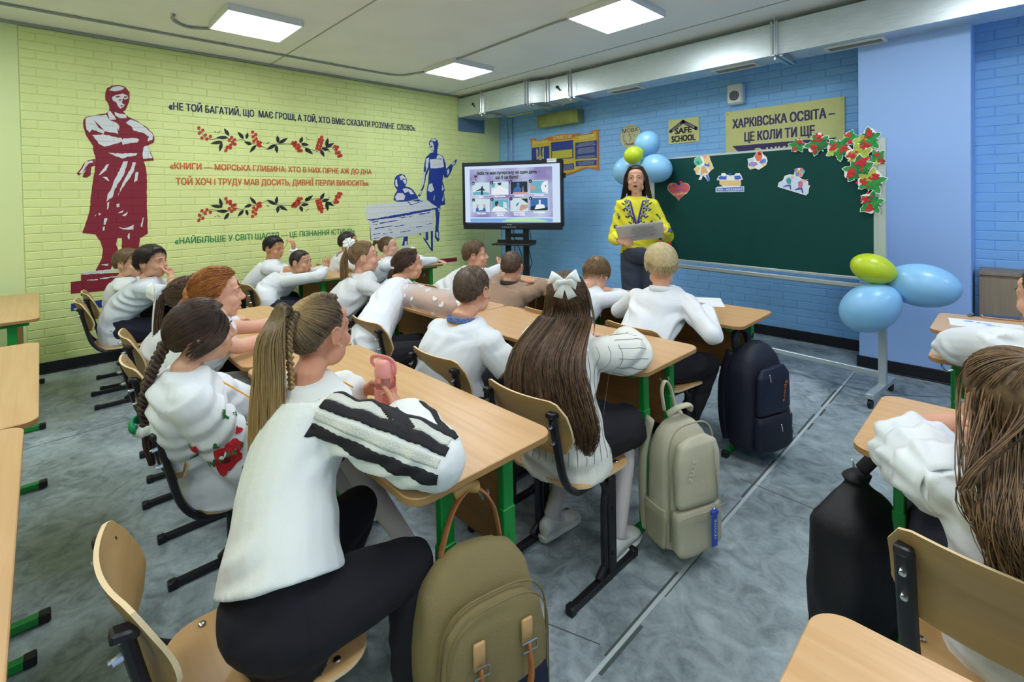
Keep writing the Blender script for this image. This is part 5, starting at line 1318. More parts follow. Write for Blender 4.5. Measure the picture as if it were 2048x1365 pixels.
# ================================================================ wall paintings on the yellow wall
MAROON, MWHITE, MBLUE = mat_brickpaint('maroon_paint', '#85152c', 1), mat_brickpaint('white_paint', '#dcdfe2', 1), mat_brickpaint('blue_paint', '#1f3b94', 1)
NAVYT, ORANGET, GREENT = mat_brickpaint('navy_paint', '#1b2150', 1), mat_brickpaint('orange_paint', '#d2642b', 1), mat_brickpaint('green_paint', '#2c8a4b', 1)
BERRY, INK = mat_brickpaint('berry_paint', '#cf3a22', 1), mat_brickpaint('black_paint', '#171a1e', 1)
def jag(poly, amp=3, seg=14, seed=1):
    rs = random.Random(seed); out = []
    for i in range(len(poly)):
        a = poly[i]; b = poly[(i+1) % len(poly)]; L = math.hypot(b[0]-a[0], b[1]-a[1]); n = max(1, int(L/seg)); nx, ny = -(b[1]-a[1])/max(L, 1e-6), (b[0]-a[0])/max(L, 1e-6)
        for k in range(n):
            t = k/n; j = rs.uniform(-amp, amp) if k else 0; out.append((a[0]+(b[0]-a[0])*t+nx*j, a[1]+(b[1]-a[1])*t+ny*j))
    return out
class Plane:
    """paint layer on a wall: pixel polygons of a close-up (origin, scale) laid on the wall plane"""
    def __init__(s, ox, oy, sc, fn): s.o = (ox, oy, sc); s.fn = fn
    def p(s, x, y, off): return s.fn(s.o[0]+x/s.o[2], s.o[1]+y/s.o[2], off)
    def poly(s, mb, pts, off, j=0, seed=1, seg=14):
        if j: pts = jag(pts, j, seg, seed)
        V = [s.p(x, y, off) for x, y in pts]; n = (V[1]-V[0]); ar = sum(pts[i-1][0]*pts[i][1]-pts[i][0]*pts[i-1][1] for i in range(len(pts)))
        if ar > 0: V.reverse()
        mb.add(V, [tuple(range(len(V)))])
def onleft(x, y, off): return atX(x, y, WX+.0025+off)
def P2(s): return [tuple(map(float, q.split(','))) for q in s.split()]
man = Plane(130, 150, 3.035, onleft)
t = thing('wall_mural', atX(230, 380, WX), 'maroon and white painting of a standing man with crossed arms on the yellow wall', 'mural')
m = MB()
man.poly(m, P2('245,110 255,80 285,65 330,60 365,72 392,105 392,140 388,165 378,190 365,215 352,222 385,255 430,275 500,320 530,350 543,380 540,410 502,430 540,520 478,525 492,570 498,640 497,750 500,870 503,965 455,990 450,1045 452,1185 345,1190 345,990 318,990 310,1030 322,1060 320,1110 300,1130 275,1190 185,1195 200,1160 225,1110 230,1060 215,1010 195,985 185,970 105,960 120,920 150,820 160,720 170,640 180,590 185,500 172,460 170,430 130,370 112,320 110,280 125,255 180,245 245,235 270,215 268,190 258,165 245,150'), 0, 1.5)
man.poly(m, P2('70,600 95,570 115,535 140,518 182,510 180,550 160,560 155,610 130,625 105,620 128,572 110,590 85,610'), 0)
man.poly(m, P2('98,1212 350,1200 480,1190 480,1290 35,1330 35,1258 98,1250'), 0)
m.build('maroon_figure', MAROON, t, smooth=False)
m = MB()
for i, s in enumerate(('268,92 290,72 330,66 362,78 345,92 300,100', '285,135 310,122 350,112 378,125 385,140 365,150 352,140 345,170 362,180 358,192 335,205 322,190 310,165 290,155', '258,225 275,218 300,250 310,270 270,275', '300,225 330,235 370,240 375,262 330,262 305,245',
  '125,262 170,250 250,240 270,275 310,290 330,310 325,360 290,350 240,342 235,360 200,345 165,330 150,350 130,330 125,290', '165,365 230,360 300,375 345,385 350,400 320,415 280,425 240,435 205,420 190,395', '355,385 420,383 450,392 440,410 390,415 350,425 345,405',
  '370,290 400,270 450,290 500,330 535,365 530,395 500,405 510,375 470,350 420,340 400,310', '480,435 505,430 515,470 530,505 475,510 470,480', '262,472 330,478 440,475 430,490 380,495 350,508 310,495', '355,525 382,525 360,600 330,650 300,700 290,740 250,770 262,720 285,680 310,620 340,560',
  '410,530 430,530 420,580 390,630 345,690 322,735 335,690 370,620 400,570', '250,545 268,540 250,580 205,610 225,580', '430,590 445,590 440,640 420,655 425,620', '225,620 255,620 270,645 255,640', '312,785 330,780 330,800 315,805', '320,840 355,820 350,835', '345,855 380,830 378,845 365,858',
  '240,870 258,870 245,910 235,910', '230,925 242,920 240,945 228,945', '470,870 480,865 470,925 460,920', '325,925 350,930 385,925 420,910 415,940 390,940 355,938', '385,965 395,960 390,1000 380,990', '220,1150 265,1145 260,1158 225,1155', '205,835 220,845 205,855', '180,850 190,848 182,860',
  '258,775 270,770 266,800 256,820', '85,595 112,555 130,525 165,520 172,530 140,540 120,570 100,600', '100,1205 150,1195 240,1185 350,1180 350,1190 280,1195 240,1205 110,1212', '135,1245 200,1240 200,1246 135,1250', '212,1235 320,1220 320,1227 212,1242')):
    man.poly(m, P2(s), .0006, 2.5 if i > 3 else 1, i, 11)
m.build('white_highlights', MWHITE, t, smooth=False)
m = MB()
for s in ('175,272 215,312 238,338 205,322', '300,133 325,126 340,132 318,138', '355,132 375,128 380,136 362,140', '325,150 340,148 342,155 328,156', '330,186 358,184 345,194', '318,322 322,322 328,358 322,358', '338,325 342,325 346,358 340,358', '300,106 350,98 385,112 350,103'): man.poly(m, P2(s), .0012)
m.build('maroon_lines', MAROON, t, smooth=False)
tch = Plane(700, 250, 5.054, onleft)
t = thing('wall_mural', atX(815, 400, WX), 'blue and white wall painting of a woman beside a child at a desk', 'mural')
m = MB()
tch.poly(m, P2('798,190 805,160 830,140 860,135 885,155 895,195 885,240 880,290 940,315 965,385 975,445 1015,400 1075,345 1080,360 1060,400 1040,420 1020,480 985,535 950,530 945,500 935,560 960,660 950,680 965,805 915,815 905,900 895,1060 905,1165 885,1180 855,1130 860,1070 870,960 862,860 820,790 775,750 775,670 790,580 800,450 770,520 745,640 705,730 688,715 720,650 735,560 755,380 765,330 810,285 845,275 830,250 810,240'), 0, 2)
tch.poly(m, P2('450,560 455,535 475,510 510,495 550,505 573,545 575,585 560,620 600,630 640,660 680,715 690,745 560,778 470,775 440,755 450,710 480,660 455,630 445,590'), 0, 2)
tch.poly(m, P2('545,1130 585,1128 582,1210 550,1220 525,1225'), 0)
for s in ('765,1080 790,1080 792,1170 765,1160', '815,1070 838,1065 838,1280 820,1262', '735,1140 760,1150 840,1280 820,1272', '690,1090 720,1100 715,1125', '200,1025 212,1025 222,1168 208,1165'): tch.poly(m, P2(s), 0)
m.build('blue_figures', MBLUE, t, smooth=False)
m = MB()
for i, s in enumerate(('150,815 440,788 560,775 740,745 885,832 845,850 560,895 250,950 172,965', '185,980 240,965 560,905 845,860 842,1070 620,1115 460,1145 300,1180 215,1160 205,1030', '500,520 530,505 565,540 570,585 555,600 535,560 510,555', '455,730 480,690 530,690 560,720 545,760 470,765', '530,650 570,640 620,660 650,700 610,700 590,670 555,690', '455,565 475,545 480,600 490,625 462,620',
  '805,180 830,165 845,200 850,250 835,270 815,240', '815,155 850,140 878,150 860,165 830,160', '805,350 860,345 940,350 950,425 900,435 850,440 815,440', '890,300 935,320 945,345 870,340', '770,340 800,330 790,420 770,470 765,400', '745,480 765,470 745,600 720,650 735,560', '1030,390 1065,360 1055,395 1030,410', '800,600 830,590 850,660 815,680 785,665', '930,600 950,650 930,670', '840,765 860,700 852,760', '930,770 945,700 945,770', '890,845 905,840 905,880 895,880', '870,1080 890,1090 895,1150 875,1130', '555,1180 575,1175 575,1250 550,1255', '700,670 735,660 705,715', '980,460 1000,440 1005,480 985,510')):
    tch.poly(m, P2(s), .0006, 2 if i > 1 else 0, i, 12)
m.build('white_highlights', MWHITE, t, smooth=False)
m = MB(); rs = random.Random(3)
tch.poly(m, P2('168,955 250,950 450,912 640,878 885,836 890,846 790,872 640,903 450,938 300,956 220,972'), .0012, 3, 5, 10)
tch.poly(m, P2('575,770 585,768 620,806 735,766 740,772 615,814'), .0012); tch.poly(m, P2('600,772 690,752 720,764 690,776 640,768'), .0012, 2)
for x0, y0, L, w_ in ((225, 985, 60, 9), (300, 995, 180, 10), (235, 1010, 40, 8), (510, 940, 60, 6), (580, 930, 60, 5), (700, 905, 110, 8), (250, 1050, 60, 9), (310, 1040, 120, 9), (450, 1030, 110, 6), (390, 1060, 30, 5), (670, 1035, 60, 8), (780, 1005, 55, 6), (235, 1110, 70, 8), (330, 1105, 50, 5), (400, 1090, 40, 4), (510, 1085, 100, 6), (240, 1150, 60, 7), (300, 1160, 40, 5), (460, 1140, 80, 5)):
    pts = [(x0+L*k/6, y0-L*.17*k/6+rs.uniform(-3, 3)-w_/2) for k in range(7)]+[(x0+L*k/6, y0-L*.17*k/6+rs.uniform(-3, 3)+w_/2) for k in range(6, -1, -1)]; tch.poly(m, pts, .0012)
for s in ('520,548 545,540 562,552 545,556', '815,215 830,208 834,222 818,228', '845,212 868,205 872,222 850,230', '820,255 838,250 832,262'): tch.poly(m, P2(s), .0012)
m.build('blue_lines', MBLUE, t, smooth=False)
for nm, s, mm, lb in (('painted_stripe', '142,608 640,546 640,558 142,623', MBLUE, 'long blue stripe painted low on the yellow wall'), ('painted_stripe', '760,531 914,515 914,523 760,539', mat_brickpaint('red_stripe_paint', '#8e1a33', 1), 'dark red stripe painted low on the yellow wall near the corner')):
    m = MB(); Plane(0, 0, 1, onleft).poly(m, P2(s), -.0004); tag(m.build(nm, mm, smooth=False), lb, 'stripe')
# lettering
def wall_text(lines, mm, label, bold=.0):
    m = MB()
    for body, a, b, h in lines:
        A = onleft(*a, .0006); B_ = onleft(*b, .0006); d = B_-A; put_text(m, body, A, d, (0, 0, 1), d.length, (onleft(a[0], a[1]-h, 0)-onleft(*a, 0)).length, bold)
    tag(m.build('wall_lettering', mm, smooth=False), label, 'lettering')
wall_text([('«НЕ ТОЙ БАГАТИЙ, ЩО  МАЄ ГРОШІ, А ТОЙ, ХТО ВМІЄ СКАЗАТИ РОЗУМНЕ  СЛОВО».', (338, 219), (831, 262), 15)], NAVYT, 'dark blue painted quotation, topmost lettering on the yellow wall', .035)
wall_text([('«КНИГИ — МОРСЬКА ГЛИБИНА: ХТО В НИХ ПІРНЕ АЖ ДО ДНА', (340, 338), (743, 349), 13), ('ТОЙ ХОЧ І ТРУДУ МАВ ДОСИТЬ, ДИВНІЇ ПЕРЛИ ВИНОСИТЬ».', (352, 370), (738, 372), 14)], ORANGET, 'orange painted quotation in two lines in the middle of the yellow wall', .035)
wall_text([('«НАЙБІЛЬШЕ У СВІТІ ЩАСТЯ — ЦЕ ПІЗНАННЯ ІСТИНИ».', (350, 489), (711, 467), 13)], GREENT, 'green painted quotation, lowest lettering on the yellow wall', .03)
# flower garlands
def garland(fy, label):
    pl = Plane(0, 0, 2.904, onleft); t = thing('painted_garland', pl.p(1550, fy(825), 0), label, 'garland', 'painted berry garlands')
    lf = MB(); be = MB(); hi = MB(); rs = random.Random(5)
    for a in P2('1300,745,1330,790 1255,800,1325,800 1220,835,1295,825 1275,882,1290,828 1380,765,1415,808 1440,770,1430,808 1418,825,1462,840 1450,888,1488,843 1610,785,1615,832 1672,802,1618,832 1548,870,1605,840 1610,892,1605,843 1757,793,1742,832 1795,842,1748,835 1818,897,1778,862 1782,885,1778,858 1905,800,1893,852 1942,830,1890,857 1885,913,1862,868 1915,872,1868,860'):
        x0, y0, x1, y1 = a; dx, dy = x0-x1, y0-y1; L = math.hypot(dx, dy); nx, ny = -dy/L, dx/L; pts = []
        for k in range(9):
            tt = k/8; w_ = 11*math.sin(pi*tt**.8)*(1 if L > 40 else .8); pts.append((x1+dx*tt+nx*w_, fy(y1+dy*tt+ny*w_)))
        for k in range(7, 0, -1):
            tt = k/8; w_ = 9*math.sin(pi*tt**.8); pts.append((x1+dx*tt-nx*w_, fy(y1+dy*tt-ny*w_)))
        pl.poly(lf, pts, .0006)
    def line(q):
        for (xa, ya), (xb, yb) in zip(q, q[1:]):
            L = math.hypot(xb-xa, yb-ya); nx, ny = -(yb-ya)/L*1.3, (xb-xa)/L*1.3; pl.poly(lf, [(xa+nx, fy(ya+ny)), (xb+nx, fy(yb+ny)), (xb-nx, fy(yb-ny)), (xa-nx, fy(ya-ny))], .0004)
    for s in ('1155,750 1190,800 1230,810 1300,800 1350,810', '1345,820 1410,810 1440,830 1500,840 1560,868', '1480,780 1500,820 1510,850', '1560,868 1605,838 1680,835 1720,840', '1720,840 1780,860 1840,880 1862,868 1920,850 1985,910', '1860,800 1860,860', '1320,870 1350,815'): line(P2(s))
    for x, y in P2('1265,770 1275,765 1250,765 1560,828 1552,832 1700,820 1780,800 1790,810 1905,870 1912,880'): pl.poly(lf, [(x-6, fy(y)), (x, fy(y-2)), (x+6, fy(y+3)), (x, fy(y+4))], .0005)
    for x, y in P2('1155,743 1178,757 1158,775 1173,802 1193,785 1202,808 1222,793 1345,798 1362,812 1332,815 1352,832 1338,845 1365,838 1320,855 1338,860 1312,875 1467,768 1485,782 1470,795 1488,808 1474,820 1498,825 1512,830 1510,848 1498,843 1700,832 1717,828 1732,842 1712,848 1725,862 1708,838 1738,858 1735,876 1750,876 1868,797 1855,812 1872,815 1850,828 1868,832 1845,845 1862,850 1840,862 1857,868 1945,852 1960,855 1952,870 1970,885 1955,890 1980,905 1968,908'):
        pl.poly(be, [(x+10*math.cos(a), fy(y)+10*math.sin(a)) for a in np.linspace(0, 2*pi, 13)[:-1]], .0012)
        pl.poly(hi, [(x+3+3*math.cos(a), fy(y)-3+3*math.sin(a)) for a in np.linspace(0, 2*pi, 7)[:-1]], .0016); pl.poly(hi, [(x-5, fy(y)+5), (x-1, fy(y)+8), (x-8, fy(y)+9)], .0016)
    lf.build('leaves', INK, t, smooth=False); be.build('berries', BERRY, t, smooth=False); hi.build('berry_marks', INK, t, smooth=False)
garland(lambda y: y, 'painted garland of red berries and black leaves between dark blue and orange lettering')
garland(lambda y: 1203-(y-825)*.95, 'painted garland of red berries and black leaves between orange and green lettering')
# ================================================================ interactive screen on its stand
SL, SR = Vector((-5.42, 4.275, 0)), Vector((-4.14, 4.93, 0)); SX = (SR-SL).normalized(); SN = Vector((SX.y, -SX.x, 0)); SW = (SR-SL).length; SB, ST = 1.065, 1.995
t = thing('interactive_screen', (SL.x, SL.y, SB), 'large black interactive screen showing a slide of eight numbered pictures', 'screen')
def sp(u, z, d=0): return SL+SX*(u*SW)+Vector((0, 0, z))+SN*d
Rs = basis(SX, -SN, Vector((0, 0, 1)))
SCM = mat('screen_frame', '#16192a', rough=.3)
m = MB(); m.box(sp(.5, (SB+ST)/2+.02, -.04), (SW, .07, ST-SB-.04), Rs, .012)
for u, wd in ((.011, .034), (.989, .034)): m.box(sp(u, 1.56, .0), (wd, .022, ST-SB-.05), Rs, .006)
m.box(sp(.5, ST-.024, .0), (SW, .022, .05), Rs, .006); m.build('housing', SCM, t)
m = MB(); m.box(sp(.5, SB+.045, .0), (SW*.985, .05, .085), Rs, .01); m.build('lower_bezel', SCM, t)
m = MB(); m.prism(rrect(.22, .026, .012), 0, .004, Matrix.Translation(sp(.48, SB+.035, .026)) @ Matrix.Rotation(pi/2, 4, 'X') if False else Matrix.Translation(sp(.48, SB+.035, .026)) @ basis(SX, Vector((0, 0, 1)), SN).to_4x4()); m.build('button_strip', mat('button_strip', '#3b4356', rough=.3), t)
m = MB()
for k in range(7): m.ell(sp(.415+k*.021, SB+.035, .031), (.006, .006, .003), basis(SX, Vector((0, 0, 1)), SN), 10, 6)
m.build('buttons', mat('button_mark', '#aab4c6', rough=.4), t)
m = MB(); put_text(m, 'Prestige', sp(.46, SB+.064, .0262), SX, (0, 0, 1), .07, .012); m.build('maker_mark', WHITEP, t, smooth=False)
m = MB(); m.box(sp(.90, ST-.012, .012), (.13, .003, .05), Rs); m.build('paper_tag', mat('tag_white', '#e8ecef', rough=.6), t)
m = MB(); put_text(m, 'ПАСПОРТ', sp(.862, ST-.014, .0142), SX, (0, 0, 1), .07, .010); m.build('tag_text', INK, t, smooth=False)
m = MB(); m.box(sp(1.012, 1.78, -.03), (.03, .05, .07), Rs, .006); m.build('side_module', SCM, t)
Z0, Z1, U0, U1 = SB+.098, ST-.052, .026, .974
def sc_(u, v, d): return sp(U0+(U1-U0)*u, Z1-(Z1-Z0)*v, d)
def em(name, c, s=.9): return mat('lit_'+name, '#101216', rough=.3, emit=c, es=s, spec=.2)
def srect(m, u0, v0, u1, v1, d): m.quad(sc_(u0, v1, d), sc_(u1, v1, d), sc_(u1, v0, d), sc_(u0, v0, d))
def spoly(m, pts, d):
    V = [sc_(u, v, d) for u, v in pts]; ar = sum(pts[i-1][0]*pts[i][1]-pts[i][0]*pts[i-1][1] for i in range(len(pts)))
    if ar > 0: V.reverse()
    m.add(V, [tuple(range(len(V)))])
def grad_mat():
    m = em('slide', '#c9c6ee', .9); nt = m.node_tree; N = nt.nodes; L = nt.links; b = N['Principled BSDF']
    tc = N.new('ShaderNodeTexCoord'); n = N.new('ShaderNodeTexNoise'); n.inputs['Scale'].default_value = 2.2; L.new(tc.outputs['Object'], n.inputs['Vector']); r = N.new('ShaderNodeValToRGB'); e = r.color_ramp.elements
    e[0].position = .35; e[0].color = lin('#8f86bd'); e[1].position = .58; e[1].color = lin('#c5d3f0'); L.new(n.outputs['Fac'], r.inputs[0]); L.new(r.outputs[0], b.inputs['Emission Color']); return m
m = MB(); srect(m, 0, 0, 1, 1, .003); m.build('display', em('display', '#cfe2fb', .95), t, smooth=False)
m = MB(); srect(m, .055, .05, .925, .91, .0045); m.build('slide', grad_mat(), t, smooth=False)
m = MB(); srect(m, .055, .93, .925, .99, .0045); m.build('slide_edge', em('sky_strip', '#7fb0f2'), t, smooth=False)
m = MB(); spoly(m, [(.40, .985), (.45, .95), (.55, .93), (.75, .935), (.85, .96), (.88, .985)], .006); m.build('slide_hill', em('hill', '#b9ecab'), t, smooth=False)
m = MB(); put_text(m, 'Якби ти мав суперсилу на один день –', sc_(.135, .155, .006), SX, (0, 0, 1), SW*.63, .046, .06); put_text(m, 'що б це було?', sc_(.34, .235, .006), SX, (0, 0, 1), SW*.225, .044, .06); m.build('slide_title', em('title', '#2c4f22', .4), t, smooth=False)
m = MB(); spoly(m, [(.120, .26), (.127, .26), (.127, .19), (.15, .20), (.135, .175), (.15, .15), (.125, .165), (.10, .15), (.11, .175), (.095, .2), (.120, .19)], .006); m.build('slide_palm', em('palm', '#5d2a52', .6), t, smooth=False)
caps = ['Літати', 'Лікувати дотиком', 'Зупиняти час', 'Телепортація', 'Читати думки', 'Розмовляти з тваринами', 'Мати нескінченну кількість грошей', 'Бути невидимим']
tb = MB(); tl_ = MB(); pics = {k: MB() for k in ('pale', 'teal', 'dark', 'skin', 'white', 'blue')}
for i in range(8):
    c, r_ = i % 4, i//4; u = .09+c*.203; v = .30+r_*.295-.005*c; w_, h_ = .178, .215
    srect(pics['white'], u-.003, v-.006, u+w_+.003, v+h_+.006, .0062)
    base_ = {0: 'pale', 1: 'pale', 2: 'dark', 3: 'teal', 4: 'pale', 5: 'teal', 6: 'pale', 7: 'blue'}[i]; srect(pics[base_], u, v, u+w_, v+h_, .0075)
    def pp(mt, s, d=.009): spoly(pics[mt], [(u+x*w_, v+y*h_) for x, y in P2(s)], d)
    if i == 0: pp('teal', '0,1 0,.75 .3,.7 1,.8 1,1'); pp('dark', '.2,.62 .5,.45 .55,.25 .62,.25 .62,.42 .8,.68 .62,.6 .62,.98 .5,.98 .5,.6 .2,.68', .010)
    if i == 1: pp('white', '0,1 .1,.6 .5,.3 1,.6 1,1'); pp('dark', '.35,.05 .6,.02 .6,.2 .45,.25', .010); pp('teal', '0,.1 .25,.05 .2,.4 0,.45', .010)
    if i == 2: pp('blue', '.12,1 .2,.55 .38,.4 .38,.1 .5,.06 .55,.2 .52,.4 .65,.6 .6,1'); pp('skin', '.7,.9 .72,.4 .75,.4 .78,.9', .010); pp('skin', '.1,1 .2,.85 1,.85 1,1', .010)
    if i == 3: pp('white', '.62,.5 .7,.2 .85,.05 1,.05 1,1 .7,.9'); pp('skin', '0,.3 .25,.4 .4,.6 .2,.75 0,.6', .010); pp('dark', '.85,.5 .9,.3 .92,.5', .011)
    if i == 4: pp('blue', '.15,1 .18,.7 .3,.6 .36,.9 .6,.85 .62,.7 .75,.6 .78,1'); pp('skin', '.2,.6 .22,.4 .32,.4 .33,.6', .010); pp('skin', '.62,.6 .64,.38 .75,.38 .76,.6', .010)
    if i == 5: pp('white', '0,1 .1,.7 .35,.55 .7,.7 1,1'); pp('dark', '.2,.5 .22,.2 .38,.15 .42,.35 .35,.6', .010); pp('skin', '.32,.5 .42,.3 .45,.5 .36,.62', .011); pp('pale', '.7,.2 .9,.3 .95,.8 .7,.7', .010)
    if i == 6: pp('dark', '.6,0 1,0 1,.4'); pp('skin', '1,.5 .6,.5 .5,.9 .6,1 1,.75', .010); pp('blue', '.3,.55 .45,.3 .5,.35 .35,.65', .010)
    if i == 7: pp('dark', '0,1 0,.7 .3,.6 1,.75 1,1'); pp('white', '.25,.9 .35,.55 .5,.5 .5,.15 .6,.15 .6,.5 .8,.55 .85,.8', .010)
    spoly(tb, [(u+.005+.017*math.cos(a), v+.004+.030*math.sin(a)) for a in np.linspace(0, 2*pi, 17)[:-1]], .011)
    put_text(tl_, str(i+1), sc_(u-.001, v+.020, .0125), SX, (0, 0, 1), .013, .022, .01)
    body = caps[i]; parts = [body] if len(body) < 17 else [body[:body.rfind(' ', 0, 18)], body[body.rfind(' ', 0, 18)+1:]]
    for k, q in enumerate(parts): put_text(tl_, q, sc_(u+w_/2, v+h_+.043+k*.036, .008), SX, (0, 0, 1), min(.155, .011*len(q)), .024, .05, center=True)
for k, c in (('white', '#eef4fb'), ('pale', '#cfe6ef'), ('teal', '#6fb3c9'), ('dark', '#22353f'), ('skin', '#c9a08e'), ('blue', '#3a6fae')): pics[k].build('slide_pictures_'+{'white': 'borders', 'pale': 'light', 'teal': 'sea', 'dark': 'shade', 'skin': 'hands', 'blue': 'figures'}[k], em(k, c), t, smooth=False)
tb.build('slide_discs', em('disc', '#1c2f2b', .5), t, smooth=False); tl_.build('slide_captions', em('caption', '#f4f8ff', 1.0), t, smooth=False)
s = thing('screen_stand', (sp(.5, 0).x, sp(.5, 0).y, 0), 'black wheeled stand with a tray carrying the interactive screen', 'stand')
for u in (.44, .62):
    m = MB(); m.box(sp(u, .62, -.10), (.075, .04, 1.1), Rs, .004); m.build('upright', BLKM, s)
m = MB(); m.box(sp(.53, .98, -.10), (.2, .03, .05), Rs, .003); m.box(sp(.53, .3, -.10), (.2, .03, .05), Rs, .003); m.build('cross_bar', BLKM, s)
m = MB(); m.prism(rrect(.56, .26, .03), 0, .018, Matrix.Translation(sp(.53, .865, .05)) @ basis(SX, -SN, Vector((0, 0, 1))).to_4x4(), .003); m.box(sp(.53, .9, -.075), (.56, .012, .04), Rs, .003); m.build('tray', BLKM, s)
for u in (.38, .68):
    m = MB(); m.bar(sp(u, .085, .30), sp(u, .085, -.36), .06, .04); m.build('foot', BLKM, s)
    for d in (.27, -.33):
        m = MB(); m.tube([sp(u, .032, d)-SX*.012, sp(u, .032, d)+SX*.012], .032, 16); m.box(sp(u, .055, d), (.03, .03, .03), Rs, .003); m.build('caster', BLKP, s)
for i, pts in enumerate(([sp(.655, SB+.01, -.09), sp(.67, .92, -.09), sp(.65, .80, -.08), sp(.68, .62, -.07), sp(.655, .5, -.07), sp(.66, .25, -.08), sp(.68, .02, -.1)], [sp(.5, SB+.01, -.06), sp(.505, .98, -.05), sp(.53, .88, -.07), sp(.57, .76, -.06), sp(.59, .6, -.06), sp(.60, .02, -.08)])):
    m = MB(); m.tube(smoothpath(pts, 6), .0055, 6); tag(m.build('power_cable', BLKP), ('black cable hanging in a loop at the right of the screen stand', 'black cable hanging between the uprights of the screen stand')[i], 'cable')
# ================================================================ chalkboard on its wheeled stand
BL, BR = Vector((-2.61, 4.564, 0)), Vector((-.715, 4.38, 0)); BX = (BR-BL).normalized(); BN = Vector((BX.y, -BX.x, 0)); BWD = (BR-BL).length; BZ0, BZ1 = .855, 1.865
Rb = basis(BX, -BN, Vector((0, 0, 1)))
def bp(u, z, d=0): return BL+BX*u+Vector((0, 0, z))+BN*d
def onboard(x, y, off=0):
    d = ray(x, y); o = Vector((0, 0, CAMH)); p0 = BL+BN*(.014+off); return o+d*((p0-o).dot(BN)/d.dot(BN))
t = thing('chalkboard', bp(BWD/2, 0), 'green chalkboard in an aluminium frame with paper cut-outs pinned on it', 'chalkboard')
m = MB(); m.box(bp(BWD/2, (BZ0+BZ1)/2), (BWD, .024, BZ1-BZ0), Rb); m.build('writing_surface', mat('chalkboard_green', '#05403c', rough=.7, spec=.25, var=.05, vscale=6), t, smooth=False)
m = MB()
for z in (BZ0, BZ1): m.box(bp(BWD/2, z), (BWD+.04, .034, .022), Rb, .004)
for u in (0, BWD): m.box(bp(u, (BZ0+BZ1)/2), (.028, .034, BZ1-BZ0), Rb, .004)
m.build('frame', ALU, t)
m = MB(); m.box(bp(BWD/2, BZ0-.055, .04), (BWD+.02, .075, .012), Rb, .003); m.box(bp(BWD/2, BZ0-.045, .078), (BWD+.02, .006, .03), Rb, .002); m.box(bp(BWD/2, BZ0-.06, .0), (BWD+.02, .02, .04), Rb, .003); m.build('chalk_tray', ALU, t)
for u in (-.035, BWD+.035):
    m = MB(); m.box(bp(u, .98), (.05, .034, 1.82), Rb, .004); m.build('post', ALU, t)
    m = MB(); m.bar(bp(u, .085, .30), bp(u, .085, -.22), .05, .035); m.build('foot', ALU, t)
    for d in (.275, -.195):
        m = MB(); m.tube([bp(u, .03, d)-BX*.012, bp(u, .03, d)+BX*.012], .03, 16); m.box(bp(u, .06, d), (.028, .028, .03), Rb, .003); m.build('caster', BLKP, t)
m = MB(); m.bar(bp(-.035, .17), bp(BWD+.035, .17), .03, .035); m.build('cross_bar', ALU, t)
def hang(r): return r
# viburnum paper sprays along the corner
VG = [mat('leaf_green', '#1f8f3f', rough=.5, var=.25, vscale=40), mat('leaf_lime', '#a9b944', rough=.5, var=.3, vscale=40), mat('leaf_dark', '#17703a', rough=.5, var=.3, vscale=30)]
PAPER = mat('white_paper', '#eceeee', rough=.6); VBER = mat('viburnum_red', '#c3202c', rough=.35, var=.2, vscale=120)
def leafpts(c, ang, L, X, Z, sc=1.0):
    prof = [(0, 0), (.10, .12), (.30, .34), (.22, .40), (.52, .52), (.42, .34), (.62, .22), (.80, .20), (1.0, 0)]
    pts = prof+[(x, -y) for x, y in reversed(prof[1:-1])]; ca, sa = math.cos(ang), math.sin(ang); mx = .5
    return [c+X*(((x-mx)*sc+mx)*L*ca-y*sc*L*.85*sa)+Z*(((x-mx)*sc+mx)*L*sa+y*sc*L*.85*ca) for x, y in pts]
def fan(m, P):
    c = sum(P, Vector())/len(P); m.add([c]+P, [(0, 1+i, 1+(i+1) % len(P)) for i in range(len(P))])
vib = Plane(1550, 240, 6.5, onboard)
VL = ['small berry spray, first on the left along the top of the chalkboard', 'wide berry spray on the top edge, second from the left', 'berry spray hanging below the top edge, with a glare spot', 'berry spray standing above the top edge beside the blue pillar', 'large berry spray at the very top of the corner', 'large berry spray with pale lobed leaves below the corner', 'berry spray at the outer right rim of the corner', 'berry spray pointing left with a long dark leaf', 'berry spray with an orange leaf halfway down the right edge', 'lowest berry spray on the right edge, above the bare post']
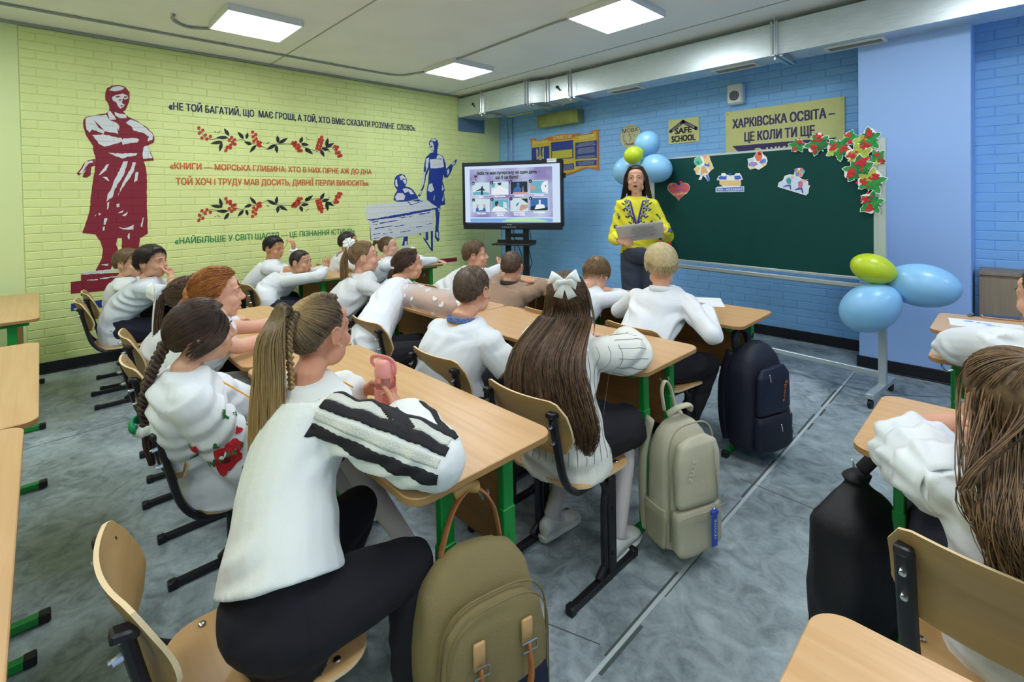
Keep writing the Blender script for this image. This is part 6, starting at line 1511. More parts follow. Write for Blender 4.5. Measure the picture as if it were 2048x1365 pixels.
for i, (x, y, r, a0) in enumerate(((290, 335, 95, .3), (565, 310, 150, .8), (830, 370, 150, 2.2), (980, 235, 100, 1.2), (1215, 255, 165, .6), (1090, 480, 175, 1.9), (1330, 490, 110, 4.6), (1080, 650, 190, .4), (1250, 800, 175, .2), (1250, 1080, 160, 1.4))):
    rs = random.Random(i+3); c = vib.p(x, y, .004+.0016*i); R_ = (vib.p(x+r, y, 0)-vib.p(x, y, 0)).length*1.25
    t = thing('paper_viburnum', c, 'paper '+VL[i], 'paper decoration', 'viburnum sprays around the chalkboard corner')
    wm = MB(); lm = MB(); bm = MB(); Z = Vector((0, 0, 1)); spr = []
    for k in range(5):
        a = a0+k*1.257+rs.uniform(-.3, .3); L = R_*rs.uniform(.85, 1.05); fan(wm, leafpts(c+BN*(.0002*k), a, L, BX, Z, 1.16)); lm.mi = rs.choice((0, 1, 2, 0)); fan(lm, leafpts(c+BN*(.0012+.0002*k), a, L, BX, Z))
    for k in range(2):
        a = a0+.8+k*rs.uniform(2.2, 3.4); cc = c+(BX*math.cos(a)+Z*math.sin(a))*R_*.45
        ring = [cc+BN*.0006+(BX*math.cos(q)+Z*math.sin(q))*R_*.40*(1+.1*math.cos(5*q)) for q in np.linspace(0, 2*pi, 17)[:-1]]; fan(wm, ring)
        for q in range(16):
            p = cc+(BX*rs.gauss(0, .15)+Z*rs.gauss(0, .15))*R_+BN*(.0024+.0001*q); bm.ell(p, (R_*.095, R_*.095, .0014), basis(BX, Z, BN), 9, 5)
    wm.build('paper_backing', PAPER, t, smooth=False); lm.build('leaves', VG, t, smooth=False); bm.build('berries', VBER, t)
# artificial flower at the lower left corner
c = onboard(1327, 489, .02); t = thing('paper_flower', c, 'red flower cluster with small green leaves at the lower left corner of the chalkboard', 'flower decoration')
fm = MB(); gm = MB(); rs = random.Random(4); Z = Vector((0, 0, 1))
for k in range(3):
    cc = c+BX*(-.02+.05*k-.02)+Z*(.0+.012*(k % 2)*-1)
    for q in range(5):
        a = q*1.257+k; fm.ell(cc+(BX*math.cos(a)+Z*math.sin(a))*.024+BN*.008, (.022, .02, .006), basis(BX, Z, (BN+BX*math.cos(a)*.3+Z*math.sin(a)*.3).normalized()), 10, 6)
for k in range(9): fan(gm, leafpts(c+BX*rs.uniform(-.05, .05)+BN*.002*k, rs.uniform(0, 6.28), .06, BX, Z))
fm.build('petals', VBER, t); gm.build('leaves', VG[0], t, smooth=False); m = MB(); m.ell(c+BX*-.04+BN*.014, (.012, .012, .006), basis(BX, Z, BN), 10, 6); m.build('flower_centre', PAPER, t)
# pinned cut-outs
def cutout(name, label, back, layers, ox, oy, sc, pin=None, text=()):
    pl = Plane(ox, oy, sc, onboard); t = thing(name, pl.p(*P2(back)[0], 0), label, 'paper cut-out', None); m = MB(); pl.poly(m, P2(back), .0025); V = list(m.V); n = len(V)
    m.add([Vector(v)-BN*.0015 for v in V], []); m.add([], [])
    for i in range(n): m.F.append((i, n+i, n+(i+1) % n, (i+1) % n)); m.M.append(0)
    m.build('paper', PAPER, t, smooth=False)
    for k, (nm, c, polys) in enumerate(layers):
        q = MB()
        for j, s in enumerate(polys): pl.poly(q, P2(s) if isinstance(s, str) else s, .0034+.0004*k+.00008*j)
        q.build(nm, mat('print_'+c.strip('#'), c, rough=.5), t, smooth=False)
    for k, (body, a, b, h, c) in enumerate(text):
        q = MB(); A = pl.p(*a, .0052); B_ = pl.p(*b, .0052); d = B_-A; up = Vector((0, 0, 1)); put_text(q, body, A, d, up, d.length, (pl.p(a[0], a[1]-h, 0)-pl.p(*a, 0)).length, .01); q.build('words', mat('print_'+c.strip('#'), c, rough=.5), t, smooth=False)
    if pin: q = MB(); p = pl.p(pin[0], pin[1], .006); q.lathe([(.001, -.006), (.011, -.006), (.009, .002), (.012, .006), (.001, .008)], p, 14, basis(BX, Vector((0, 0, 1)), BN)); q.build('magnet', mat('magnet_'+pin[2].strip('#'), pin[2], rough=.25), t)
    return t
hp_ = [(145+145*(math.sin(a)**3)*1.02+35, 610-(110*math.cos(a)-45*math.cos(2*a)-18*math.cos(3*a)-9*math.cos(4*a))*.98-10) for a in np.linspace(0, 2*pi, 33)[:-1]]
hs = ' '.join('%.0f,%.0f' % q for q in hp_); hs2 = ' '.join('%.0f,%.0f' % (180+(x-180)*.97, 595+(y-595)*.97) for x, y in hp_)
cutout('heart_cutout', 'red paper heart with Ukrainian words pinned at the left of the chalkboard', hs, [('heart_print', '#cf5a5c', [hs2]), ('shine', '#e79a98', ['70,520 90,500 115,500 85,540 70,545'])], 1330, 290, 6.606, (212, 492, '#d62a3a'), [('З Днем', (110, 548), (245, 542), 26, '#4a4fb8'), ('знань', (135, 610), (265, 600), 24, '#4a4fb8'), ('Україна!', (100, 672), (300, 645), 32, '#ead9a8')])
cutout('bell_cutout', 'paper school bell with maple leaves and a blue ribbon, left of centre on the chalkboard', '380,235 390,180 455,145 500,135 545,130 585,150 600,200 615,235 645,310 600,345 570,390 595,465 570,482 530,430 500,405 480,460 440,462 470,400 410,390 400,350 378,320 420,280', [('leaf_print', '#e9c98a', ['500,150 545,135 585,155 600,200 610,235 640,310 600,340 560,300 520,230', '385,320 430,280 470,300 450,350 415,385 400,350']), ('green_leaf', '#5dbf9a', ['385,235 392,185 455,150 480,190 500,230 460,270 400,270']), ('pink_leaf', '#e89a90', ['495,140 540,134 560,165 510,180']), ('bell_print', '#d8a878', ['480,290 510,270 540,300 560,345 580,370 530,400 470,395 475,350']), ('bell_mouth', '#efe0cf', ['485,388 530,370 575,368 560,392 510,402']), ('ribbon_print', '#4a6fd0', ['520,240 560,260 585,230 585,290 550,280 520,275', '540,400 560,395 595,460 570,475 550,440'])], 1330, 290, 6.606, (435, 228, '#178f8f'))
cutout('emblem_cutout', 'paper emblem with a blue strip reading Ми - незламні on the chalkboard', '680,465 710,410 740,405 745,375 790,370 815,395 860,400 915,400 935,375 985,372 1005,400 1030,455 1000,470 1005,520 985,545 1045,548 1045,620 670,625 668,570 690,555 770,545 720,520 720,470', [('wheat_print', '#e3c586', ['725,470 1000,470 1000,515 975,540 790,538 725,515', '690,462 715,420 740,440 735,468']), ('flag_print', '#3f63c9', ['705,425 740,410 815,405 810,460 720,455', '915,410 985,405 1015,440 960,462 920,455']), ('strip_print', '#5577d3', ['682,570 1035,555 1038,612 680,615']), ('white_flower', '#f2efe6', ['745,410 760,380 800,380 810,410 780,418'])], 1330, 290, 6.606, (860, 388, '#1f5fb8'), [('Ми - незламні', (698, 606), (1020, 600), 36, '#f2f3f7')])
cutout('books_cutout', 'paper picture of books and an apple pinned at the top middle of the chalkboard', '1088,185 1165,165 1175,150 1225,80 1280,75 1290,120 1340,160 1355,210 1335,270 1240,328 1190,310 1125,328 1095,290 1100,230', [('book_print', '#c9d6ee', ['1095,190 1165,170 1175,215 1115,225']), ('red_print', '#e07466', ['1180,150 1225,90 1275,80 1285,150 1270,215 1215,215']), ('violet_print', '#a08bd0', ['1110,240 1150,220 1210,230 1230,260 1170,290 1105,280']), ('blue_print', '#5b83dc', ['1240,230 1300,180 1335,190 1330,240 1280,255']), ('yellow_print', '#ecd884', ['1280,250 1325,235 1335,270 1290,290', '1110,300 1180,290 1190,305 1125,322'])], 1330, 290, 6.606, (1248, 112, '#a3122a'))
cutout('cloud_cutout', 'paper cloud with two running schoolchildren and balloons at the right of the chalkboard', '1488,555 1500,500 1560,465 1580,410 1640,390 1700,395 1720,330 1760,305 1810,305 1845,350 1810,420 1780,430 1840,470 1890,480 1895,545 1920,530 1900,580 1895,640 1860,668', [('cloud_print', '#cfdcf6', ['1500,550 1510,500 1570,470 1590,415 1650,400 1780,440 1840,480 1885,500 1890,640 1855,655 1600,590']), ('teal_bag', '#2f9aa0', ['1600,450 1640,430 1670,460 1660,520 1610,510']), ('pink_bag', '#c9738c', ['1755,490 1800,470 1825,510 1810,570 1760,550']), ('skin_print', '#e8b79f', ['1660,420 1680,400 1705,410 1700,440 1670,445', '1800,460 1830,450 1850,465 1900,450 1850,490 1815,490']), ('legs_print', '#4a4f86', ['1620,525 1660,525 1670,590 1655,590 1640,545 1560,560 1555,552', '1770,560 1815,570 1830,640 1815,640 1795,590 1715,600 1712,592'])]
       + [('balloon_print_'+n_, c, [' '.join('%.0f,%.0f' % (x+24*math.cos(a), y+26*math.sin(a)) for a in np.linspace(0, 2*pi, 13)[:-1])]) for n_, c, x, y in (('violet', '#8f86d6', 1732, 335), ('red', '#e0777f', 1805, 330), ('teal', '#5bb8c4', 1825, 352), ('rose', '#df8592', 1785, 395), ('blue', '#6d8fe0', 1745, 388))], 1330, 290, 6.606, (1758, 348, '#d9b21f'))
# ================================================================ things on the blue wall
def onback(x, y, off=0): return atY(x, y, WY-.004-off)
SIGN = mat('sign_yellow', '#dcd98e', rough=.5, var=.04); VIO = mat('sign_violet', '#33255f', rough=.5)
def wall_panel(t, x0, x1, z0, z1, th, m_, name='panel'): m = MB(); m.box(((x0+x1)/2, WY-th/2-.001, (z0+z1)/2), (x1-x0, th, z1-z0), None, .002); return m.build(name, m_, t)
YF = WY-.013
def bt(m, body, x0, x1, z, h, bold=.0, y=None, slope=0): put_text(m, body, (x0, y or YF-.0012, z), (1, 0, slope), (0, 0, 1), x1-x0, h, bold)
t = thing('motto_sign', (-1.7, YF, 1.8), 'large yellow sign with dark violet Ukrainian words above the chalkboard', 'sign')
wall_panel(t, -2.265, -1.142, 1.78, 2.413, .012, SIGN)
m = MB(); bt(m, 'ХАРКІВСЬКА ОСВІТА –', -2.185, -1.225, 2.225, .098, .05); bt(m, 'ЦЕ КОЛИ ТИ ЩЕ', -2.06, -1.395, 2.07, .098, .05); m.build('words', VIO, t, smooth=False)
m = MB(); m.add([(x, YF-.0014, z) for x, z in ((-2.19, 2.03), (-2.10, 1.93), (-2.19, 1.83), (-1.21, 1.83), (-1.30, 1.93), (-1.21, 2.03))], [(5, 4, 3, 2, 1, 0)]); m.build('violet_banner', VIO, t, smooth=False)
m = MB(); bt(m, 'В ШКОЛІ', -1.95, -1.45, 1.885, .10, .045, YF-.0026); m.build('banner_words', SIGN, t, smooth=False)
m = MB()
for x in (-2.24, -1.17): m.ell((x, YF-.001, 2.385), (.009, .004, .009), None, 10, 6)
m.build('screws', STEEL, t)
t = thing('safe_school_sign', (-2.76, YF, 2.12), 'small yellow sign reading SAFE SCHOOL under a violet roof', 'sign')
wall_panel(t, -2.953, -2.569, 2.118, 2.408, .012, SIGN)
m = MB(); bt(m, 'SAFE', -2.865, -2.66, 2.235, .07, .07); bt(m, 'SCHOOL', -2.91, -2.615, 2.14, .075, .07); m.build('words', mat('sign_ink', '#17142a', rough=.5), t, smooth=False)
m = MB()
for sx in (-1, 1):
    a = Vector((-2.762, YF-.0035, 2.372)); b = Vector((-2.762+sx*.16, YF-.0035, 2.272)); m.bar(a, b, .04, .003, up=(0, 1, 0), bev=.001); m.tube([b+Vector((0, -.0015, 0)), b+Vector((0, .0015, 0))], .02, 14); m.tube([a+Vector((0, -.0015, 0)), a+Vector((0, .0015, 0))], .02, 14)
m.build('roof', VIO, t)
m = MB(); put_text(m, 'ХАРКІВ', (-2.735, YF-.0056, 2.345), (.847, 0, -.53), (.53, 0, .847), .125, .02); put_text(m, 'ШКОЛИ', (-2.90, YF-.0056, 2.270), (.847, 0, .53), (-.53, 0, .847), .125, .02); m.build('roof_words', SIGN, t, smooth=False)
t = thing('wall_speaker', (-2.13, WY, 2.48), 'small white wall speaker with a round grille above the yellow signs', 'speaker')
m = MB(); m.box((-2.132, WY-.055, 2.588), (.165, .10, .225), None, .018); m.build('housing', WHITEP, t)
m = MB(); m.tube([(-2.132, WY-.104, 2.565), (-2.132, WY-.109, 2.565)], .052, 24); m.build('grille', mat('speaker_grille', '#4b4f52', rough=.6), t)
m = MB()
for k in range(-2, 3): m.box((-2.132+k*.02, WY-.110, 2.565), (.004, .003, .085))
m.build('grille_bars', mat('speaker_bars', '#8e9290', rough=.5), t)
# round plaque
c = Vector((-3.485, WY-.012, 2.27)); t = thing('round_plaque', c, 'round pale plaque with black hand lettering, partly behind the balloons', 'plaque')
m = MB(); m.lathe([(.001, -.006), (.152, -.006), (.156, 0), (.152, .006), (.001, .006)], c, 36, basis(Vector((1, 0, 0)), Vector((0, 0, 1)), Vector((0, -1, 0)))); m.build('disc', mat('plaque_wood', '#d3cda2', rough=.55, var=.05), t)
m = MB(); yy = WY-.0195
put_text(m, 'МОВА', (-3.60, yy, 2.325), (1, 0, 0), (0, 0, 1), .23, .05, .01); put_text(m, 'ПОКИ ЖИВА', (-3.57, yy, 2.158), (1, 0, 0), (0, 0, 1), .16, .026, .01); put_text(m, 'УКРАЇНСЬКА', (-3.555, yy, 2.385), (1, 0, 0), (0, 0, 1), .14, .018)
for a0, a1, rr, cx, cz in ((2.2, 4.6, .10, -3.485, 2.27), (.4, 2.4, .055, -3.47, 2.25), (3.0, 6.0, .06, -3.49, 2.22), (3.4, 5.2, .035, -3.56, 2.24)):
    P = [(cx+rr*math.cos(a), yy+.001, cz+rr*math.sin(a)) for a in np.linspace(a0, a1, 14)]; m.tube(P, [(.002+.003*math.sin(pi*k/13), .0008) for k in range(14)], 5)
m.tube([(-3.50, yy, 2.30), (-3.47, yy, 2.25), (-3.50, yy, 2.20)], .003, 5); m.build('lettering', INK, t, smooth=False)
# state symbols poster
pp_ = Plane(1050, 240, 11.376, onback); t = thing('symbols_poster', (-4.65, WY, 1.85), 'orange and blue scroll-shaped poster of state symbols behind the screen', 'poster')
out_ = P2('115,430 240,420 250,472 455,440 460,408 630,368 750,335 900,318 1080,312 1250,310 1245,345 1520,290 1510,240 1600,225 1690,220 1665,262 1670,700 1680,1150 1600,1128 1500,1102 1400,1095 1280,1130 1150,1190 1000,1240 860,1262 160,1320 150,960 140,640 130,520')
m = MB(); pp_.poly(m, out_, .008); V = [Vector(v) for v in m.V]; n = len(V); m.add([v+Vector((0, .010, 0)) for v in V], [])
for i in range(n): m.F.append((i, n+i, n+(i+1) % n, (i+1) % n)); m.M.append(0)
m.build('board', mat('poster_orange', '#d9822f', rough=.4, var=.15, vscale=6), t, smooth=False)
m = MB()
for s in ('165,470 235,470 255,500 500,465 620,480 1120,420 1150,370 1540,320 1580,260 1620,270 1620,440 1640,880 1630,1080 1500,1070 1390,1070 1270,1100 1140,1160 990,1205 860,1225 180,1280 165,640',): pp_.poly(m, P2(s), .0095)
m.build('yellow_field', mat('poster_yellow', '#dcbf3f', rough=.4, var=.1, vscale=6), t, smooth=False)
m = MB()
for s in ('155,640 550,590 555,925 150,960', '590,515 1100,455 1100,870 600,905', '1140,520 1635,460 1635,865 1145,900', '1150,940 1630,905 1630,1030 1155,1058', '860,1012 1110,985 1115,1120 860,1155'): pp_.poly(m, P2(s), .011)
m.build('blue_fields', mat('poster_blue', '#27409b', rough=.4), t, smooth=False)
m = MB(); pp_.poly(m, P2('615,715 1070,665 1075,850 620,890'), .0122); m.build('flag_yellow', mat('poster_flag_yellow', '#cfc743', rough=.4), t, smooth=False)
m = MB()
for s in ('333,620 343,610 352,620 352,800 375,840 405,850 405,870 375,878 372,915 345,930 318,918 316,880 285,885 285,860 310,845 335,800', '258,650 285,670 300,720 302,800 285,830 300,850 285,905 268,905 262,830', '430,618 405,650 390,710 388,800 402,830 390,850 402,890 432,885 428,800'): pp_.poly(m, P2(s), .0122)
m.build('trident', mat('poster_gold', '#e6d27a', rough=.4), t, smooth=False)
m = MB()
for s in ('345,850 358,868 345,885 330,868', '280,700 290,740 290,800 274,820', '412,690 402,730 400,800 416,815'): pp_.poly(m, P2(s), .0132)
m.build('trident_gaps', MATS['poster_blue'], t, smooth=False)
m = MB()
for body, a, b, h in (('ДЕРЖАВНІ', (172, 556), (498, 522), 66), ('СИМВОЛИ', (640, 445), (1050, 405), 76), ('УКРАЇНИ', (1225, 450), (1562, 385), 72)): A = pp_.p(*a, .0125); B_ = pp_.p(*b, .0125); put_text(m, body, A, B_-A, (0, 0, 1), (B_-A).length, (pp_.p(a[0], a[1]-h, 0)-pp_.p(*a, 0)).length, .03)
m.build('heading', mat('poster_heading', '#efe6a0', rough=.4), t, smooth=False)
m = MB(); rs = random.Random(2)
for x0, y0, x1, y1, n in ((1165, 545, 1610, 490, 4), (1165, 660, 1610, 610, 6), (1165, 835, 1610, 800, 3), (1175, 965, 1615, 930, 4), (880, 1035, 1100, 1010, 5)):
    for k in range(n):
        q = 22*k; e = rs.uniform(0, .12)*(x1-x0); pp_.poly(m, [(x0+e, y0+q), (x1-e, y1+q), (x1-e, y1+q+7), (x0+e, y0+q+7)], .0122)
m.build('small_print', mat('poster_print', '#b9bcae', rough=.5), t, smooth=False)
# ================================================================ balloons
BB = mat('balloon_blue', '#8cc4f0', rough=.35, spec=.5, coat=.2); BY = mat('balloon_yellow', '#bfd426', rough=.35, spec=.5, coat=.2)
def balloon(px, py, rx, ry, Y, m_, label, tilt=0.0, knot=(0, 0, -1), group='balloons'):
    c = atY(px, py, Y); s_ = (c-Vector((0, 0, CAMH))).dot(FV)/FPX; t = thing('balloon', c, label, 'balloon', group)
    k = Vector(knot).normalized(); a = rx*s_; b = ry*s_; xx = k.cross(Vector((0, 1, 0))); xx = (xx if xx.length > .1 else Vector((1, 0, 0))).normalized(); R = basis(xx, k.cross(xx), k); L = max(a, b); W_ = min(a, b) if abs(a-b) > .01 else L*.92
    prof = []
    for j in range(22):
        th = pi*j/21; z = -math.cos(th); r = math.sin(th)*(1-.12*max(0, z)**2); prof.append((max(.001, r*W_), z*L*(1.0 if z < 0 else 1.02)))
    m = MB(); m.lathe(prof, c, 28, R); m.build('skin', m_, t, angle=180)
    m = MB(); e = c+k*L*1.01; m.lathe([(.004, -.004), (.008, .0), (.006, .006), (.012, .014), (.010, .016)], e, 12, R); m.build('knot', m_, t)
    return t
balloon(1294, 289, 27.5, 27, 4.52, BB, 'light blue balloon, topmost of the cluster above the teacher', 0, (-.5, 0, -.7), 'balloons above the teacher')
balloon(1311, 337, 34, 28.5, 4.40, BB, 'light blue balloon touching the chalkboard edge behind the teacher', 0, (-1, 0, .25), 'balloons above the teacher')
balloon(1256, 342, 31, 29, 4.46, BB, 'light blue balloon at the left behind the teacher', 0, (.9, 0, .3), 'balloons above the teacher')
balloon(1267, 310.5, 19.5, 17.5, 4.26, BY, 'yellow-green balloon in the middle of the cluster above the teacher', 0, (.6, .3, .3), 'balloons above the teacher')
balloon(1746, 538, 39, 29.5, 4.20, BY, 'yellow-green balloon on the lower right corner of the chalkboard', 0, (.9, .2, -.3), 'balloons on the board post')
balloon(1740, 616, 57, 45, 4.18, BB, 'light blue balloon low on the chalkboard post', 0, (.75, .2, .65), 'balloons on the board post')
balloon(1842, 571, 62, 43, 4.32, BB, 'light blue balloon in front of the blue pillar', 0, (-1, .1, .05), 'balloons on the board post')
# ================================================================ bags
def sup(w_, d_, n=28, e=3.2): return [(w_/2*math.copysign(abs(math.cos(a))**(2/e), math.cos(a)), d_/2*math.copysign(abs(math.sin(a))**(2/e), math.sin(a))) for a in [2*pi*i/n for i in range(n)]]
def sack(mb, w_, d_, h_, prof, lean=0, y0=0, z0=0, crumple=.006, seed=0, e=3.2, n=32):
    rings = []
    Z_ = lerpv([p[0] for p in prof], 24); A_ = np.interp(Z_, [p[0] for p in prof], [p[1] for p in prof]); D_ = np.interp(Z_, [p[0] for p in prof], [p[2] for p in prof])
    for z, a, b in zip(Z_, A_, D_):
        ring = []
        for x, y in sup(w_*a, d_*b, n, e):
            q = 1+crumple*10*noise.noise(Vector((x*9+seed, y*9, z*h_*9))); ring.append((x*q, y*q+y0+lean*z, z0+z*h_+.012*noise.noise(Vector((x*7, y*7+seed, z*3)))))
        rings.append(ring)
    mb.loft(rings)
def Lb(t, name, mb, m_, angle=60, parent=None): return mb.build(name, m_, parent or t, local=True, angle=angle)
PROF = [(0, .80, .72), (.03, .93, .92), (.12, 1, 1.02), (.5, 1, 1), (.75, .95, .9), (.88, .82, .72), (.96, .58, .46), (1, .3, .22)]
def arch(w_, h_, y, z0, r=.09, n=24, dy=0):
    """inverted U: up one side, round the top, down the other"""
    pts = [(-w_/2, y, z0)]
    for i in range(n+1): a = pi-pi*i/n; pts.append((w_/2*math.copysign(abs(math.cos(a))**.6, math.cos(a)), y+dy*math.sin(a), z0+h_-r+r*math.sin(a)**.8 if 0 < i < n else z0+h_-r))
    pts.append((w_/2, y, z0)); return pts
# khaki backpack at the end of the nearest table
KH = mat('khaki_canvas', '#8a7a52', rough=.85, bump=.25, bscale=220, var=.06); TAN = mat('tan_leather', '#a8693f', rough=.55, var=.1, vscale=30); NAVYF = mat('navy_canvas', '#1a1d38', rough=.85, bump=.25, bscale=220); BRASS = mat('pale_brass', '#d8b98a', rough=.3, metal=.6)
t = thing('khaki_backpack', (-.985, .80, .06), 'khaki backpack with brown leather handles, hanging at the nearest table end', 'backpack', yaw=-math.radians(90+14))
m = MB(); sack(m, .34, .17, .52, [(0, .88, .8), (.04, .98, .97), (.15, 1.02, 1.05), (.5, 1, 1), (.72, .96, .9), (.86, .86, .7), (.95, .66, .42), (1, .36, .2)], lean=-.02, seed=1, crumple=.004); Lb(t, 'body', m, KH, 180)
m = MB(); sack(m, .29, .075, .45, [(0, .92, .8), (.05, 1, 1), (.7, 1, 1), (.88, .9, .85), (.97, .62, .5), (1, .3, .3)], y0=.095, z0=.015, seed=4, crumple=.003); fp = Lb(t, 'front_pocket', m, KH, 180)
m = MB(); m.tube(arch(.292, .45, .105, .03, .12), [(.004, .0025)]*27, 6); m.tube(arch(.275, .437, .128, .03, .12), [(.0025, .002)]*27, 6); Lb(t, 'zipper', m, mat('khaki_zip', '#77683f', rough=.6), 180)
m = MB(); sack(m, .275, .03, .24, [(0, .95, .8), (.1, 1, 1), (.9, 1, 1), (1, .97, .7)], y0=.122, z0=.018, seed=7, crumple=.003); Lb(t, 'navy_pocket', m, NAVYF, 180)
m = MB(); m.tube(smoothpath([(-.07, .142, .35), (-.068, .158, .28), (-.03, .168, .215), (.02, .168, .21), (.055, .158, .265), (.06, .142, .35)], 6), [(.0045, .012)]*31, 8, up=(0, 1, 0)); Lb(t, 'leather_handle', m, TAN, 180)
for x in (-.07, .06):
    m = MB(); m.box((x, .137, .375), (.03, .010, .06), None, .003); tb_ = Lb(t, 'strap_tab', m, mat('light_leather', '#c29a66', rough=.5)); m = MB(); m.tube([(x-.02, .148, .355), (x+.02, .148, .355), (x+.02, .150, .335), (x-.02, .150, .335), (x-.02, .148, .355)], .0025, 6, cap=False); m.build('ring', STEEL, tb_, local=True)
m = MB(); m.tube(smoothpath([(-.10, -.05, .47), (-.085, -.06, .57), (-.04, -.06, .635), (.0, -.055, .645), (.045, -.05, .60), (.085, -.04, .50)], 6), [(.004, .014)]*31, 8, up=(0, 1, 0)); Lb(t, 'carry_strap', m, TAN, 180)
m = MB(); m.tube(smoothpath([(-.035, -.06, .64), (0, -.06, .652), (.035, -.06, .64)], 5), .016, 10); Lb(t, 'strap_grip', m, mat('grip_leather', '#b48a4c', rough=.5), 180)
for sx in (-1, 1):
    m = MB(); m.tube(smoothpath([(sx*.10, -.09, .45), (sx*.12, -.11, .30), (sx*.13, -.10, .12), (sx*.14, -.07, .03)], 5), [(.006, .025)]*16, 8, up=(0, 1, 0)); Lb(t, 'shoulder_strap', m, KH, 180)
    m = MB(); sack(m, .03, .13, .18, [(0, .9, .9), (.9, 1, 1), (1, .95, 1)], y0=0, z0=.03, seed=9); m.V = [(v[0]+sx*.168, v[1], v[2]) for v in m.V]; Lb(t, 'side_pocket', m, KH, 180)
m = MB(); m.ell((.10, .140, .10), (.012, .006, .012), None, 12, 8); Lb(t, 'snap', m, BRASS)
# cream backpack
CR = mat('cream_nylon', '#c3bda6', rough=.75, var=.05, bump=.1, bscale=40); CRD = mat('cream_webbing', '#a9a389', rough=.8)
t = thing('cream_backpack', (-.985, 1.90, .06), 'cream backpack hanging at the table end beside the girl with very long hair', 'backpack', yaw=-math.radians(90+18))
m = MB(); sack(m, .265, .17, .51, PROF, seed=3, crumple=.007); Lb(t, 'body', m, CR, 180)
m = MB(); sack(m, .23, .06, .27, [(0, .9, .8), (.06, 1, 1), (.7, .98, 1), (.9, .85, .8), (1, .4, .3)], y0=.095, z0=.20, seed=5); Lb(t, 'front_panel', m, CR, 180)
m = MB(); sack(m, .24, .07, .17, [(0, .9, .8), (.1, 1, 1.05), (.85, 1, 1), (1, .96, .8)], y0=.095, z0=.02, seed=6); Lb(t, 'lower_pocket', m, CR, 180)
m = MB(); m.tube(arch(.24, .45, .07, .06, .12), .0035, 6); m.tube([(-.12, .135, .185), (0, .146, .19), (.12, .135, .185)], .003, 6); m.tube([(-.06, .13, .44), (-.07, .136, .22)], .003, 6); Lb(t, 'zipper', m, CRD, 180)
m = MB(); m.tube(smoothpath([(-.03, -.05, .52), (-.025, -.07, .60), (0, -.075, .635), (.025, -.07, .60), (.03, -.05, .52)], 6), [(.004, .011)]*25, 8, up=(0, 1, 0)); m.tube(smoothpath([(-.06, .0, .53), (-.03, .03, .565), (.03, .03, .565), (.06, .0, .53)], 5), [(.008, .016)]*16, 8, up=(0, 1, 0)); Lb(t, 'top_handle', m, CR, 180)
for sx in (-1, 1):
    m = MB(); m.tube(smoothpath([(sx*.08, -.08, .49), (sx*.10, -.105, .34), (sx*.11, -.10, .15), (sx*.12, -.07, .03)], 5), [(.008, .026)]*16, 8, up=(0, 1, 0)); Lb(t, 'shoulder_strap', m, CR, 180)
    m = MB(); sack(m, .03, .12, .15, [(0, .9, .9), (.85, 1.05, 1.05), (1, .8, .95)], z0=.03, seed=8, crumple=.01); m.V = [(v[0]+sx*.13, v[1], v[2]) for v in m.V]; Lb(t, 'side_pocket', m, CRD, 180)
m = MB(); put_text(m, 'STYLE', (.05, .1285, .40), (.35, 0, -.9), (-.9, 0, -.35), .085, .026, .03); Lb(t, 'raised_letters', m, mat('cream_letters', '#d9d4c0', rough=.7))
kc = thing('key_tag', (-.87, 1.80, .2), 'blue key tag dangling from the cream backpack zipper', 'key tag')
TAGB = mat('tag_blue', '#2a52c4', rough=.35)
K0 = t.matrix_basis if False else Matrix.Translation(t.location) @ Matrix.Rotation(t.rotation_euler.z, 4, 'Z')
def kp_(x, y, z): return K0 @ Vector((x, y, z))
kc.location = kp_(-.03, .155, .20)
kx = (kp_(1, 0, 0)-kp_(0, 0, 0)); ky = (kp_(0, 1, 0)-kp_(0, 0, 0)); Rk = basis(kx, ky, Vector((0, 0, 1)))
m = MB(); m.tube([kp_(-.03+.010*math.cos(a), .152, .205+.010*math.sin(a)) for a in np.linspace(0, 2*pi, 13)], .0016, 6, cap=False); m.build('ring', STEEL, kc)
m = MB(); m.box(kp_(-.03, .155, .115), (.030, .008, .13), Rk, .003); m.build('tag', TAGB, kc)
m = MB(); m.box(kp_(-.03, .155, .185), (.036, .016, .02), Rk, .004); m.build('clip', TAGB, kc)
m = MB(); put_text(m, 'Stitch', kp_(-.024, .1602, .16), -Vector((0, 0, 1)), -kx, .075, .014, .01); m.build('tag_words', WHITEP, kc, smooth=False)
# navy backpack
NV = mat('navy_nylon', '#14162a', rough=.6, bump=.15, bscale=160, var=.1)
t = thing('navy_backpack', (-1.045, 2.92, .07), 'dark navy backpack with silver zip pulls, hanging at the end of the front table', 'backpack', yaw=-math.radians(90+16))
m = MB(); sack(m, .34, .21, .58, PROF, seed=13, crumple=.006); Lb(t, 'body', m, NV, 180)
m = MB(); sack(m, .27, .06, .25, [(0, .95, .8), (.1, 1, 1), (.8, .95, 1), (1, .7, .4)], y0=.11, z0=.22, seed=15); Lb(t, 'upper_pocket', m, mat('navy_panel', '#161c36', rough=.55, bump=.1, bscale=200), 180)
m = MB(); sack(m, .29, .08, .19, [(0, .9, .8), (.1, 1, 1.05), (.85, 1, 1), (1, .92, .7)], y0=.11, z0=.02, seed=16); Lb(t, 'lower_pocket', m, NV, 180)
m = MB(); m.tube(smoothpath([(-.06, -.08, .53), (-.05, -.09, .60), (0, -.10, .635), (.05, -.09, .60), (.06, -.08, .53)], 6), [(.02, .02)]*25, 8, up=(0, 1, 0)); Lb(t, 'top_handle', m, NV, 180)
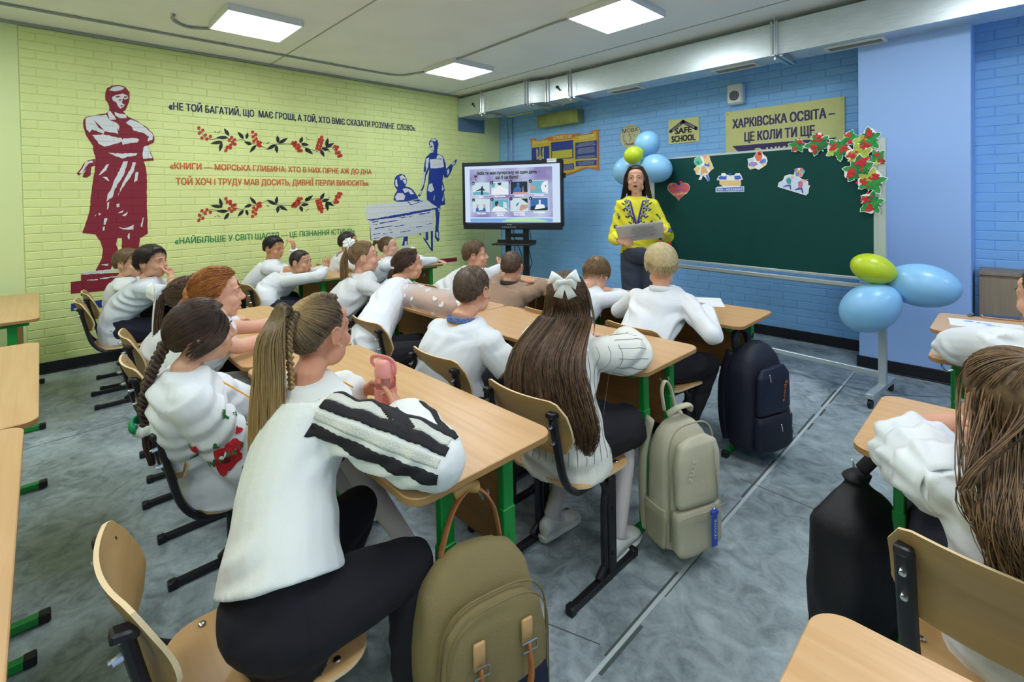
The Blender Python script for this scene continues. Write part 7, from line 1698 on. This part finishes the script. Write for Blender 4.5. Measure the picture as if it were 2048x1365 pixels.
for sx in (-1, 1): m = MB(); m.tube(smoothpath([(sx*.09, -.09, .52), (sx*.12, -.12, .34), (sx*.13, -.115, .15), (sx*.15, -.07, .03)], 5), [(.01, .03)]*16, 8, up=(0, 1, 0)); Lb(t, 'shoulder_strap', m, NV, 180)
for x, y, z in ((.08, .150, .43), (-.10, .142, .22), (-.10, .158, .12), (.0, .162, .15), (-.155, .09, .25)): m = MB(); m.box((x, y, z), (.008, .006, .045), Matrix.Rotation(.2, 3, 'Y'), .002); Lb(t, 'zip_pull', m, STEEL)
m = MB(); put_text(m, 'Sport', (-.055, .148, .40), (.22, 0, -.97), (-.97, 0, -.22), .12, .022, .02); Lb(t, 'orange_mark', m, mat('orange_mark', '#c9702a', rough=.5))
# black bag at the right table
BKN = mat('black_nylon', '#0e0d14', rough=.6, bump=.15, bscale=120, var=.1)
t = thing('black_drawstring_bag', (-.345, 1.80, .10), 'black gathered bag hanging at the left end of the right-hand table', 'bag', yaw=math.radians(70))
m = MB(); sack(m, .32, .19, .52, [(0, .75, .7), (.05, .92, .92), (.3, 1, 1), (.6, .97, .95), (.75, .88, .85), (.86, .62, .6), (.93, .30, .32), (.96, .2, .25), (1, .30, .3)], seed=23, crumple=.028); Lb(t, 'body', m, BKN, 180)
m = MB(); m.tube(smoothpath([(.02, 0, .53), (.03, -.03, .58), (.04, -.05, .62), (.05, -.05, .60)], 5), [(.008, .02)]*16, 8, up=(0, 1, 0)); Lb(t, 'hanging_loop', m, BKN, 180)
m = MB(); m.tube(smoothpath([(.06, .05, .53), (.12, .07, .40), (.15, .05, .2), (.15, 0, .03)], 5), .004, 6); Lb(t, 'cord', m, mat('pale_cord', '#cfd3d2', rough=.7), 180)
m = MB(); m.tube(smoothpath([(.06, .10, .20), (.085, .105, .235), (.075, .105, .19), (.05, .10, .195), (.09, .105, .185)], 5), .0025, 6); Lb(t, 'white_mark', m, PAPER, 180)
# bag behind the right-hand table and black rucksack on the floor by the wall
t = thing('grey_bag', (-.12, 2.42, .30), 'pinkish grey bag hanging between the two right-hand tables', 'bag', yaw=math.radians(30))
m = MB(); sack(m, .26, .13, .26, PROF, seed=31, crumple=.012); Lb(t, 'body', m, mat('mauve_cloth', '#82757a', rough=.85, bump=.3, bscale=60), 180)
for x in (-.05, .03): m = MB(); m.tube(smoothpath([(x, 0, .25), (x+.015, 0, .36), (x+.03, 0, .43), (x+.05, 0, .36), (x+.055, 0, .25)], 5), [(.004, .014)]*21, 6, up=(0, 1, 0)); Lb(t, 'strap', m, MATS['mauve_cloth'], 180)
t = thing('floor_rucksack', (-5.05, .88, 0), 'black rucksack lying on the floor under the chairs by the yellow wall', 'backpack', yaw=.5)
m = MB(); sack(m, .36, .22, .26, PROF, seed=33, crumple=.012); Lb(t, 'body', m, BKN, 180)
m = MB(); m.tube(smoothpath([(-.1, -.1, .18), (-.12, -.22, .14), (-.1, -.27, .03), (.0, -.24, .012), (.06, -.12, .012)], 5), [(.005, .013)]*21, 6); Lb(t, 'strap', m, BKN, 180)
# ================================================================ things on the tables
t = thing('drink_bottle', (-1.465, .815, TZ), 'pink see-through drink bottle between the hands of the ponytail girl', 'bottle')
c = Vector((-1.465, .815, TZ)); PK = mat('pink_clear', '#f0a7a0', rough=.05, trans=.85, spec=.5); PKS = mat('pink_silicone', '#e58f88', rough=.55); PKL = mat('pink_lid', '#ec9d94', rough=.3)
m = MB(); m.lathe([(.001, 0), (.030, 0), (.034, .004), (.034, .14), (.031, .15), (.031, .158), (.001, .158)], c, 28); m.build('flask', PK, t)
m = MB(); m.lathe([(.0335, .055), (.0365, .056), (.0365, .112), (.0335, .113)], c, 28); m.build('grip_sleeve', PKS, t)
m = MB(); m.box(c+Vector((.026, -.026, .084)), (.028, .003, .03), rotz(-.785), .001); m.build('label_plate', PKL, t)
m = MB(); m.lathe([(.001, .150), (.035, .150), (.036, .156), (.036, .174), (.033, .18), (.031, .195), (.022, .204), (.001, .206)], c, 28); m.build('lid', PKL, t)
m = MB(); m.tube(smoothpath([c+Vector((-.03, -.01, .17)), c+Vector((-.05, -.02, .185)), c+Vector((-.048, -.02, .205)), c+Vector((-.02, -.01, .213)), c+Vector((.02, .005, .21)), c+Vector((.045, .01, .195)), c+Vector((.047, .01, .17)), c+Vector((.038, .01, .16))], 5), [(.004, .007)]*36, 8); m.build('carry_loop', PKS, t)
m = MB(); m.rod(c+Vector((0, 0, .1)), c+Vector((0, 0, .155)), .010, 12); m.build('strainer', WHITEP, t)
m = MB(); m.lathe([(.001, .003), (.0315, .004), (.0315, .05), (.001, .05)], c, 24); m.build('drink', mat('pink_drink', '#e7b7ab', rough=.05, trans=.7), t)
def card(name, px, py, w_, d_, yaw, m_, label, cat, th=.0012, z=TZ, group=None):
    c = atz(px, py, z); o = MB(); o.box(c+Vector((0, 0, th/2+.0004)), (w_, d_, th), rotz(yaw)); ob = o.build(name, m_, None, smooth=False); return tag(ob, label, cat, group), c
card('paper_sheet', 1412, 604, .21, .29, .5, PAPER, 'white sheet of paper lying beside the blond boy on the front table', 'sheet')
CARD = mat('blue_card', '#b9c7f0', rough=.4, var=.15, vscale=60)
_, c1 = card('name_card', 1092, 577, .13, .09, .35, CARD, 'small pale blue card on the front table edge beside the boy in beige', 'card')
_, c2 = card('name_card', 984, 549, .10, .07, .6, mat('violet_card', '#a9b2ec', rough=.4), 'small bluish card under the hand of the open-mouthed boy', 'card')
ORC = mat('orange_cord', '#c9742e', rough=.6); m = MB()
e0 = Vector((c1.x, YR[1]-.004, TZ)); m.tube(smoothpath([c1+Vector((-.02, 0, .004)), e0+Vector((-.03, 0, .006)), e0+Vector((-.033, -.006, -.02)), e0+Vector((-.03, -.01, -.16)), e0+Vector((.0, -.012, -.22)), e0+Vector((.035, -.01, -.15)), e0+Vector((.05, -.006, -.02)), e0+Vector((.045, 0, .006)), c1+Vector((.02, 0, .004))], 5), .0028, 6)
tag(m.build('card_cord', ORC), 'orange cord looped over the front table edge below the pale blue card', 'cord')
c = atz(1962, 650, TZ); sh = thing('painted_sheet', c, 'white sheet with blue and yellow painting on the table by the pillar', 'sheet'); m = MB(); m.box(c+Vector((.02, 0, .001)), (.30, .20, .0012), rotz(.12)); m.build('paper', PAPER, sh, smooth=False)
for nm, colr, dx, dy, sd in (('blue_paint_marks', '#6f86c9', -.03, .03, 1), ('yellow_paint_marks', '#cfd08a', .06, -.02, 2)):
    m = MB(); rs = random.Random(sd)
    for k in range(6): q = c+Vector((.02+dx+rs.uniform(-.05, .05), dy+rs.uniform(-.035, .035), .0018+.0001*k)); m.add([q+Vector((rs.uniform(.008, .022)*math.cos(a), rs.uniform(.006, .014)*math.sin(a), 0)) for a in np.linspace(0, 2*pi, 9)[:-1]], [tuple(range(8))])
    m.build(nm, mat('paint_'+nm, colr, rough=.7), sh, smooth=False)
c = atz(2003, 638, TZ); ph = thing('phone', c, 'black phone in a tan case lying on the table by the pillar', 'phone', None, .15); m = MB(); m.prism(rrect(.165, .08, .012), .0005, .010, None, .002); Lb(ph, 'case', m, mat('tan_case', '#b98a63', rough=.5)); m = MB(); m.prism(rrect(.155, .072, .01), .010, .0115); Lb(ph, 'screen', m, mat('dark_glass', '#14161c', rough=.12))
c = atz(1941, 633, TZ); m = MB(); m.rod(c+Vector((-.004, -.03, .009)), c+Vector((.006, .03, .009)), .009, 12); tag(m.build('eraser_stub', mat('grey_rubber', '#6a6c72', rough=.6)), 'small grey stub lying near the phone on the table by the pillar', 'eraser')
# low cabinet by the right wall, hand sheets of the teacher
t = thing('low_cabinet', (.2, 5.2, 0), 'pale oak low cabinet standing against the blue wall right of the pillar', 'cabinet')
OAK = mat_wood('oak_laminate', '#a5917a', '#8f7b66', rough=.5, axis=2, sc=.6)
m = MB(); m.box((.22, 5.35, .43), (.84, .32, .84), None, .002); m.build('body', OAK, t)
m = MB(); m.box((.22, 5.345, .862), (.86, .345, .024), None, .003); m.build('top_board', OAK, t)
for x in (.005, .435): 
    m = MB(); m.box((x, 5.182, .43), (.42, .016, .80), None, .002); d_ = m.build('door', OAK, t); m = MB(); m.rod((x+.17*(1 if x < .2 else -1), 5.165, .40), (x+.17*(1 if x < .2 else -1), 5.165, .52), .006, 8); m.build('handle', STEEL, d_)
t = thing('table_bag', (-2.47, 1.80, .16), 'small black bag hanging between the two middle tables behind the petal-sleeved girl', 'bag', yaw=-1.4)
m = MB(); sack(m, .28, .09, .38, PROF, seed=41, crumple=.014); Lb(t, 'body', m, BKN, 180)
m = MB(); m.tube(smoothpath([(-.03, -.02, .36), (-.02, -.03, .46), (.0, -.03, .50), (.02, -.03, .46), (.03, -.02, .36)], 5), [(.003, .010)]*21, 6, up=(0, 1, 0)); Lb(t, 'strap', m, BKN, 180)
# sheets in the teacher's hands
bxT, bfT = q1['bx'], q1['bf']; wl_, wr_ = q1['arms'][0][1], q1['arms'][1][1]
pc = (wl_+wr_)/2+bfT*.075+Vector((0, 0, .02)); nT = (bfT*-.55+Vector((0, 0, .83))).normalized(); xT = (bxT+Vector((0, 0, -.12))).normalized(); nT = (nT-xT*nT.dot(xT)).normalized(); yT = nT.cross(xT)
t = thing('paper_stack', pc, 'white printed sheets held in both hands by the teacher', 'papers')
m = MB()
for k in range(4): m.box(pc+nT*(.004+.0022*k)+xT*(.004*k)+yT*(.003*k), (.36, .25, .0014), basis(xT, yT, nT))
m.build('sheets', mat('sheet_paper', '#dcdedf', rough=.6), t, smooth=False)
m = MB(); rs = random.Random(3)
for k in range(9): m.box(pc+nT*.0001+yT*(.09-.02*k)-xT*.02, (.24*rs.uniform(.6, 1), .006, .0008), basis(xT, yT, nT))
m.build('print_lines', mat('print_grey', '#aab0b8', rough=.7), t, smooth=False)
